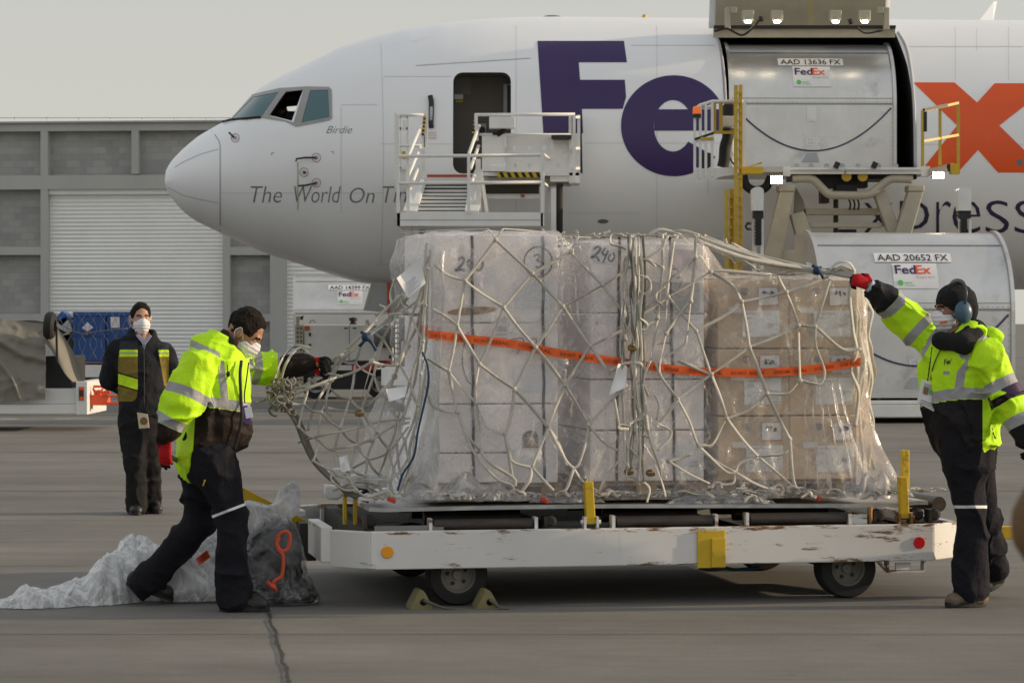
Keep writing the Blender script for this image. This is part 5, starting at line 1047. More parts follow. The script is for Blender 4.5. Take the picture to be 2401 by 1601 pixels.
uL, uR = u1a-.03, u3b+.035
path = []   # (u,w) around the load: left side, front, right side
for k in range(14): path.append((uL, 1.45-(1.45-.2)*k/14, 'L', k/14))
for k in range(121): path.append((uL+(uR-uL)*k/120, .2, 'F', k/120))
for k in range(1, 15): path.append((uR, .2+1.25*k/14, 'R', k/14))
NV = 46
def wrap_pt(i, v):
    u, w_, sd, k = path[i]; zt = ztop(u); z = .585+(zt-.585)*v; b_ = (1-v)
    sag = max(0, 1-v*1.9)
    fan = 0
    r1 = 1-abs(vn1(u*9+z*2.6, z*1.1, 1.5, 3)); r2 = 1-abs(vn1(u*5-z*3.4, z*.8, 7.5, 5)); cre = .016*(r1**4)+.02*(r2**5)
    lw = math.exp(-(u-uL)/.22); rw = math.exp(-(uR-u)/.28)
    fl = 1 if sd == 'F' else (1 if sd == 'L' else 1)
    uu = u; ww = w_
    if sd in 'FL': uu -= lw*(.06*b_+.27*sag**1.2)*(1 if sd == 'F' else 1)
    if sd in 'FR': uu += rw*(.03*b_+.25*sag**2.2)
    if sd == 'F':
        gap = math.exp(-((u-(u1b+u2a)/2)/.05)**2)+math.exp(-((u-(u2b+u3a)/2)/.03)**2)
        ww -= .012+cre*(1-.75*max(0, v-.92)*12)+.05*sag**1.3*(1+.5*vn1(u*4, 1, 1))-.045*gap*min(1, v*1.5)*(1-.3*v)
        ww = min(ww, .197 if gap < .3 else .3)
    else: uu += (-1 if sd == 'L' else 1)*(cre*1.5)
    if v > .985 and sd == 'F': ww += .02
    return D(uu, ww, z)
wrp = thing('plastic_wrap', 'clear crinkled plastic film wrapped round the stacked cartons', 'plastic wrap', D(1.6, .8, .58))
b = MB(); n = len(path); b.add([wrap_pt(i, j_/NV) for j_ in range(NV+1) for i in range(n)], [(j_*n+i, j_*n+i+1, (j_+1)*n+i+1, (j_+1)*n+i) for j_ in range(NV) for i in range(n-1)], True); b.build('side_film', m_wrap, wrp)
b = MB(); b.grid(lambda a, c: D(uL+.0+(uR-uL)*a, .2+1.25*c, ztop(uL+(uR-uL)*a)+.006+.012*vn1(a*30, c*6, 0, 2)*(1 if c > .01 else 0)), 90, 14); b.build('top_film', m_wrap, wrp)
# loose sheet on the left and bunched film at the foot
def lsheet(a, c):
    x = 1008-20*c-120*max(0, c-.25)**1.5*(1-a)+(-8+a*45)*1; y = 590+565*c
    return DP(x+6*vn1(a*4, c*6, 0, 9), y, .5-.42*a+.05*vn1(a*5, c*4, 3, 4))
b = MB(); b.grid(lsheet, 24, 50); b.build('loose_sheet', m_wrap2, wrp)
def foot(x0, x1, ya, yb_, seed):
    def fn(a, c): x = x0+(x1-x0)*a; h = math.sin(math.pi*a)**.6; y = yb_-(yb_-ya)*h*(1-(2*c-1)**2)*(.7+.5*vn1(a*5, seed, 0)); return DP(x, y, .11+.1*c+.03*vn1(a*9, c*5, seed))
    b = MB(); b.grid(fn, 40, 12); b.build('bunched_film', m_wrap2, wrp)
foot(940, 1240, 1105, 1172, 1); foot(1560, 1820, 1140, 1180, 2); foot(1960, 2125, 1085, 1168, 3); foot(1240, 1420, 1150, 1178, 5)
for x0, x1, yy0, yy1, ln in ((1316, 1400, 562, 760, 3), (1890, 2035, 890, 1150, 6)):
    for k in range(ln):
        t = k/(ln-1); b = MB(); xa = x0+(x1-x0)*t*.5; xb = x0+(x1-x0)*t
        w_ = .16-.02*t; pts = [DP(xa+(xb-xa)*s_+4*vn1(s_*5, k, 0), yy0+(yy1-yy0)*(s_ if x0 < 1500 else s_), w_+.012*vn1(s_*3, k, 5)) for s_ in np.linspace(0, 1, 16)]
        b.strap(pts, .006+.012*random.random(), .004, DW); b.build('crease_highlight', m_wrap2, wrp)  # pale strips: highlights on the film shaped at the left, creases at the right
# orange tape with faded words
tpx = [(1004, 784), (1050, 789), (1100, 795), (1200, 806), (1300, 826), (1400, 841), (1500, 855), (1600, 868), (1700, 873), (1800, 873), (1900, 866), (1960, 857), (2018, 848)]
tape = thing('sealing_tape', 'orange tape with faded dark words round the wrapped cartons', 'tape', D(1.6, .17, 1.3), None)
tc2 = catmull([(x, y, 0) for x, y in tpx], 10)
def tpt(s_, v):
    f = s_*(len(tc2)-1); i = min(int(f), len(tc2)-2); p = tc2[i].lerp(tc2[i+1], f-i); return p.x, p.y+(v-.5)*20
b = MB(); b.grid(lambda a, c: DP(*tpt(a, c), .155), 120, 1); b.build('band', M('orange_tape', (.8, .13, .02), .35, var=.15, scale=6), tape)
b = MB()
for k in range(12):
    a0 = k/12+.012; a1 = a0+.03; a2 = a0+.036; a3 = a0+.066
    for word, q0, q1 in (('CUSTOMS' if k % 2 else 'DO NOT', a0, a1), ('SEAL' if k % 2 else 'BREAK', a2, a3)):
        flat(b, text2d(word, q0, .3, q1, .74, 0, .02, 1), lambda x, y: DP(*tpt(x, y), .151))
b.build('tape_words', M('faded_print', (.3, .045, .015), .5), tape)
b = MB(); b.grid(lambda a, c: DP(983+20*a, 757+26*c+4*a+4*math.sin(a*3), .35-.2*a), 6, 3); b.build('tape_end', M('orange_tape_end', (.8, .13, .02), .4), tape)
# ================================================================== cargo net
m_net = M('net_webbing', (.5, .48, .43), .55, var=.2, scale=14, bump=.3, bscale=160, dirt=(.2, .18, .15), dirt_amt=.35, dirt_scale=5)
NW = .135
N = dict(n1=(1162, 562), n2=(1090, 658), n3=(1248, 641), n4=(1181, 721), n5=(1319, 718), n6=(1072, 763), n7=(1256, 814), n8=(1124, 853), n9=(1052, 870), n10=(1206, 912), n11=(1117, 945), n12=(1073, 966), n13=(1184, 1018), n14=(1286, 1003), n15=(1126, 1055), n16=(1247, 1096), n17=(1325, 903), n18=(1413, 668), n19=(1384, 811), n20=(1339, 590), n21=(1380, 996), n22=(1345, 1098), n23=(1631, 603), n24=(1553, 628), n25=(1567, 696), n26=(1620, 706), n27=(1632, 776), n28=(1666, 637), n29=(1562, 782), n30=(1542, 745), n31=(1668, 877), n32=(1739, 707), n33=(1844, 685), n34=(1872, 763), n35=(1757, 813), n36=(1911, 765), n37=(1876, 892), n38=(1798, 922), n39=(1704, 981), n40=(1589, 935), n41=(1852, 1029), n42=(1778, 1070), n43=(1638, 1044), n44=(1724, 1107), n45=(1567, 1081))
E = ['n1 n2', 'n1 n3', 'n2 n4', 'n2 n6', 'n3 n4', 'n3 n5', 'n4 n7', 'n4 n8', 'n6 n8', 'n6 n9', 'n5 n7', 'n7 n10', 'n8 n10', 'n9 n11', 'n9 n12', 'n3 n20', 'n5 n18', 'n20 n18', 'n18 1473,630 1488,615', 'n18 1469,745', 'n19 1450,778 1470,760', 'n5 n19', 'n19 n17', 'n7 n17', 'n17 n21', 'n17 1306,948 n14', 'n10 n14', 'n21 1434,938 1470,900', 'n21 1374,1035 1358,1085 n22', 'n14 1306,1033 1326,1078 n22', 'n21 1415,1035 1450,1057', 'n22 1369,1130 1406,1154', 'n22 1339,1117 1326,1148 1300,1161', '1450,1080 1417,1126 1406,1154', 'n19 1410,847 1430,879', 'n10 1199,970 n13', 'n11 1141,999 n13', 'n11 1123,1005 n15', 'n12 1108,1055 1162,1120 1199,1137 1206,1156', 'n12 1095,1020 n15', 'n15 1149,1085 1203,1120 1208,1140', 'n13 1193,1055 1203,1083 n16', 'n13 1197,1094 1203,1124', 'n14 1268,1044 n16', 'n14 1320,1068 1330,1090', 'n16 1281,1133 1297,1150', 'n16 1242,1124 1221,1155', 'n8 1116,900 n11',
     '1018,620 1050,645 n2', '1013,724 1045,742 n6', '1002,841 1025,855 n9', '998,903 1013,947 1040,962 n12', '1512,609 1551,583 1560,560', '1554,548 n24 1545,706 n30 1525,845', '1580,565 1567,672 1563,737 n29', 'n29 1549,845 1545,880', 'n29 1597,732 n26', '1631,553 n23', 'n23 n26', 'n26 1610,791 1601,811 1560,836', 'n23 1571,661', 'n25 1621,667 n28', 'n25 1590,726 n27', 'n25 1538,718 1504,737', 'n28 1645,604 n23', 'n27 1660,856 n31', 'n27 1700,739 n32', 'n28 1717,670 n32', 'n28 1702,635 1809,645', 'n32 n33', 'n33 1824,648', 'n33 1942,648', 'n33 n34', 'n32 n35', 'n35 n34', 'n34 n36', 'n36 1946,655', 'n36 1975,818 2020,818', 'n34 n37', 'n36 1913,811 1933,870 1924,899 1905,898 n37', 'n35 n31', 'n35 n38', 'n38 1846,922 n37', 'n31 n39', 'n31 n40', 'n39 1755,960 n38', 'n38 n41', 'n39 n42', 'n39 1672,1040 1650,1044 n43', 'n42 1839,1062 n41', 'n41 1859,1118 1872,1157', 'n42 1853,1136 1870,1160', 'n42 1735,1085 n44', 'n44 1650,1062', 'n44 1802,1147', 'n44 1717,1133 1668,1136', 'n40 1615,985 1632,1033 n43', 'n40 1549,990 1540,1000', 'n40 1553,888 1535,845', 'n43 1700,1102 n44', 'n45 1664,1133', 'n45 1621,1065', '1478,1115 1521,1141 1517,1178', 'n31 1590,846', '1488,625 1520,607 1545,628 n24', '1500,640 1522,655 1520,680 1500,695', 'n30 1505,770', 'n24 1500,600']
net = MB(); knots = MB()
def nstr(pts, w_=NW, wd=.0165, th=.006, n=8, jw=.01, dpth=None):
    sd = random.random()*50; q = []
    for i, (x, y) in enumerate(pts):
        ww = (w_ if dpth is None else dpth[i])+jw*vn1(x*.02, y*.02, 0, 11); ww -= (.055*min(1, max(0, (y-990)/130)) if x > 960 else 0); q.append(DP(x, y, ww))
    c = catmull(q, n); tw = random.uniform(-.5, .5)
    nrm = (DW+DU*tw*.3).normalized(); ph, fq, am = random.uniform(0, 6), random.uniform(.05, .16), random.uniform(.2, 1.1); net.strap(c, wd*random.uniform(1.05, 1.4), th*.62, nrm, [am*math.sin(ph+fq*i) for i in range(len(c))])
for e in E:
    pts = [N[t] if t[0] == 'n' else tuple(map(float, t.split(','))) for t in e.split()]
    if len(pts) == 2:
        (a, b_), (c, d) = pts; L_ = math.hypot(c-a, d-b_); s_ = random.uniform(-.02, .02)*L_; pts = [pts[0], ((a+c)/2+s_*(d-b_)/L_, (b_+d)/2-s_*(c-a)/L_+L_*.012), pts[1]]
    nstr(pts)
for k, p in N.items():
    net.ball(DP(*p, NW-.004), (.014, .012, .015), 8)
# over the top edge
for (x, y), (x2, y2) in (((1162, 562), (1135, 549)), ((1162, 562), (1195, 547)), ((1339, 590), (1372, 552)), ((1554, 548), (1560, 540)), ((1580, 565), (1600, 543)), ((1631, 553), (1612, 543)), ((1560, 560), (1575, 547)), ((1824, 648), (1800, 640)), ((1942, 648), (1960, 640)), ((1946, 655), (1930, 643)), ((1809, 645), (1790, 640))):
    u, _, z = loc(DP(x, y, NW)); u2, _, _ = loc(DP(x2, y2, NW)); zt = ztop(u2)+.02
    net.strap(catmull([D(u, NW, z), D((u+u2)/2, NW+.02, max(z, zt-.01)), D(u2, .25, zt), D(u2+(u2-u)*3, .7, zt+.005), D(u2+(u2-u)*5, 1.1, zt)]), .0165, .006, ZV)
for k in range(15):
    x0 = 1300+k*22; x1 = x0+random.uniform(30, 110); p = []
    for s_ in range(6):
        x = x0+(x1-x0)*s_/5; u = loc(DP(min(x, 1652), 560, .3))[0]; p.append(D(u, .25+.5*random.random(), ztop(u)+.012+.03*random.random()))
    net.strap(catmull(p), .02, .007, ZV)
for p in ([(1640, 552), (1600, 541), (1570, 547)], [(1520, 552), (1545, 538), (1575, 542), (1598, 550)], [(1355, 548), (1350, 541)], [(1415, 548), (1430, 541)]):
    nstr([(x, y) for x, y in p], .3)
# gathered bundle down the middle
m_netd = M('net_webbing_dirty', (.21, .2, .17), .75, var=.4, scale=12, bump=.3, bscale=160, dirt=(.1, .09, .075), dirt_amt=.5, dirt_scale=8)
for k in range(16):
    net.mats = net.mats or [m_net]; net.mat(m_netd if k % 4 == 1 else m_net)
    pts = []; x = 1462+random.uniform(0, 40)
    y1 = random.choice([800, 900, 1000, 1100, 1130]); y0 = random.choice([550, 552, 556, 600, 700])
    for y in np.linspace(y0, y1, 9): x += random.uniform(-7, 7); x = min(max(x, 1458), 1512); pts.append((x, y))
    nstr(pts, .11, .016, .006, 6, .03)
net.mat(m_net)
for lp in ([(1462, 553), (1436, 550), (1432, 570), (1455, 578), (1468, 585)], [(1490, 643), (1520, 655), (1524, 680), (1505, 692)], [(1500, 745), (1516, 758), (1514, 770), (1500, 772)], [(1560, 672), (1540, 688), (1540, 705), (1555, 718)], [(1478, 1000), (1455, 996), (1452, 1004), (1474, 1006)], [(1474, 1095), (1460, 1075), (1462, 1060)], [(1490, 1090), (1496, 1075), (1486, 1060), (1476, 1050)], [(1540, 992), (1570, 1008), (1570, 1025), (1542, 1056)], [(1488, 990), (1490, 1015), (1520, 1024)], [(1430, 870), (1465, 852), (1500, 852), (1512, 868)], [(1480, 930), (1490, 935), (1500, 965), (1508, 980), (1490, 985), (1475, 995)], [(1508, 975), (1516, 1000), (1530, 1050), (1548, 1100), (1550, 1120)], [(1505, 900), (1512, 950), (1520, 1010)], [(1452, 1000), (1445, 960), (1440, 930)], [(1525, 845), (1508, 890), (1520, 930)], [(1535, 925), (1545, 950), (1540, 985)], [(1500, 1030), (1530, 1075), (1552, 1130), (1560, 1165)], [(1498, 605), (1520, 612), (1538, 625)]):
    nstr(lp, .105, .015, .006, 8, .02)
# right side: strands pulled to the worker's hand, then hanging
hand = (2008, 652)
for k, (x, y, w_) in enumerate(((1642, 556, .3), (1655, 562, .25), (1668, 572, .5), (1680, 585, .3), (1692, 590, .8), (1706, 600, .35), (1665, 560, .9), (1648, 570, .2), (1655, 566, .6))):
    m1 = (x+(2000-x)*.3, y+(646-y)*(.45+.06*random.uniform(-1, 1))+random.uniform(-2, 3)); m2 = (x+(2000-x)*.7, y+(646-y)*(.82)+random.uniform(-4, 4))
    nstr([(x-14, y-8), (x, y), m1, m2, (1960+random.uniform(-8, 8), 637+random.uniform(-6, 5)), (2003, 643+random.uniform(-8, 8))], w_, .021, .007, 8, .01, [w_, w_, w_*.8+.03, .22, .16, .12])
for a in ([(1695, 585), (1760, 620), (1770, 632)], [(1700, 560), (1706, 580), (1725, 620)], [(1760, 610), (1800, 612), (1850, 622)], [(1725, 600), (1770, 612), (1780, 630)], [(1715, 570), (1780, 600), (1900, 628)], [(1735, 615), (1790, 635), (1850, 640)]): nstr(a, .3)
nstr([(1945, 632), (1965, 616), (1990, 616), (2003, 634), (2000, 645)], .12); nstr([(1955, 636), (1975, 626), (1995, 632)], .13)
for k in range(9):
    x = 1996+k*5; pts = []; y1 = random.choice([900, 1000, 1100, 1150])
    for j_, y in enumerate(np.linspace(650 if k < 4 else 675, y1, 9)):
        pts.append((x+2*j_*.8+random.uniform(-8, 8), y))
    nstr(pts, .15+.05*k, .022, .008, 6, .03)
# left side: strands between the load, the worker's hand and the coil
LS = [[(1008, 598), (985, 650), (940, 720), (870, 780), (795, 835)], [(1000, 620), (960, 690), (900, 755), (790, 838)], [(945, 690), (905, 725), (850, 785), (780, 845), (740, 880)], [(985, 700), (925, 745), (850, 800), (800, 850), (775, 890)], [(1000, 570), (995, 640), (985, 760), (975, 880), (945, 980)], [(1008, 585), (1002, 700), (1000, 800), (990, 860)], [(917, 756), (890, 810), (873, 848)], [(873, 848), (905, 856), (933, 852), (962, 810)], [(873, 848), (830, 872), (777, 889), (700, 920), (660, 940)], [(873, 848), (858, 900), (843, 956), (843, 968)], [(926, 882), (890, 925), (855, 958)], [(926, 882), (945, 830), (975, 770), (990, 720)], [(926, 882), (922, 960), (921, 1010), (915, 1080)], [(777, 889), (750, 930), (735, 958), (722, 1010)], [(777, 889), (766, 930), (765, 960), (775, 975)], [(777, 889), (781, 953), (780, 1000), (790, 1040)], [(843, 968), (800, 962), (770, 956)], [(843, 968), (825, 1010), (820, 1060), (818, 1102)], [(843, 968), (872, 1031), (890, 1075), (905, 1140)], [(843, 968), (860, 1000), (872, 1031)], [(822, 1007), (780, 1022), (745, 1024), (700, 1036)], [(699, 1037), (755, 1020), (822, 1007), (880, 990), (962, 980)], [(872, 1031), (820, 1046), (768, 1052)], [(872, 1031), (920, 1000), (960, 990)], [(818, 1102), (860, 1080), (910, 1060), (958, 1000)], [(838, 1122), (880, 1124), (927, 1116), (958, 1075)], [(790, 838), (740, 885), (690, 915), (640, 935), (604, 938)], [(812, 830), (760, 880), (720, 900)], [(940, 700), (960, 720), (985, 715), (1000, 690)], [(925, 655), (915, 690), (920, 715)], [(890, 715), (905, 725), (880, 740)], [(910, 740), (940, 735), (975, 738), (990, 730)], [(955, 830), (935, 930), (925, 990), (945, 1080)], [(1000, 850), (985, 960), (960, 1060), (975, 1150)], [(975, 880), (960, 960), (915, 1060)], [(745, 880), (765, 875), (800, 882)], [(770, 900), (690, 910), (640, 930), (600, 945)], [(930, 1030), (935, 1090), (950, 1150)], [(905, 1140), (930, 1100), (960, 1060)], [(780, 1150), (840, 1130), (905, 1140)], [(640, 900), (660, 845), (690, 812), (730, 815)], [(655, 905), (672, 850), (705, 815), (745, 850)]]
LS = [p for i, p in enumerate(LS) if i not in (12, 15, 17, 18, 20, 32, 34, 38)]
RP = catmull([(655, 932, 0), (700, 1000, 0), (735, 1080, 0), (780, 1130, 0), (870, 1172, 0)], 8); RT = catmull([(1003, 630, 0), (992, 800, 0), (980, 950, 0), (962, 1090, 0), (950, 1165, 0)], 8)
def rp_(c, t): f = t*(len(c)-1); i = min(int(f), len(c)-2); return c[i].lerp(c[i+1], f-i)
def nd(i, j):
    u, v = min(1, max(0, (i+(.5 if j % 2 else 0))/5)), j/8; a = rp_(RP, v).lerp(rp_(RT, v), u); k = 4*u*(1-u)
    return (a.x+k*9*vn1(i*3.1, j*2.7, 1), a.y+k*(26*(1-v)**2*(1 if u < .5 else .3)+10*vn1(i*1.9, j*4.1, 5)), .14+.3*k*(.5+.5*vn1(i*.7, j*.6, 2)))
for j in range(8):
    for i in range(6):
        for di in ((0, 1) if j % 2 else (-1, 0)):
            if not 0 <= i+di <= 5: continue
            A_, B_ = nd(i, j), nd(i+di, j+1); mdx, mdy = (A_[0]+B_[0])/2+random.uniform(-3, 3), (A_[1]+B_[1])/2+random.uniform(2, 9)
            nstr([A_[:2], (mdx, mdy), B_[:2]], .15, .0135, .006, 6, .0, [A_[2], (A_[2]+B_[2])/2, B_[2]])
        A_ = nd(i, j); net.ball(DP(A_[0], A_[1], A_[2]), .012, 8)
for p in LS: nstr(p, .15, .0145, .006, 8, .05, [.12+.25*random.random() for _ in p])
for x, y in ((873, 848), (926, 882), (777, 889), (843, 968), (872, 1031), (818, 1102)): net.ball(DP(x, y, .2), .02, 8)
net.mat(m_netd)
for k in range(3): nstr([(648+k*8, 930), (690+k*6, 985), (712+k*6, 1040), (735+k*5, 1085), (775+k*4, 1125), (815, 1150+k*4), (865, 1170+k*3)], .2+.06*k, .018, .009, 10)
for k in range(50):   # the coiled rope end
    cx, cy = 665+random.gauss(0, 17), 925+random.gauss(0, 20); r0 = random.uniform(5, 17); a0 = random.uniform(0, 360); sp = random.uniform(150, 330); ec_ = random.uniform(.4, 1); th = random.uniform(0, 3)
    pts = []
    for j_ in range(7):
        a = R(a0+sp*j_/6); ex, ey = r0*math.cos(a), r0*ec_*math.sin(a); pts.append((cx+ex*math.cos(th)-ey*math.sin(th), cy+ex*math.sin(th)+ey*math.cos(th)))
    nstr(pts, .2+.14*random.uniform(-1, 1), .013, .005, 5, .03)
net.mat(m_net)
# strands lying along the pallet edge
for k in range(70):
    u = u0+.02+(u1-u0-.25)*random.random(); L_ = random.uniform(.12, .45); a0 = random.uniform(0, 6); pts = []
    for j_ in range(8):
        t = j_/7; pts.append(D(u+L_*t, .115+.1*random.random()*1.2, .592+.03*abs(math.sin(a0+t*7))+.012*random.random()))
    net.strap(catmull(pts, 5), .02, .007, ZV)
for x, y in ((855, 1175), (880, 1165), (905, 1160), (930, 1170), (1075, 1165), (1210, 1160), (1320, 1160), (1760, 1172), (1860, 1150), (1900, 1165), (1960, 1155), (2040, 1168), (1820, 1145), (1680, 1140), (1000, 1160), (1430, 1160)):
    pts = [(x+r_*math.cos(a)*1.5, y-abs(r_*math.sin(a))+4) for r_, a in [(random.uniform(7, 15), q) for q in np.linspace(0, 3.3, 7)]]; nstr(pts, .12, .02, .007, 6)
o = net.build('cargo_net', m_net, None, D(1.6, .2, .58)); tag(o, 'pale webbing cargo net thrown over the wrapped load and pulled by both workers', 'cargo net')
# hooks, ties, tags
m_brass = M('net_fitting', (.2, .14, .05), .4, .7)
fit = []
for i, (x, y, lb) in enumerate(((1475, 1105, 'lowest, beneath the gathered net strands'), (1480, 1056, 'just above the lowest hook in the gathered strands'), (1526, 1108, 'on the strand right of the lowest hook'), (843, 968, 'at a knot left of the load'), (1483, 815, 'on the gathered strands above the orange tape'))):
    t = thing('net_hook', 'small brass net hook, '+lb, 'hook', DP(x, y, .1), 'brass hooks of the cargo net')
    b = MB(); b.tube([DP(x+9*math.cos(R(a)), y+6*math.sin(R(a)), .09) for a in range(0, 330, 30)], .008, 6); b.build('ring', m_brass, t)
    b = MB(); b.box(DP(x, y+3, .085), (.05, .02, .02)); b.build('plate', m_brass, t, bevel=.004)
m_bst = M('blue_webbing', (.008, .035, .085), .6, bump=.3, bscale=100)
b = MB(); b.strap(catmull([DP(x, y, .08) for x, y in ((990, 825), (1003, 858), (1004, 900), (995, 945), (980, 1010), (970, 1070), (945, 1110), (932, 1150))]), .014, .005, DW); tag(b.build('blue_strap', m_bst, None, DP(960, 1100, .08)), 'blue strap hanging down the left end of the load', 'strap')
for cx, cy, lb in ((858, 790, 'blue tie knotted on the strands near the gloved hand of the left worker'), (1916, 634, 'blue tie knotted on the strands near the raised hand of the right worker')):
    b = MB(); sg = 1 if cx < 1000 else .6
    for a, c in (((-12, -12), (6, 4)), ((-8, 8), (10, -8)), ((0, 0), (24*sg, 32*sg)), ((-4, -8), (3, 10)), ((0, 0), (-16*sg, 22*sg if cx < 1000 else 4))):
        b.strap(catmull([DP(cx+a[0], cy+a[1], .1), DP(cx+(a[0]+c[0])/2+3, cy+(a[1]+c[1])/2, .085), DP(cx+c[0], cy+c[1], .1)]), .02, .008, DW)
    b.ball(DP(cx, cy, .09), .026, 10); tag(b.build('blue_tie', m_bst, None, DP(cx, cy, .09)), lb, 'tie')
def papertag(pts, label, curl=.03, print_=True, nm='paper_tag'):
    c = DP(pts[0][0], pts[0][1], .08); t = thing(nm, label, 'paper tag', c)
    (a, b_, c_, d_) = pts; fn = lambda u, v, o=0: DP((a[0]*(1-u)+b_[0]*u)*(1-v)+(d_[0]*(1-u)+c_[0]*u)*v, (a[1]*(1-u)+b_[1]*u)*(1-v)+(d_[1]*(1-u)+c_[1]*u)*v, .07+curl*math.sin(math.pi*u)*math.cos(v*2)-o)
    m = MB(); m.grid(lambda u, v: fn(u, v), 10, 10); m.build('sheet', m_paper, t)
    if print_:
        for k in range(6):
            v = .45+k*.08; m = MB(); m.grid(lambda u, q: fn(.12+(.5+.25*math.sin(k*3))*u, v+.025*q, .003), 6, 1); m.build('print', m_ltgrey, t)
papertag(((930, 652), (985, 604), (998, 664), (957, 700)), 'white printed paper tag tied to the net at the left end of the load')
papertag(((1450, 852), (1470, 858), (1468, 908), (1428, 926)), 'white curled paper tag hanging from the gathered net strands above the pallet centre', .05, False)
papertag(((795, 1072), (814, 1066), (822, 1102), (800, 1106)), 'small white printed tag low on the net behind the left worker', .01)
papertag(((905, 912), (955, 905), (950, 930), (912, 942)), 'white torn paper flap against the left end of the load', .04, False)
# white plastic scraps on the pallet's left corner and red webbing ends
for pts, lb in ((((772, 1100), (800, 1096), (818, 1108), (812, 1118), (770, 1120)), 'white plastic scrap behind the net, upper one left of the pallet'), (((762, 1136), (800, 1142), (812, 1150), (795, 1172), (770, 1172), (760, 1158)), 'white plastic scrap hanging over the left end of the pallet'), (((800, 1120), (850, 1108), (905, 1112), (915, 1140), (860, 1150), (805, 1145)), 'white plastic scrap lying on the left corner of the pallet')):
    b = MB(); b.prism([DP(x, y, .7) for x, y in pts], DW*.05); o = b.build('plastic_scrap', m_paper, None, DP(*pts[0], .7), bevel=.015); tag(o, lb, 'plastic scrap', 'white plastic scraps by the pallet corner')
for x, y, lb in ((918, 1172, 'red webbing end on the pallet edge, left of the wooden pallet'), (1276, 1172, 'red webbing end on the pallet edge below the left stack'), (1917, 1168, 'red webbing end on the pallet edge below the brown cartons')):
    b = MB(); b.box(DP(x, y, .1), (.05, .02, .025), Matrix.Rotation(.4, 3, 'Y')); tag(b.build('red_webbing', m_red, None, DP(x, y, .1), bevel=.005), lb, 'webbing', 'red webbing ends on the pallet')
b = MB(); b.strap(catmull([DP(x, y, .4) for x, y in ((815, 1150), (850, 1145), (880, 1158), (905, 1150))]), .06, .02, ZV); b.strap(catmull([DP(x, y, .45) for x, y in ((840, 1158), (870, 1150), (900, 1165))]), .05, .02, ZV); tag(b.build('blue_strap', m_bst, None, DP(860, 1155, .4)), 'bundled blue straps on the left corner of the pallet', 'strap')
# ================================================================== soft bodies: distance fields meshed with surface nets
def A3(v): return np.array(v, dtype=np.float32)
def rc(a, b, r1, r2):
    a, b = A3(a), A3(b); ba = b-a; L2 = float(ba @ ba) or 1e-9; m = max(r1, r2)
    def f(p):
        v = p-a; t = np.clip((v @ ba)/L2, 0, 1); return np.linalg.norm(v-t[..., None]*ba, axis=-1)-(r1+(r2-r1)*t)
    return f, np.minimum(a, b)-m, np.maximum(a, b)+m
def erc(a, b, r1, r2, s, k):
    a, b, s = A3(a), A3(b), A3(s); ba = b-a; L2 = float(ba @ ba); n = ba/math.sqrt(L2); s = s-n*(s @ n); s /= np.linalg.norm(s); dv = np.cross(n, s); m = max(r1, r2)
    def f(p):
        v = p-a; t = np.clip((v @ ba)/L2, 0, 1); v = v-t[..., None]*ba; vd = v @ dv; v = v+dv*(vd*(1/k-1))[..., None]; return (np.linalg.norm(v, axis=-1)-(r1+(r2-r1)*t))*(k**.6)
    return f, np.minimum(a, b)-m, np.maximum(a, b)+m
def ell(c, ax, r):
    c = A3(c); ax = np.array([A3(x) for x in ax]); r = A3(r); m = float(r.max())
    def f(p):
        q = (p-c) @ ax.T; k0 = np.linalg.norm(q/r, axis=-1); k1 = np.linalg.norm(q/(r*r), axis=-1)+1e-9; return k0*(k0-1)/k1
    return f, c-m, c+m
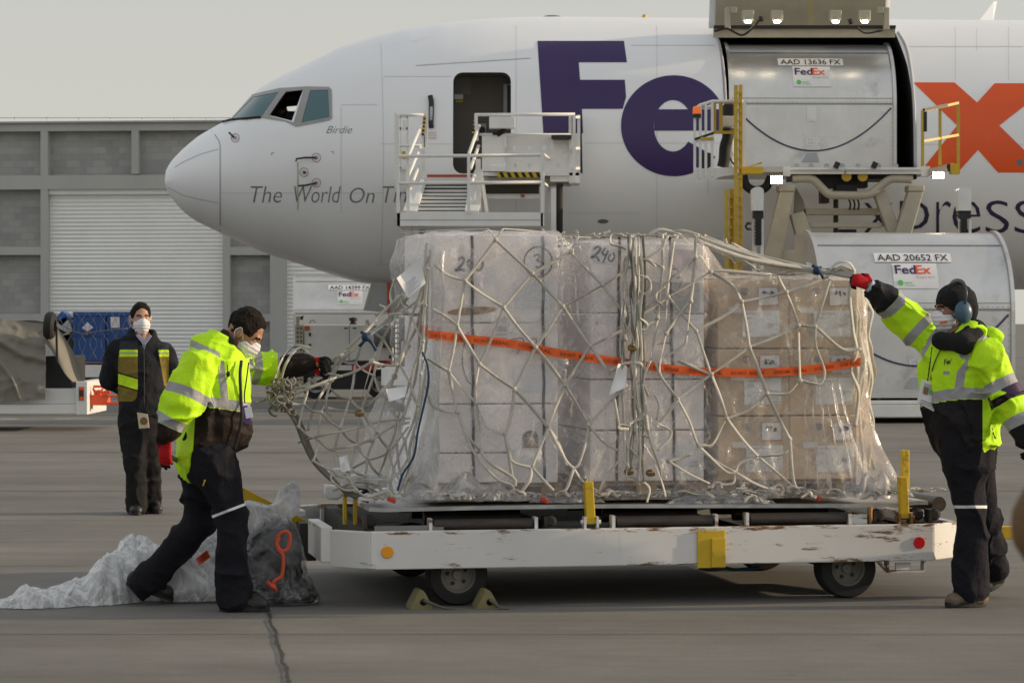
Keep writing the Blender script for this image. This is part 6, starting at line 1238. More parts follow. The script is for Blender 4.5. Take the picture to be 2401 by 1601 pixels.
class Field:
    def __init__(s, prims, h, pad=.05):
        lo = np.min([p[1] for p in prims], 0)-pad; hi = np.max([p[2] for p in prims], 0)+pad
        s.h = h; s.lo = lo; s.n = np.ceil((hi-lo)/h).astype(int)+1; s.d = np.full(s.n, .5, np.float32)
        s.ax = [np.float32(lo[i]+h*np.arange(s.n[i])) for i in range(3)]
    def pts(s, sl): return np.stack(np.meshgrid(s.ax[0][sl[0]], s.ax[1][sl[1]], s.ax[2][sl[2]], indexing='ij'), -1).astype(np.float32)
    def sl(s, lo, hi, m): return tuple(slice(max(0, int((lo[i]-m-s.lo[i])/s.h)), min(int(s.n[i]), int((hi[i]+m-s.lo[i])/s.h)+2)) for i in range(3))
    def add(s, prims, k=.02):
        for f, lo, hi in prims:
            q = s.sl(lo, hi, .05+k); d = f(s.pts(q)); o = s.d[q]; h = np.maximum(k-np.abs(d-o), 0)/k; s.d[q] = np.minimum(d, o)-h*h*k*.25
        return s
    def cut(s, prims, k=.006):
        for f, lo, hi in prims:
            q = s.sl(lo, hi, .02); d = -f(s.pts(q)); o = s.d[q]; h = np.maximum(k-np.abs(d-o), 0)/k; s.d[q] = np.maximum(d, o)+h*h*k*.25
        return s
    def plane(s, o, n):
        p = s.pts((slice(None),)*3); s.d = np.maximum(s.d, -((p-A3(o)) @ A3(n))); return s      # keeps the side n points to
    def disp(s, fn):
        m = np.abs(s.d) < .06; idx = np.argwhere(m); p = idx*s.h+s.lo; s.d[m] += fn(p).astype(np.float32); return s
    def mesh(s):
        d = s.d; sg = d < 0; nx, ny, nz = d.shape
        c = [(i, j, k) for i in (0, 1) for j in (0, 1) for k in (0, 1)]
        view = lambda a, o: a[o[0]:nx-1+o[0], o[1]:ny-1+o[1], o[2]:nz-1+o[2]]
        cnt = sum(view(sg, o).astype(np.int8) for o in c); act = (cnt > 0) & (cnt < 8); ids = np.argwhere(act)
        vid = np.full(act.shape, -1, np.int64); vid[act] = np.arange(len(ids))
        acc = np.zeros((len(ids), 3)); num = np.zeros(len(ids))
        for a in c:
            for ax in range(3):
                if a[ax]: continue
                b = list(a); b[ax] = 1
                da = d[ids[:, 0]+a[0], ids[:, 1]+a[1], ids[:, 2]+a[2]]; db = d[ids[:, 0]+b[0], ids[:, 1]+b[1], ids[:, 2]+b[2]]
                x = (da < 0) != (db < 0); t = np.where(x, da/(da-db+1e-12), 0); q = np.tile(np.array(a, float), (len(ids), 1)); q[:, ax] = t; acc[x] += q[x]; num[x] += 1
        v = (ids+acc/np.maximum(num, 1)[:, None])*s.h+s.lo
        fs = []
        for ax in range(3):
            u, w_ = [(1, 2), (2, 0), (0, 1)][ax]
            lo = [slice(1, n-1) for n in d.shape]; lo[ax] = slice(0, d.shape[ax]-1); hi = list(lo); hi[ax] = slice(1, d.shape[ax])
            e = sg[tuple(lo)] != sg[tuple(hi)]; ii = np.argwhere(e); 
            off = np.array([1, 1, 1]); off[ax] = 0; ii = ii+off; inside = sg[ii[:, 0], ii[:, 1], ii[:, 2]]
            eu = np.zeros(3, int); eu[u] = 1; ew = np.zeros(3, int); ew[w_] = 1
            g = lambda q: vid[q[:, 0], q[:, 1], q[:, 2]]
            quad = np.stack([g(ii-eu-ew), g(ii-ew), g(ii), g(ii-eu)], 1); quad[~inside] = quad[~inside][:, ::-1]; fs.append(quad[(quad >= 0).all(1)])
        return v, np.concatenate(fs)
def soft(name, F_, m, parent, attrs=None, loc_=None, smooth=2):
    v, f = F_.mesh(); off = OFF[parent.name] if parent else Vector(loc_)
    # light Laplacian smoothing
    e = np.concatenate([f[:, [0, 1]], f[:, [1, 2]], f[:, [2, 3]], f[:, [3, 0]]]); 
    for _ in range(smooth):
        acc = np.zeros_like(v); cn = np.zeros(len(v)); 
        for a, b in ((0, 1), (1, 0)): 
            for k in range(3): acc[:, k] += np.bincount(e[:, a], v[e[:, b], k], len(v))
            cn += np.bincount(e[:, a], minlength=len(v))
        v = v*.5+acc/np.maximum(cn, 1)[:, None]*.5
    me = bpy.data.meshes.new(name); me.vertices.add(len(v)); me.vertices.foreach_set('co', (v-np.array(off)).ravel().astype(np.float32))
    me.loops.add(f.size); me.loops.foreach_set('vertex_index', f.ravel().astype(np.int32)); me.polygons.add(len(f)); me.polygons.foreach_set('loop_start', np.arange(0, f.size, 4, dtype=np.int32)); me.polygons.foreach_set('use_smooth', np.ones(len(f), bool)); me.update(); me.validate()
    if m: me.materials.append(m)
    if attrs:
        for k, fn in attrs.items():
            at = me.attributes.new(k, 'FLOAT', 'POINT'); at.data.foreach_set('value', np.asarray(fn(v), np.float32))
    return mesh_obj(name, me, parent, None if parent else loc_)
def folds(seed, amp=.009, fr=8, amp2=.004):
    def f(p):
        q = p+.06*np.stack([vnoise(p*5, seed+7), vnoise(p*5, seed+8), vnoise(p*5, seed+9)], -1)
        a = 1-np.abs(vnoise(q*fr, seed)); b = 1-np.abs(vnoise(q*fr*2.3, seed+1)); return amp*.4-amp*1.3*a**3-amp2*b**2+amp*.5*vnoise(p*fr*.6, seed+2)
    return f
def cloth(name, layers, rough=.75, bump=.25, bs=220, sheen=.0, base=(.1, .1, .1), var=.06):
    "layers: (attribute, colour, roughness) painted over the base wherever the attribute is positive - the pattern sewn into the cloth"
    m = M(name, base, rough, var=var, scale=9, bump=bump, bscale=bs, spec=.15); n = m.node_tree.nodes; l = m.node_tree.links; b = n['Principled BSDF']; cur = b.inputs['Base Color'].links[0].from_socket
    b.inputs['Sheen Weight'].default_value = 0; rcur = None
    for at, col, rg in layers:
        a = n.new('ShaderNodeAttribute'); a.attribute_name = at; r = n.new('ShaderNodeMapRange'); r.inputs[1].default_value = -.0012; r.inputs[2].default_value = .0012; l.new(a.outputs['Fac'], r.inputs[0])
        x = n.new('ShaderNodeMix'); x.data_type = 'RGBA'; x.inputs[7].default_value = (*col, 1); l.new(r.outputs[0], x.inputs[0]); l.new(cur, x.inputs[6]); cur = x.outputs[2]
    l.new(cur, b.inputs['Base Color']); return m
LIME = (.52, .86, .02); SILV = (.33, .33, .34); JBLK = (.014, .013, .014)
m_skin = M('skin', (.36, .19, .115), .5, var=.08, scale=20, bump=.06, bscale=120)
m_skin2 = M('skin_dark', (.24, .12, .07), .5, var=.08, scale=20)
m_hair = M('dark_hair', (.017, .012, .0095), .75, var=.4, scale=60, bump=.8, bscale=160, spec=.15)
m_mask = M('mask_cloth', (.72, .7, .72), .8, var=.04, bump=.25, bscale=45, stretch=(1, 1, 3))
m_pants = cloth('work_trousers', [('stripe', (.7, .7, .72), .5)], .9, .5, 30, .1, (.014, .014, .019), .2)
m_boot = M('black_boot', (.018, .016, .015), .45, var=.3, scale=12, bump=.2, bscale=60)
m_bootb = M('brown_boot', (.16, .115, .08), .6, var=.3, scale=12, bump=.25, bscale=50)
m_glove = cloth('red_glove', [('palm', (.012, .012, .013), .6)], .8, .4, 260, .1, (.42, .012, .015), .1)
m_fleece = M('dark_fleece', (.03, .02, .017), .95, var=.2, scale=30, bump=.6, bscale=260)
m_knit = M('black_knit', (.012, .012, .014), .95, var=.2, scale=40, bump=.7, bscale=220)
def frame(f, u=(0, 0, 1)):
    f = Vector(f).normalized(); u = Vector(u); r = f.cross(u).normalized(); u = r.cross(f).normalized(); return r, f, u     # right, forward, up
def head_prims(c, fr, s=1.0):
    r, f, u = fr; c = Vector(c); L = lambda x, y, z: c+(r*x+f*y+u*z)*s; ax = (r, f, u); e = lambda p, q: ell(L(*p), ax, [x*s for x in q]); k = lambda a, b, r1, r2: rc(L(*a), L(*b), r1*s, r2*s)
    add = [e((0, -.012, .03), (.075, .097, .09)), e((0, .022, -.03), (.064, .07, .088)), e((0, .035, -.088), (.046, .048, .036)), k((0, .088, .005), (0, .108, -.036), .009, .015), k((-.03, .081, .022), (.03, .081, .022), .012, .012), k((-.038, .068, -.028), (-.03, .074, -.04), .018, .015), k((.038, .068, -.028), (.03, .074, -.04), .018, .015), k((-.016, .09, -.068), (.016, .09, -.068), .009, .009)]
    ears = [e((.078, -.008, -.012), (.011, .021, .033)), e((-.078, -.008, -.012), (.011, .021, .033))]
    sub = [e((.031, .098, .0), (.017, .02, .011)), e((-.031, .098, .0), (.017, .02, .011))]
    return add, ears, sub, L, e, k
def eyes(L, s, parent, lid=.006):
    for sx in (-1, 1):
        b = MB(); b.ball(L(.031*sx, .074, .0), .0125*s, 12); ey = b.build('eye', M('eye_white', (.45, .4, .37), .3), parent)
        b = MB(); b.ball(L(.031*sx, .0815, -.001), .0065*s, 10); b.build('iris', m_dark, ey)
        b = MB(); b.tube([L(.014*sx, .094, .02), L(.03*sx, .091, .026), L(.048*sx, .078, .02)], .0055*s, 6); b.build('eyebrow', m_hair, parent)
def mask_on(c, fr, s, parent, L, e, seed=1):
    m = Field([e((0, .05, -.055), (.07, .08, .066))], .0045, .02).add([e((0, .046, -.052), (.067, .075, .058)), e((0, .09, -.03), (.03, .032, .03)), e((0, .045, -.09), (.048, .052, .034))], .02).disp(lambda p: .0022*np.sin(((p-A3(c)) @ A3(fr[2]))*260)+.002*vnoise(p*50, seed)).plane(L(0, .012, 0), fr[1])
    o = soft('face_mask', m, m_mask, parent)
    for sx in (-1, 1):
        b = MB(); b.tube(catmull([L(.06*sx, .03, -.03), L(.075*sx, .01, .0), L(.086*sx, -.012, .022), L(.088*sx, -.03, -.01), L(.078*sx, -.012, -.045), L(.06*sx, .02, -.085)]), .0028*s, 6); b.build('ear_loop', m_mask, o)
    return o
def hair_on(c, fr, s, parent, L, e, seed=2, front=.0):
    h = Field([e((0, -.012, .032), (.09, .112, .11))], .005, .02).add([e((0, -.014, .036), (.081, .102, .098))], .01).cut([e((0, .107+front, -.002), (.088, .062, .1)), e((.085, .05, -.055), (.04, .07, .062)), e((-.085, .05, -.055), (.04, .07, .062)), e((0, .0, -.135), (.1, .13, .075))], .012).disp(lambda p: .004*vnoise(p*90, seed)+.006*vnoise(p*28, seed+1))
    return soft('hair', h, m_hair, parent, smooth=1)
def hand_prims(w_, d, n, curl=(35, 40, 30), spread=.019, ln=1.0, thumb=1, tcurl=.5):
    "w_ wrist, d wrist-to-knuckles, n palm normal (the side the fingers close towards)"
    d = Vector(d).normalized(); n = Vector(n); n = (n-d*n.dot(d)).normalized(); s = d.cross(n); w_ = Vector(w_); P_ = []
    kn = w_+d*.092*ln
    P_.append(erc(w_+d*.015, kn-d*.01, .032, .042, s, .5))
    for i, L_ in enumerate((.074, .083, .077, .06)):
        o = kn+s*((1.5-i)*spread*thumb)-d*(.004*abs(i-1.2)); a = 0; p = o-d*.02
        for j_, (fr_, r0, r1) in enumerate(((.45, .0115, .0108), (.32, .0108, .01), (.26, .01, .0085))):
            a += R(curl[j_]+2*i); q = (o if j_ == 0 else p)+(d*math.cos(a)+n*math.sin(a))*L_*ln*fr_; P_.append(rc(o if j_ == 0 else p, q, r0, r1)); p = q
    tb = w_+d*.03+s*.03*thumb; t1 = tb+(d*.5+s*.65*thumb+n*.35).normalized()*.045; t2 = t1+(d*.75+s*(.1)*thumb+n*tcurl).normalized()*.036
    P_ += [rc(tb, t1, .016, .0135), rc(t1, t2, .0125, .0095)]
    return P_, d, n, s
def glove(w_, d, n, parent, name='glove', palm=.003, tips=None, **k):
    pr, d_, n_, s_ = hand_prims(w_, d, n, **k); F_ = Field(pr, .004, .02).add(pr[:1], .004).add(pr[1:], .007); wv = A3(w_); dv, nv = A3(d_), A3(n_)
    return soft(name, F_, m_glove, parent, {'palm': lambda v: np.maximum(((v-wv) @ nv)-palm, ((v-wv) @ dv)-(tips or 9))}, smooth=1)
def boot(heel, toe, parent, m, r=.05, sole=True, top=None, gz=None):
    heel, toe = Vector(heel), Vector(toe); d = (toe-heel).normalized(); s = d.cross(Vector((0, 0, 1))).normalized(); up = s.cross(d)
    L_ = (toe-heel).length; base = heel+up*r
    pr = [erc(heel+d*.045+up*.045, toe-d*.05+up*.036, .047, .048, s, .92), rc(heel+d*.04+up*.05, (top if top else heel+d*.05+up*.15), .046, .05), erc(heel+d*.1+up*.075, heel+d*.07+up*.1, .045, .045, s, .9)]
    F_ = Field(pr, .006, .03).add(pr, .03).plane(heel+up*.006, up).disp(lambda p: .002*vnoise(p*40, 4)); o = soft('boot', F_, m, parent)
    b = MB(); n = 24; pts = []
    for k in range(n):
        a = 2*math.pi*k/n; x = math.cos(a); y = math.sin(a); pts.append(heel+d*(L_*.5+x*(L_*.5+.004))+s*y*(.049+.006*x))
    b.prism(pts, up*.026); b.build('sole', m_black, o); return o
def smin_part(v, groups):
    D_ = np.stack([np.min([f(v) for f, _, _ in g], 0) for g in groups], 1); return np.argmin(D_, 1)
def along(v, pts):
    "arc length of the nearest point along a polyline"
    pts = [A3(p) for p in pts]; best = np.full(len(v), 9.); out = np.zeros(len(v)); acc = 0
    for a, b in zip(pts[:-1], pts[1:]):
        ba = b-a; L_ = np.linalg.norm(ba); t = ((v-a) @ ba)/(L_*L_); tc_ = np.clip(t, 0, 1); d = np.linalg.norm(v-a-tc_[:, None]*ba, axis=1); k = d < best; out[k] = acc+tc_[k]*L_; best[k] = d[k]; acc += L_
    return out
def pxy(v): return CX+v[:, 0]/v[:, 1]*F, HOR-(v[:, 2]-CAMZ)/v[:, 1]*F
# ------------------------------------------------------------------ worker at the left, leaning forward, pulling the net
YA = 15.34
pa = thing('person', 'man in high-visibility jacket leaning forward and pulling the net at the left', 'person', (P(540, 1400, YA).x, YA, 0))
q = lambda x, y, dy=0: P(x, y, YA+dy)
fa = frame((.74, -.12, -.58)); hc = q(574, 779, .02); sA = 1.03
sh_r, el_r, wr_r = q(462, 868, -.2), q(427, 950, -.25), q(390, 1024, -.25)
sh_l, el_l, wr_l = q(572, 856, .2), q(652, 862, .27), q(742, 851, .22)
hipn, knn, ann = q(496, 1075, -.09), q(541, 1208, -.06), q(548, 1396, -.02)
hipf, knf, anf = q(470, 1078, .12), q(468, 1222, .2), q(338, 1368, .36)
tor = [q(480, 1045), q(505, 980), q(516, 905), q(510, 855)]
add, ears, sub, L, e, k = head_prims(hc, fa, sA)
bp_ = [rc(L(0, -.03, -.06), q(525, 842), .056, .065), erc(tor[3], tor[1], .15, .13, (0, 1, 0), .7), erc(tor[1], tor[0], .13, .13, (0, 1, 0), .75), rc(sh_r, el_r, .045, .035), rc(el_r, wr_r, .035, .026), rc(sh_l, el_l, .045, .035), rc(el_l, wr_l, .035, .026), rc(hipn, knn, .07, .05), rc(knn, ann, .05, .035), rc(hipf, knf, .07, .05), rc(knf, anf, .05, .035)]
F_ = Field(add+ears+bp_, .0065, .03).add(add, .018).cut(sub, .008).add(ears, .006).add(bp_, .03)
soft('body', F_, m_skin, pa, smooth=1); eyes(L, sA, pa); mask_on(hc, fa, sA, pa, L, e); hair_on(hc, fa, sA, pa, L, e)
gT = [erc(tor[0], tor[1], .195, .203, (0, 1, 0), .8), erc(tor[1], tor[2], .2, .2, (0, 1, 0), .74), erc(tor[2], tor[3], .2, .17, (0, 1, 0), .72), rc(q(520, 985), q(548, 1010), .1, .085), rc(q(478, 850, -.1), q(560, 850, .12), .085, .08)]
gR = [rc(sh_r, el_r, .104, .086), rc(el_r, wr_r.lerp(el_r, .25), .084, .068), rc(wr_r.lerp(el_r, .25), wr_r.lerp(el_r, .1), .06, .052)]
gL = [rc(sh_l, el_l, .095, .083), rc(el_l, wr_l.lerp(el_l, .38), .083, .068), rc(wr_l.lerp(el_l, .36), wr_l.lerp(el_l, .14), .055, .047)]
hood = [ell(q(474, 806, .02), frame((1, 0, .25)), (.115, .06, .045)), ell(q(496, 825, -.06), frame((1, 0, -.4)), (.08, .07, .04))]
F_ = Field(gT+gR+gL+hood, .008).add(gT, .05).add(gR, .035).add(gL, .03).add(hood, .02).disp(folds(11, .024, 7, .010)).cut([rc(q(528, 835), L(0, -.02, -.02), .07, .085)], .02)
armR, armL = [sh_r, el_r, wr_r], [sh_l, el_l, wr_l]; LR = (el_r-sh_r).length+(wr_r-el_r).length; LLn = (el_l-sh_l).length+(wr_l-el_l).length
def jA(v):
    p = smin_part(v, [gT+hood, gR, gL]); sR = along(v, armR); sL = along(v, armL); X, Y_ = pxy(v); xs, ys = X, Y_
    sil = np.full(len(v), -.05); blk = np.full(len(v), -.05)
    r = p == 1; sil[r] = np.maximum(.027-np.abs(sR[r]-.145), .026-np.abs(sR[r]-.315)); blk[r] = sR[r]-.342
    r = p == 2; sil[r] = np.maximum(.024-np.abs(sL[r]-.062), .024-np.abs(sL[r]-.215)); blk[r] = sL[r]-.24
    r = p == 0; band = 933+(X-472)*.14
    s_ = np.maximum.reduce([.028-np.abs(Y_-band-6)/424, np.minimum(.021-np.abs(X-(517+(Y_-855)*.13))/424, np.minimum(Y_-845, 935-Y_)/424), np.minimum(.017-np.abs(X-(592+(Y_-860)*.06))/424, np.minimum(Y_-840, 935-Y_)/424), np.minimum(.018-np.abs((X-470)*.45-(Y_-806)+8)/424/1.1, np.minimum(X-446, 516-X)/424)])
    sil[r] = s_[r]; lower = np.minimum((Y_-band-17)/424, (X-459+(Y_-950)*.06)/424); blk[r] = np.where(s_[r] > 0, -.05, lower[r]); return sil, blk
m_jA = cloth('hi_vis_jacket', [('black', (.02, .014, .012), .6), ('silver', SILV, .4)], .6, .45, 22, .15, LIME, .05)
soft('jacket', F_, m_jA, pa, {'silver': lambda v: jA(v)[0], 'black': lambda v: jA(v)[1]})
cf = Field([rc(q(516, 838, .0), q(548, 806, .0), .12, .1)], .007).add([rc(q(514, 842), q(545, 800), .098, .088)], .02).cut([rc(q(530, 838), q(580, 770), .06, .075)], .01).plane(q(512, 845), Vector((.55, 0, .8))).plane(q(553, 792), Vector((-.6, 0, -.75))).cut([rc(q(572, 850, -.02), q(590, 800, -.02), .05, .06)], .02).disp(lambda p: .004*vnoise(p*30, 3)); soft('fleece_collar', cf, m_fleece, pa)
b = MB(); b.strap(catmull([q(566, 845, -.14), q(563, 880, -.165), q(565, 930, -.165), q(566, 985, -.16), q(548, 1060, -.12)]), .02, .01, (0, 1, 0)); b.build('zip', m_dark, pa)
b = MB(); b.tube(catmull([q(583, 850, -.15), q(578, 890, -.2), q(573, 925, -.22), q(574, 945, -.23)]), .004, 6); b.build('lanyard_cord', m_black, pa)
b = MB(); b.box(q(578, 972, -.24), (.028, .006, .1), Matrix.Rotation(-.18, 3, 'Y')); lb = b.build('lanyard', M('purple_strap', (.14, .05, .3), .6), pa)
b = MB(); b.box(q(583, 967, -.247), (.038, .005, .06), Matrix.Rotation(-.18, 3, 'Y')); b.build('id_badge', m_paper, lb)
b = MB(); b.tube([q(533, 855, -.2), q(534, 872, -.2)], .003, 6); b.ball(q(535, 877, -.2), (.012, .01, .016), 10); b.build('toggle', m_black, pa)
b = MB(); b.tube(catmull([q(519, 966, -.16), q(518, 977, -.165), q(516, 985, -.16)]), .004, 6); b.build('pocket_zip', m_bst and m_brass, pa)
gP = [erc(q(480, 1045), q(480, 1085), .15, .14, (0, 1, 0), .8)]; gN = [rc(hipn, knn, .115, .084), rc(knn, ann, .082, .084)]; gF = [rc(hipf, knf, .11, .085), rc(knf, anf, .083, .076)]; cd_ = (anf-knf).normalized()
F_ = Field(gP+gN+gF, .008).add(gP, .04).add(gN, .035).add(gF, .03).plane(ann+Vector((0, 0, -.045)), (0, 0, 1)).cut([rc(anf+cd_*.125, anf+cd_*.3, .105, .12)]).disp(folds(31, .02, 6, .008))
st_a, st_b = A3(q(495, 1212, -.12)), A3(q(553, 1190, -.12))
def strA(v):
    X, Y_ = pxy(v); p = smin_part(v, [gN, gF]); d = np.abs(Y_-(1212-(X-495)*.38)); return np.where(p == 0, (3.2-d)/424, -.02)
soft('trousers', F_, m_pants, pa, {'stripe': strA})
b = MB(); b.tube([q(479, 1130, -.2), q(476, 1139, -.2)], .004, 6); b.ball(q(480, 1127, -.2), .007, 8); b.build('key_tag', m_yellow, pa)
boot((q(516, 0).x, YA-.01, 0.004), (q(632, 0).x, YA-.03, 0.004), pa, m_boot, top=ann+Vector((0, 0, -.0)))
ht, tt = q(296, 1362, .38), q(404, 1411, .40); tt.z = max(tt.z, .012); boot(ht+Vector((.0, 0, -.02)), tt, pa, m_boot, top=anf)
glove(wr_r+Vector((.004, 0, .01)), (-.12, .03, -1), (.5, .8, 0), pa, curl=(8, 16, 14), palm=.026, thumb=-1, tips=.165, ln=1.12)
glove(wr_l+Vector((-.045, 0, 0)), (1, -.02, .02), (.1, -.8, -.6), pa, curl=(62, 75, 50), palm=.05, thumb=1, tips=.062, ln=1.12)
# ------------------------------------------------------------------ worker at the right, arm raised, wearing ear defenders
YB = 15.57; q = lambda x, y, dy=0: P(x, y, YB+dy); sB = 417.5
pb = thing('person', 'man with black knit hat and blue ear defenders reaching up to the net', 'person', (P(2265, 1400, YB).x, YB, 0))
fb = frame((-.97, -.25, -.06)); hc = q(2236, 726, 0); SD = (.75, -.66, 0)
sh_r, el_r, wr_r = q(2186, 800, .17), q(2122, 742, .2), q(2042, 672, .12)
sh_l, el_l, wr_l = q(2318, 842, -.17), q(2362, 930, -.2), q(2408, 1022, -.26)
hipn, knn, ann = q(2262, 1055, -.04), q(2276, 1192, -.02), q(2276, 1388, 0)
hipf, knf, anf = q(2285, 1060, .1), q(2305, 1205, .22), q(2337, 1335, .45)
tor = [q(2262, 1020), q(2254, 945), q(2250, 870), q(2250, 820)]
add, ears, sub, L, e, k = head_prims(hc, fb, 1.05)
bp_ = [rc(L(0, -.02, -.07), q(2248, 815), .058, .066), erc(tor[3], tor[1], .15, .13, SD, .7), erc(tor[1], tor[0], .13, .13, SD, .75), rc(sh_r, el_r, .045, .036), rc(el_r, wr_r, .036, .028), rc(sh_l, el_l, .045, .035), rc(el_l, wr_l, .035, .027), rc(hipn, knn, .07, .05), rc(knn, ann, .05, .035), rc(hipf, knf, .07, .05), rc(knf, anf, .05, .035)]
F_ = Field(add+ears+bp_, .0065, .03).add(add, .018).cut(sub, .008).add(ears, .006).add(bp_, .03)
soft('body', F_, m_skin2, pb, smooth=1); eyes(L, 1.05, pb); mk = mask_on(hc, fb, 1.05, pb, L, e, 4)
b = MB(); b.add([L(-.0665, .07, -.055), L(-.05, .106, -.06), L(-.05, .106, -.07), L(-.0665, .07, -.067)], [(0, 1, 2, 3)]); b.build('mask_print', m_orangeink, mk)
hf = Field([e((0, -.02, .04), (.1, .125, .12))], .006, .02).add([e((0, -.018, .045), (.088, .112, .1)), e((0, -.075, -.01), (.07, .055, .075))], .03).cut([e((0, .112, -.07), (.09, .075, .1)), e((0, .05, -.16), (.12, .12, .11))], .012).disp(lambda p: .003*vnoise(p*60, 5)+.004*vnoise(p*18, 6)); soft('knit_hat', hf, m_knit, pb)
ehc = L(-.1, -.012, -.012)
for sx in (-1, 1):
    mm = Field([e((.1*sx, -.012, -.012), (.07, .07, .07))], .005, .02).add([e((.098*sx, -.012, -.015), (.034, .05, .062))], .01); ed = soft('ear_cup', mm, M('ear_cup_blue', (.055, .105, .16), .35, var=.05), pb)
b = MB(); b.strap(catmull([L(-.112, -.016, .03), L(-.115, -.025, .085), L(-.08, -.03, .135), L(0, -.03, .152), L(.08, -.03, .135), L(.115, -.025, .085), L(.112, -.016, .03)]), .032, .016, fb[1]); b.build('headband', M('headband_teal', (.03, .055, .065), .4), pb)
sc = Field([rc(q(2230, 790, -.06), q(2265, 795, .02), .17, .17)], .007).add([ell(q(2248, 797, 0), (Vector((.96, 0, .25)), Vector((0, 1, 0)), Vector((-.25, 0, .96))), (.13, .135, .068)), rc(q(2205, 798, -.1), q(2258, 806, -.17), .05, .052), rc(q(2258, 806, -.17), q(2286, 775, -.05), .055, .065)], .03).cut([rc(q(2225, 790), L(0, .02, 0), .05, .075)], .01).disp(lambda p: .005*vnoise(p*30, 8)); soft('fleece_collar', sc, m_knit, pb)
gT = [erc(tor[0], tor[1], .185, .205, SD, .78), erc(tor[1], tor[2], .21, .215, SD, .74), erc(tor[2], tor[3], .215, .17, SD, .72), rc(q(2205, 848, .1), q(2300, 850, -.12), .08, .08)]
gR = [rc(sh_r, el_r, .1, .085), rc(el_r, wr_r.lerp(el_r, .4), .083, .066), rc(wr_r.lerp(el_r, .4), wr_r.lerp(el_r, .2), .06, .05)]
gL = [rc(sh_l, el_l, .1, .086), rc(el_l, wr_l.lerp(el_l, .3), .085, .074), rc(wr_l.lerp(el_l, .3), wr_l, .062, .056)]
hood = [ell(q(2318, 790, .06), frame((-.3, -.6, .3)), (.09, .06, .055)), ell(q(2300, 806, .02), frame((-.5, -.8, 0)), (.08, .06, .035)), rc(q(2318, 950, .04), q(2318, 1005, .04), .055, .04)]
F_ = Field(gT+gR+gL+hood, .008).add(gT, .05).add(gR, .035).add(gL, .03).add(hood, .02).disp(folds(61, .024, 7, .010)).cut([rc(q(2240, 800), L(0, 0, -.02), .08, .085)], .02)
armR, armL = [sh_r, el_r, wr_r], [sh_l, el_l, wr_l]
def jB(v):
    p = smin_part(v, [gT+hood, gR, gL]); sR = along(v, armR); sL = along(v, armL); X, Y_ = pxy(v)
    sil = np.full(len(v), -.05); blk = np.full(len(v), -.05)
    r = p == 1; sil[r] = np.maximum(.026-np.abs(sR[r]-.10), .027-np.abs(sR[r]-.325)); blk[r] = sR[r]-.353
    r = p == 2; sil[r] = np.maximum(.03-np.abs(sL[r]-.155), .03-np.abs(sL[r]-.385)); blk[r] = np.maximum(.026-np.abs(sL[r]-.24), sL[r]-.415)
    r = p == 0; band = 922-(X-2260)*.04+.0022*(X-2260)**2*.6
    cx = np.interp(Y_, [790, 840, 872, 915], [2310, 2279, 2254, 2248])
    s_ = np.maximum.reduce([.031-np.abs(Y_-band)/sB, np.minimum(.025-np.abs(X-cx)/sB, np.minimum(Y_-785, 925-Y_)/sB), np.minimum(.02-np.abs(X-np.interp(Y_, [775, 830], [2192, 2160]))/sB, np.minimum(Y_-770, 835-Y_)/sB), np.minimum(8-np.abs(X-2219), 4.5-np.abs(Y_-874))/sB, np.minimum(.0085*0+7-np.abs((Y_-838)-(X-2268)*.4), 19-np.abs(X-2268))/sB])
    sil[r] = s_[r]; blk[r] = np.where(s_[r] > 0, -.05, np.minimum((Y_-band-12)/sB, (2304-X)/sB)[r]); blk = np.where((np.abs(X-(2186-(Y_-810)*.13)) < 2.0) & (p == 0) & (Y_ > 812) & (Y_ < 910) & (sil < 0), .002, blk); return sil, blk
soft('jacket', F_, cloth('hi_vis_jacket_b', [('black', JBLK, .6), ('silver', SILV, .4)], .6, .45, 22, .15, LIME, .05), pb, {'silver': lambda v: jB(v)[0], 'black': lambda v: jB(v)[1]})
def front_of(F_, px, py, off=.004):
    d = ray(px, py); t = np.linspace(14.6, 16.2, 500); p = np.stack([d.x*t, t, CAMZ+d.z*t], 1); i = np.round((p-F_.lo)/F_.h).astype(int); ok = ((i >= 0) & (i < np.array(F_.d.shape))).all(1); v = np.full(len(t), 1.); v[ok] = F_.d[tuple(i[ok].T)]; k = int(np.argmax(v < 0)) if (v < 0).any() else 300; return Vector((d.x*(t[k]-off), t[k]-off, CAMZ+d.z*(t[k]-off)))
b = MB(); flat(b, text2d('Fed', 2213, 841, 2233, 854, .1, .03), lambda x, y: front_of(F_, 2223, 848, .02)+Vector(((x-2223)/sB, (x-2223)*.0006, -(y-848-(x-2223)*.15)/sB))); b.build('jacket_print', m_blk, pb)
b = MB(); b.tube(catmull([front_of(F_, x, y, .012) for x, y in ((2212, 812), (2200, 830), (2188, 860), (2182, 890))]), .003, 6); b.build('drawcord', m_black, pb)
cb = front_of(F_, 2176, 930, .03); b = MB()
bq = [P(x, y, cb.y-.01) for x, y in ((2162, 888), (2202, 903), (2190, 965), (2150, 943))]; b.prism(bq, (0, .006, 0)); bd = b.build('id_card', m_paper, pb)
b = MB(); b.prism([P(x, y, cb.y-.013) for x, y in ((2168, 897), (2196, 907), (2193, 925), (2164, 915))], (0, .002, 0)); b.build('card_header', m_ltgrey, bd)
b = MB(); b.prism([P(x, y, cb.y-.016) for x, y in ((2167, 906), (2178, 909), (2175, 926), (2164, 922))], (0, .002, 0)); b.build('portrait', m_skin2, bd)
b = MB(); b.prism([P(x, y, cb.y-.016) for x, y in ((2180, 914), (2189, 917), (2187, 926), (2178, 924))], (0, .002, 0)); b.build('green_square', m_green, bd)
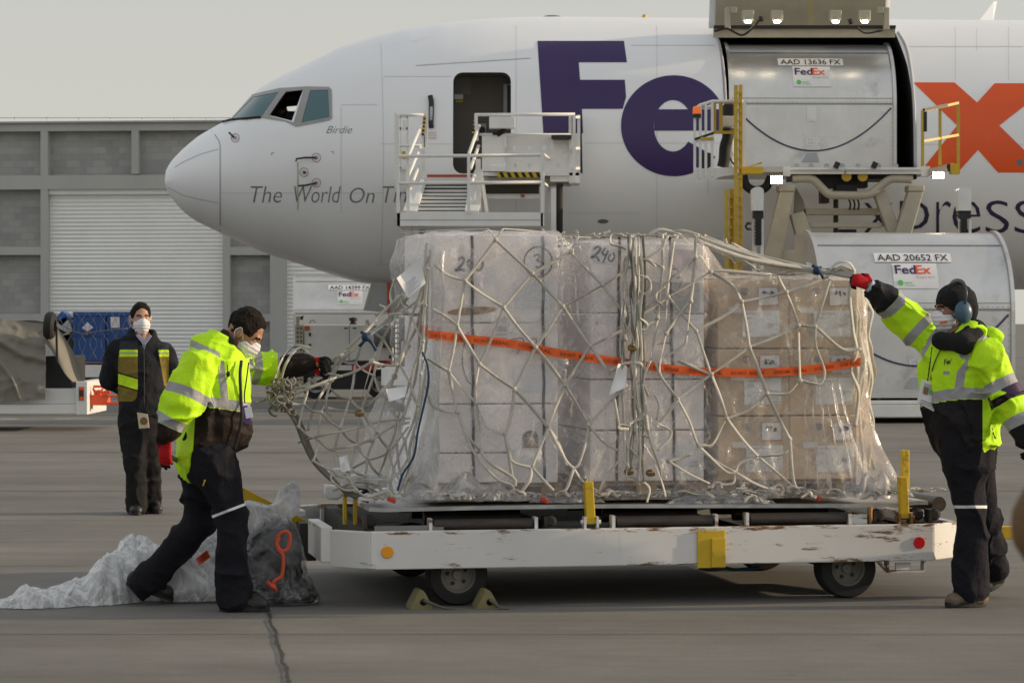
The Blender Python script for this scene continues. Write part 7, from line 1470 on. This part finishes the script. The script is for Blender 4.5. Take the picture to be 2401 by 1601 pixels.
b = MB(); b.prism([P(x, y, cb.y-.016) for x, y in ((2160, 936), (2186, 945), (2185, 948), (2159, 939))], (0, .002, 0)); b.prism([P(x, y, cb.y-.016) for x, y in ((2158, 942), (2182, 951), (2181, 953), (2157, 944))], (0, .002, 0)); b.build('card_text', m_ltgrey, bd)
b = MB(); b.lathe(sh_l.lerp(el_l, .8), el_l.lerp(wr_l, .06), [(.098, 0), (.104, .1), (.104, .9), (.098, 1)], 24); b.build('arm_band', M('purple_band', (.04, .012, .05), .3), pb)
gP = [erc(q(2262, 1010), q(2264, 1070), .17, .16, SD, .85)]; gN = [rc(hipn, knn, .12, .082), rc(knn, ann, .08, .086)]; gF = [rc(hipf, knf, .11, .085), rc(knf, anf, .088, .075)]
F2 = Field(gP+gN+gF, .008).add(gP, .05).add(gN, .05).add(gF, .03).plane(ann+Vector((0, 0, -.035)), (0, 0, 1)).disp(folds(83, .02, 6, .008))
def strB(v):
    X, Y_ = pxy(v); p = smin_part(v, [gN, gF]); return np.where(p == 0, (3.4-np.abs(Y_-1188))/sB, -.02)
soft('trousers', F2, m_pants, pb, {'stripe': strB})
boot((q(2313, 0).x, YB+.02, .004), (q(2214, 0).x, YB-.05, .004), pb, m_bootb, top=ann+Vector((0, 0, -.02)))
boot(q(2352, 1362, .62)+Vector((0, 0, .0)), q(2300, 1392, .5)*1.0, pb, m_boot, top=anf)
glove(wr_r+Vector((.012, 0, -.005)), (-.86, .05, .42), (-.25, .85, -.35), pb, curl=(45, 60, 45), palm=.016, thumb=-1, tips=.128, ln=1.1)
glove(wr_l+Vector((0, 0, .02)), (.2, -.05, -1), (-.6, .5, 0), pb, curl=(25, 30, 25), palm=.012, thumb=1)
b = MB(); b.lathe(wr_r.lerp(el_r, .02), wr_r+Vector((-.012, 0, .008)), [(.036, 0), (.038, .5), (.036, 1)], 20); b.build('glove_cuff', M('pale_blue', (.4, .5, .65), .7), pb)
# ------------------------------------------------------------------ man standing behind in a dark jacket and vest
YD = 23.06; q = lambda x, y, dy=0: P(x, y, YD+dy); sC = 281.9
pc = thing('person', 'man in dark jacket with khaki vest panels, standing with hands behind his back', 'person', (P(332, 1200, YD).x, YD, 0))
fc = frame((.32, -.94, .02), (.02, 0, 1)); hc = q(330, 747, -.02); SD = (.97, .25, 0)
sh_r, el_r, wr_r = q(276, 822, 0), q(258, 892, .08), q(312, 925, .26)
sh_l, el_l, wr_l = q(384, 825, .02), q(404, 895, .12), q(350, 925, .27)
h1, k1_, a1 = q(314, 985, 0), q(318, 1090, -.02), q(322, 1186, .02)
h2, k2_, a2 = q(350, 985, .05), q(352, 1090, .05), q(352, 1182, .18)
tor = [q(332, 955), q(332, 900), q(332, 850), q(333, 818)]
add, ears, sub, L, e, k = head_prims(hc, fc, 1.05)
bp_ = [rc(L(0, -.02, -.07), q(333, 812), .056, .066), erc(tor[3], tor[1], .14, .12, SD, .7), erc(tor[1], tor[0], .12, .12, SD, .75), rc(sh_r, el_r, .045, .035), rc(el_r, wr_r, .035, .03), rc(sh_l, el_l, .045, .035), rc(el_l, wr_l, .035, .03), rc(h1, k1_, .07, .05), rc(k1_, a1, .05, .035), rc(h2, k2_, .07, .05), rc(k2_, a2, .05, .035)]
hp1, _, _, _ = hand_prims(wr_r, (1, .1, -.25), (0, -1, 0), curl=(30, 30, 20)); hp2, _, _, _ = hand_prims(wr_l, (-1, .05, -.25), (0, 1, 0), curl=(30, 30, 20), thumb=-1)
F_ = Field(add+ears+bp_+hp1+hp2, .007, .03).add(add, .018).cut(sub, .008).add(ears, .006).add(bp_, .03).add(hp1+hp2, .006)
soft('body', F_, M('skin_fair', (.45, .25, .17), .5, var=.08, scale=20), pc, smooth=1); eyes(L, 1.05, pc); mask_on(hc, fc, 1.05, pc, L, e, 9); hair_on(hc, fc, 1.05, pc, L, e, 12, .004)
gT = [erc(tor[0], tor[1], .185, .18, SD, .75), erc(tor[1], tor[2], .18, .19, SD, .72), erc(tor[2], tor[3], .19, .165, SD, .7), rc(q(295, 822), q(370, 824), .08, .08)]
gR = [rc(sh_r, el_r, .09, .075), rc(el_r, wr_r, .075, .055)]; gL = [rc(sh_l, el_l, .09, .075), rc(el_l, wr_l, .075, .055)]
col_ = [rc(q(318, 806), q(325, 784), .085, .085), rc(q(346, 808), q(346, 788), .08, .08)]
F_ = Field(gT+gR+gL+col_, .009).add(gT, .05).add(gR+gL, .03).add(col_, .02).disp(folds(91, .014, 7, .006)).cut([rc(q(333, 800, -.02), q(336, 770, -.04), .065, .085), rc(q(336, 800, -.14), q(340, 770, -.14), .035, .075)], .015)
def vC(v):
    X, Y_ = pxy(v); p = smin_part(v, [gT+col_, gR, gL]); fr_ = (YD+.03-v[:, 1])
    bt_ = np.where(Y_ > 908, 47*np.sqrt(np.clip(1-((Y_-908)/35)**2, 0, 1))-24, 24); left = np.minimum.reduce([X-277, 323+np.where(Y_ > 880, np.minimum(0, (908-Y_))*.1, 0)-X, Y_-800, 941-Y_-np.maximum(0, (X-308))**2*.06]); rt = np.minimum.reduce([X-(370+(Y_-815)*.17), 396-X, Y_-802, 905-Y_]); v_ = np.maximum(left, rt)/sC; v_ = np.where((p != 0) & (X < 280), -.03, v_); v_ = np.minimum(v_, fr_); isl = left > rt
    lime = np.maximum(8.2-np.abs(Y_-828), np.where(isl, 12.5-np.abs(Y_-895-(X-300)*.3), -5))/sC; khaki = (Y_-836)/sC; silv = (1.8-np.abs(Y_-828))/sC; trim = np.where(isl, 2-np.abs(np.abs(Y_-895-(X-300)*.3)-14), -5)/sC
    g = lambda z: np.minimum(z, v_); edge = np.minimum(v_+.008, .006-v_); return dict(vest=v_, khaki=g(khaki), lime=g(lime), vsil=g(silv), trim=g(trim))
m_jC = cloth('dark_jacket', [('vest', (.03, .034, .045), .5), ('khaki', (.2, .15, .035), .6), ('trim', (.02, .02, .02), .6), ('lime', (.55, .8, .03), .6), ('vsil', SILV, .4)], .85, .4, 30, .1, (.016, .017, .021), .12)
soft('jacket', F_, m_jC, pc, {k_: (lambda v, k_=k_: vC(v)[k_]) for k_ in ('vest', 'khaki', 'lime', 'vsil', 'trim')})
b = MB(); b.prism([P(x, y, YD-.135) for x, y in ((318, 786), (336, 808), (340, 808), (355, 788), (350, 785), (338, 797), (324, 783))], (0, .03, 0)); b.build('shirt_collar', M('shirt_lilac', (.42, .4, .52), .8), pc)
b = MB(); b.prism([P(x, y, YD-.12) for x, y in ((330, 797), (343, 797), (339, 818), (336, 818))], (0, .02, 0)); b.build('shirt_front', M('shirt_blue', (.25, .3, .42), .8), pc)
b = MB(); b.tube(catmull([q(337, 815, -.165), q(338, 880, -.16), q(338, 955, -.155)]), .004, 6); b.build('zip', m_dark, pc)
b = MB(); b.prism([P(x, y, YD-.175) for x, y in ((321, 967), (346, 971), (350, 1003), (326, 1005))], (0, .012, 0)); bd = b.build('badge', M('badge_card', (.55, .47, .36), .35), pc, bevel=.003)
b = MB(); flat(b, disc(337, 987, 9), lambda x, y: P(x, y, YD-.177)); b.build('badge_emblem', m_brass, bd)
gP = [erc(q(332, 960), q(332, 995), .17, .165, SD, .78)]; gN = [rc(h1, k1_, .11, .09), rc(k1_, a1, .088, .085)]; gF = [rc(h2, k2_, .11, .085), rc(k2_, a2, .083, .08)]
F2 = Field(gP+gN+gF, .009).add(gP, .04).add(gN, .03).add(gF, .02).plane(a2+Vector((0, 0, -.05)), (0, 0, 1)).disp(folds(15, .016, 6, .007)); soft('trousers', F2, cloth('dark_trousers', [], .9, .4, 30, .1, (.018, .017, .018), .2), pc)
boot((q(304, 0).x, YD+.1, .004), (q(330, 0).x, YD-.17, .004), pc, m_boot, top=a1)
boot((q(347, 0).x, YD+.22, .004), (q(372, 0).x, YD+.0, .004), pc, m_boot, top=a2)
# ------------------------------------------------------------------ pilot at the open cockpit window
pp = thing('person', 'pilot with dark hair bent over in the open cockpit window', 'person', P(668, 290, 54.3)); q = lambda x, y, dy=0: P(x, y, 54.0+dy)
fp = frame((-.8, -.2, -.5)); hc = q(660, 257); add, ears, sub, L, e, k = head_prims(hc, fp, 1.1)
bp_ = [rc(L(0, -.03, -.06), q(680, 285), .06, .08), rc(q(678, 280, -.15), q(692, 285, .2), .13, .12), rc(q(690, 285), q(695, 330), .17, .16)]
F_ = Field(add+bp_, .016).add(add, .02).add(bp_, .05); soft('body', F_, m_skin2, pp, smooth=1); hair_on(hc, fp, 1.1, pp, L, e, 5)
F_ = Field(bp_, .02).add([rc(q(679, 278, -.15), q(693, 283, .2), .145, .135), rc(q(690, 285), q(695, 330), .185, .18)], .05); soft('shirt', F_, M('pilot_shirt', (.05, .055, .09), .8), pp)
# ------------------------------------------------------------------ someone close to the camera at the right edge: only a brown sleeve shows
YE = 2.5; q = lambda x, y, dy=0: P(x, y, YE+dy)
pe = thing('person', 'person close to the camera at the right edge, only a brown sleeve showing', 'person', (1.05, YE, 0))
eb, shd, wr = q(2482, 1238), q(2740, 1000, .05)+Vector((.06, 0, .1)), q(2700, 1330, .3)
add, ears, sub, L, e, k = head_prims(Vector((.83, 2.75, 1.72)), frame((-.2, .95, 0)), 1)
bp_ = [rc(Vector((.83, 2.73, 1.64)), Vector((.84, 2.7, 1.52)), .055, .06), erc(Vector((.84, 2.7, 1.45)), Vector((.86, 2.7, 1.0)), .2, .17, (1, -.2, 0), .65), rc(shd, eb, .04, .025), rc(eb, wr, .025, .025), rc(Vector((.78, 2.7, .95)), Vector((.77, 2.7, .05)), .09, .05), rc(Vector((.95, 2.7, .95)), Vector((.96, 2.7, .05)), .09, .05)]
F_ = Field(add+bp_, .015).add(add, .02).add(bp_, .04); soft('body', F_, m_skin, pe)
F_ = Field(bp_, .01, .08).add([erc(Vector((.84, 2.7, 1.45)), Vector((.86, 2.7, .95)), .23, .2, (1, -.2, 0), .7), rc(shd, eb, .06, .038), rc(eb, wr, .038, .036)], .02).disp(folds(5, .005, 10, .003)); soft('jacket', F_, M('brown_jacket', (.15, .085, .035), .9, var=.15, scale=20, bump=.3, bscale=120), pe)
F_ = Field(bp_, .015, .08).add([rc(Vector((.78, 2.7, .95)), Vector((.77, 2.7, .05)), .11, .08), rc(Vector((.95, 2.7, .95)), Vector((.96, 2.7, .05)), .11, .08)], .04); soft('trousers', F_, m_pants, pe)
# ================================================================== plastic sheets and bags on the ground
def crumple(seed, a=.02, fr=7):
    def f(p):
        w_ = p+.05*np.stack([vnoise(p*6, seed+3), vnoise(p*6, seed+4), vnoise(p*6, seed+5)], -1); r_ = 1-np.abs(vnoise(w_*fr, seed)); r2 = 1-np.abs(vnoise(w_*fr*2.4, seed+1)); return a*.5-a*1.5*r_**2.5-a*.5*r2**2.5+a*vnoise(p*fr*.5, seed+2)
    return f
m_bagw = film('milky_plastic', .6, .12, .5, (6, 4, 3), (.97, .98, 1), (0, .5, .4), .9, .4)  # strong white crease streaks put thin glints into the film's colour
m_bagc = film('clear_bag', .3, .15, .9, (8, 8, 4), (.85, .86, .9), (0, .4, 0), .9)
YP = 15.9; q = lambda x, y, dy=0: P(x, y, YP+dy)
ENV = [(-10, .0), (20, .03), (60, .13), (100, .085), (150, .125), (190, .13), (225, .22), (270, .33), (310, .36), (345, .37), (375, .34), (400, .2), (415, 0)]
def drape(u, v, sd, k=1.0, sh=0):
    x = -12+430*u; h = float(np.interp(x, [e[0] for e in ENV], [e[1] for e in ENV]))*k*.92; hw_ = .14+.6*h+.05*vn1(x*.02, 1, 0, sd)
    yy = float(np.interp(x, [0, 130, 260, 350], [15.62, 15.66, 15.95, 16.2]))+hw_*(2*v-1)*(1+.12*vn1(x*.05, v*3, 2, sd)); t = 1-abs(2*v-1)**2.6
    wx = x+18*vn1(x*.015, yy*2, 3, sd+5); r_ = 1-abs(vn1(wx*.009+yy*.8, yy*2.2-wx*.012, 0, sd)); r2 = 1-abs(vn1(wx*.014-yy*2.4, yy*3.5+wx*.02, 5, sd+1)); r3 = 1-abs(vn1(wx*.03+yy*2.5, yy*6-wx*.03, 9, sd+2))
    z = h*t**.65*(1.05-.3*r_**2)+min(1, t*3)*(.03*r2**3+.014*r3**3)*(.5+h*2)+.004+sh*t
    return Vector(((x-CX)/F*yy, yy, max(.003, z)))
b = MB(); b.grid(lambda u, v: drape(u, v, 71), 190, 70); o = b.build('plastic_sheet', m_bagw, None, P(200, 1420, 15.6)); tag(o, 'crumpled milky plastic sheet lying on the ground at the left', 'plastic sheet')
b = MB(); b.grid(lambda u, v: drape(.03+u*.92, v, 75, .75), 120, 50); b.build('inner_fold', m_bagw, o)
pr = [ell(q(445, 1350, 0), frame((0, 1, 0)), (.16, .16, .18)), ell(q(480, 1310, .05), frame((0, 1, 0)), (.13, .14, .2)), ell(q(420, 1380, 0), frame((0, 1, 0)), (.12, .14, .1)), ell(q(470, 1265, .1), frame((0, 1, 0)), (.08, .1, .12)), ell(q(500, 1370, 0), frame((0, 1, 0)), (.12, .14, .13))]
F_ = Field(pr, .011).add(pr, .06).disp(crumple(41, .016, 6)).plane((0, 0, .004), (0, 0, 1)); o = soft('plastic_bag', F_, m_bagw, None, None, q(450, 1405)); tag(o, 'clear bag of white waste with an orange label, behind the left worker', 'plastic bag')
F_ = Field(pr, .016).add(pr, .05).disp(lambda p: .05+.03*vnoise(p*12, 6)).plane((0, 0, .01), (0, 0, 1)); soft('waste', F_, M('white_waste', (.55, .55, .56), .8, var=.3, scale=9), o)
b = MB(); b.grid(lambda u, v: q(459+26*u+9*v, 1309-20*u+16*v, -.19+.02*math.sin(u*4)), 6, 4); b.build('orange_label', m_orangeink, o)
b = MB(); 
for k in range(3): flat(b, rect2(0, 0, 1, 1), lambda x, y: q(464+18*x+9*(.2+k*.22+.1*y), 1306-14*x+16*(.2+k*.22+.1*y), -.2))
b.build('label_print', M('dark_red', (.25, .03, .01), .6), o)
YQ = 15.75; q = lambda x, y, dy=0: P(x, y, YQ+dy)
core = [ell(q(640, 1330, .0), frame((0, 1, 0)), (.165, .16, .27)), ell(q(665, 1395, 0), frame((0, 1, 0)), (.17, .17, .1)), ell(q(610, 1370, 0), frame((0, 1, 0)), (.14, .16, .2)), ell(q(655, 1290, 0), frame((0, 1, 0)), (.11, .13, .17)), ell(q(690, 1400, 0), frame((0, 1, 0)), (.1, .12, .07))]
F_ = Field(core, .011).add(core, .06).disp(lambda p: crumple(51, .022, 9)(p)+.012).plane((0, 0, .008), (0, 0, 1))
o = thing('waste_bag', 'dark rubbish bag inside a knotted clear plastic bag with an orange cord', 'waste bag', q(640, 1412))
soft('dark_liner', F_, M('black_plastic', (.02, .021, .023), .22, var=.3, scale=9, bump=.9, bscale=16, stretch=(1, 1, 2.5), spec=1), o)
m_bagd = film('clear_bag_tight', .035, .12, .7, (8, 8, 3), (.85, .86, .9), (0, .4, 0), .8, .12); m_bagc = film('clear_bag', .42, .14, .8, (6, 6, 3), (.9, .91, .95), (0, .4, 0), .9, .3)
F_ = Field(core, .011).add(core, .06).disp(lambda p: crumple(57, .018, 9)(p)-.008).plane((0, 0, .003), (0, 0, 1)); soft('clear_bag', F_, m_bagd, o)
top_ = [ell(q(632, 1245, .02), frame((0, 1, 0)), (.125, .12, .1)), ell(q(605, 1225, .02), frame((0, 1, 0)), (.1, .1, .08)), ell(q(585, 1205, .02), frame((0, 1, 0)), (.05, .07, .06)), rc(q(640, 1240, .02), q(672, 1200, .03), .09, .04), rc(q(674, 1200, .03), q(680, 1190, .03), .04, .035), ell(q(682, 1165, .03), frame((.5, 1, 0), (.35, 0, 1)), (.04, .05, .085)), ell(q(665, 1180, .03), frame((.5, 1, 0), (-.5, 0, 1)), (.03, .04, .055)), ell(q(690, 1195, .03), frame((.5, 1, 0), (.9, 0, .6)), (.02, .04, .04))]
F_ = Field(top_, .009).add(top_, .05).disp(crumple(58, .02, 8)); soft('knotted_top', F_, m_bagc, o)
m_cord = M('orange_cord', (.7, .1, .04), .5)
b = MB(); b.strap(catmull([q(x, y, -.2) for x, y in ((655, 1258), (650, 1275), (658, 1290), (672, 1288), (680, 1268), (678, 1250), (665, 1246), (652, 1256), (648, 1275), (655, 1292), (663, 1300), (664, 1325), (660, 1350), (648, 1358), (640, 1366))]), .022, .01, (0, 1, 0)); b.build('orange_cord', m_cord, o)
b = MB(); b.strap([q(627, 1363, -.19), q(636, 1372, -.2), q(645, 1380, -.2)], .026, .01, (0, 1, 0)); b.strap([q(640, 1366, -.2), q(648, 1385, -.19)], .02, .01, (0, 1, 0)); b.build('orange_cord_end', m_cord, o)
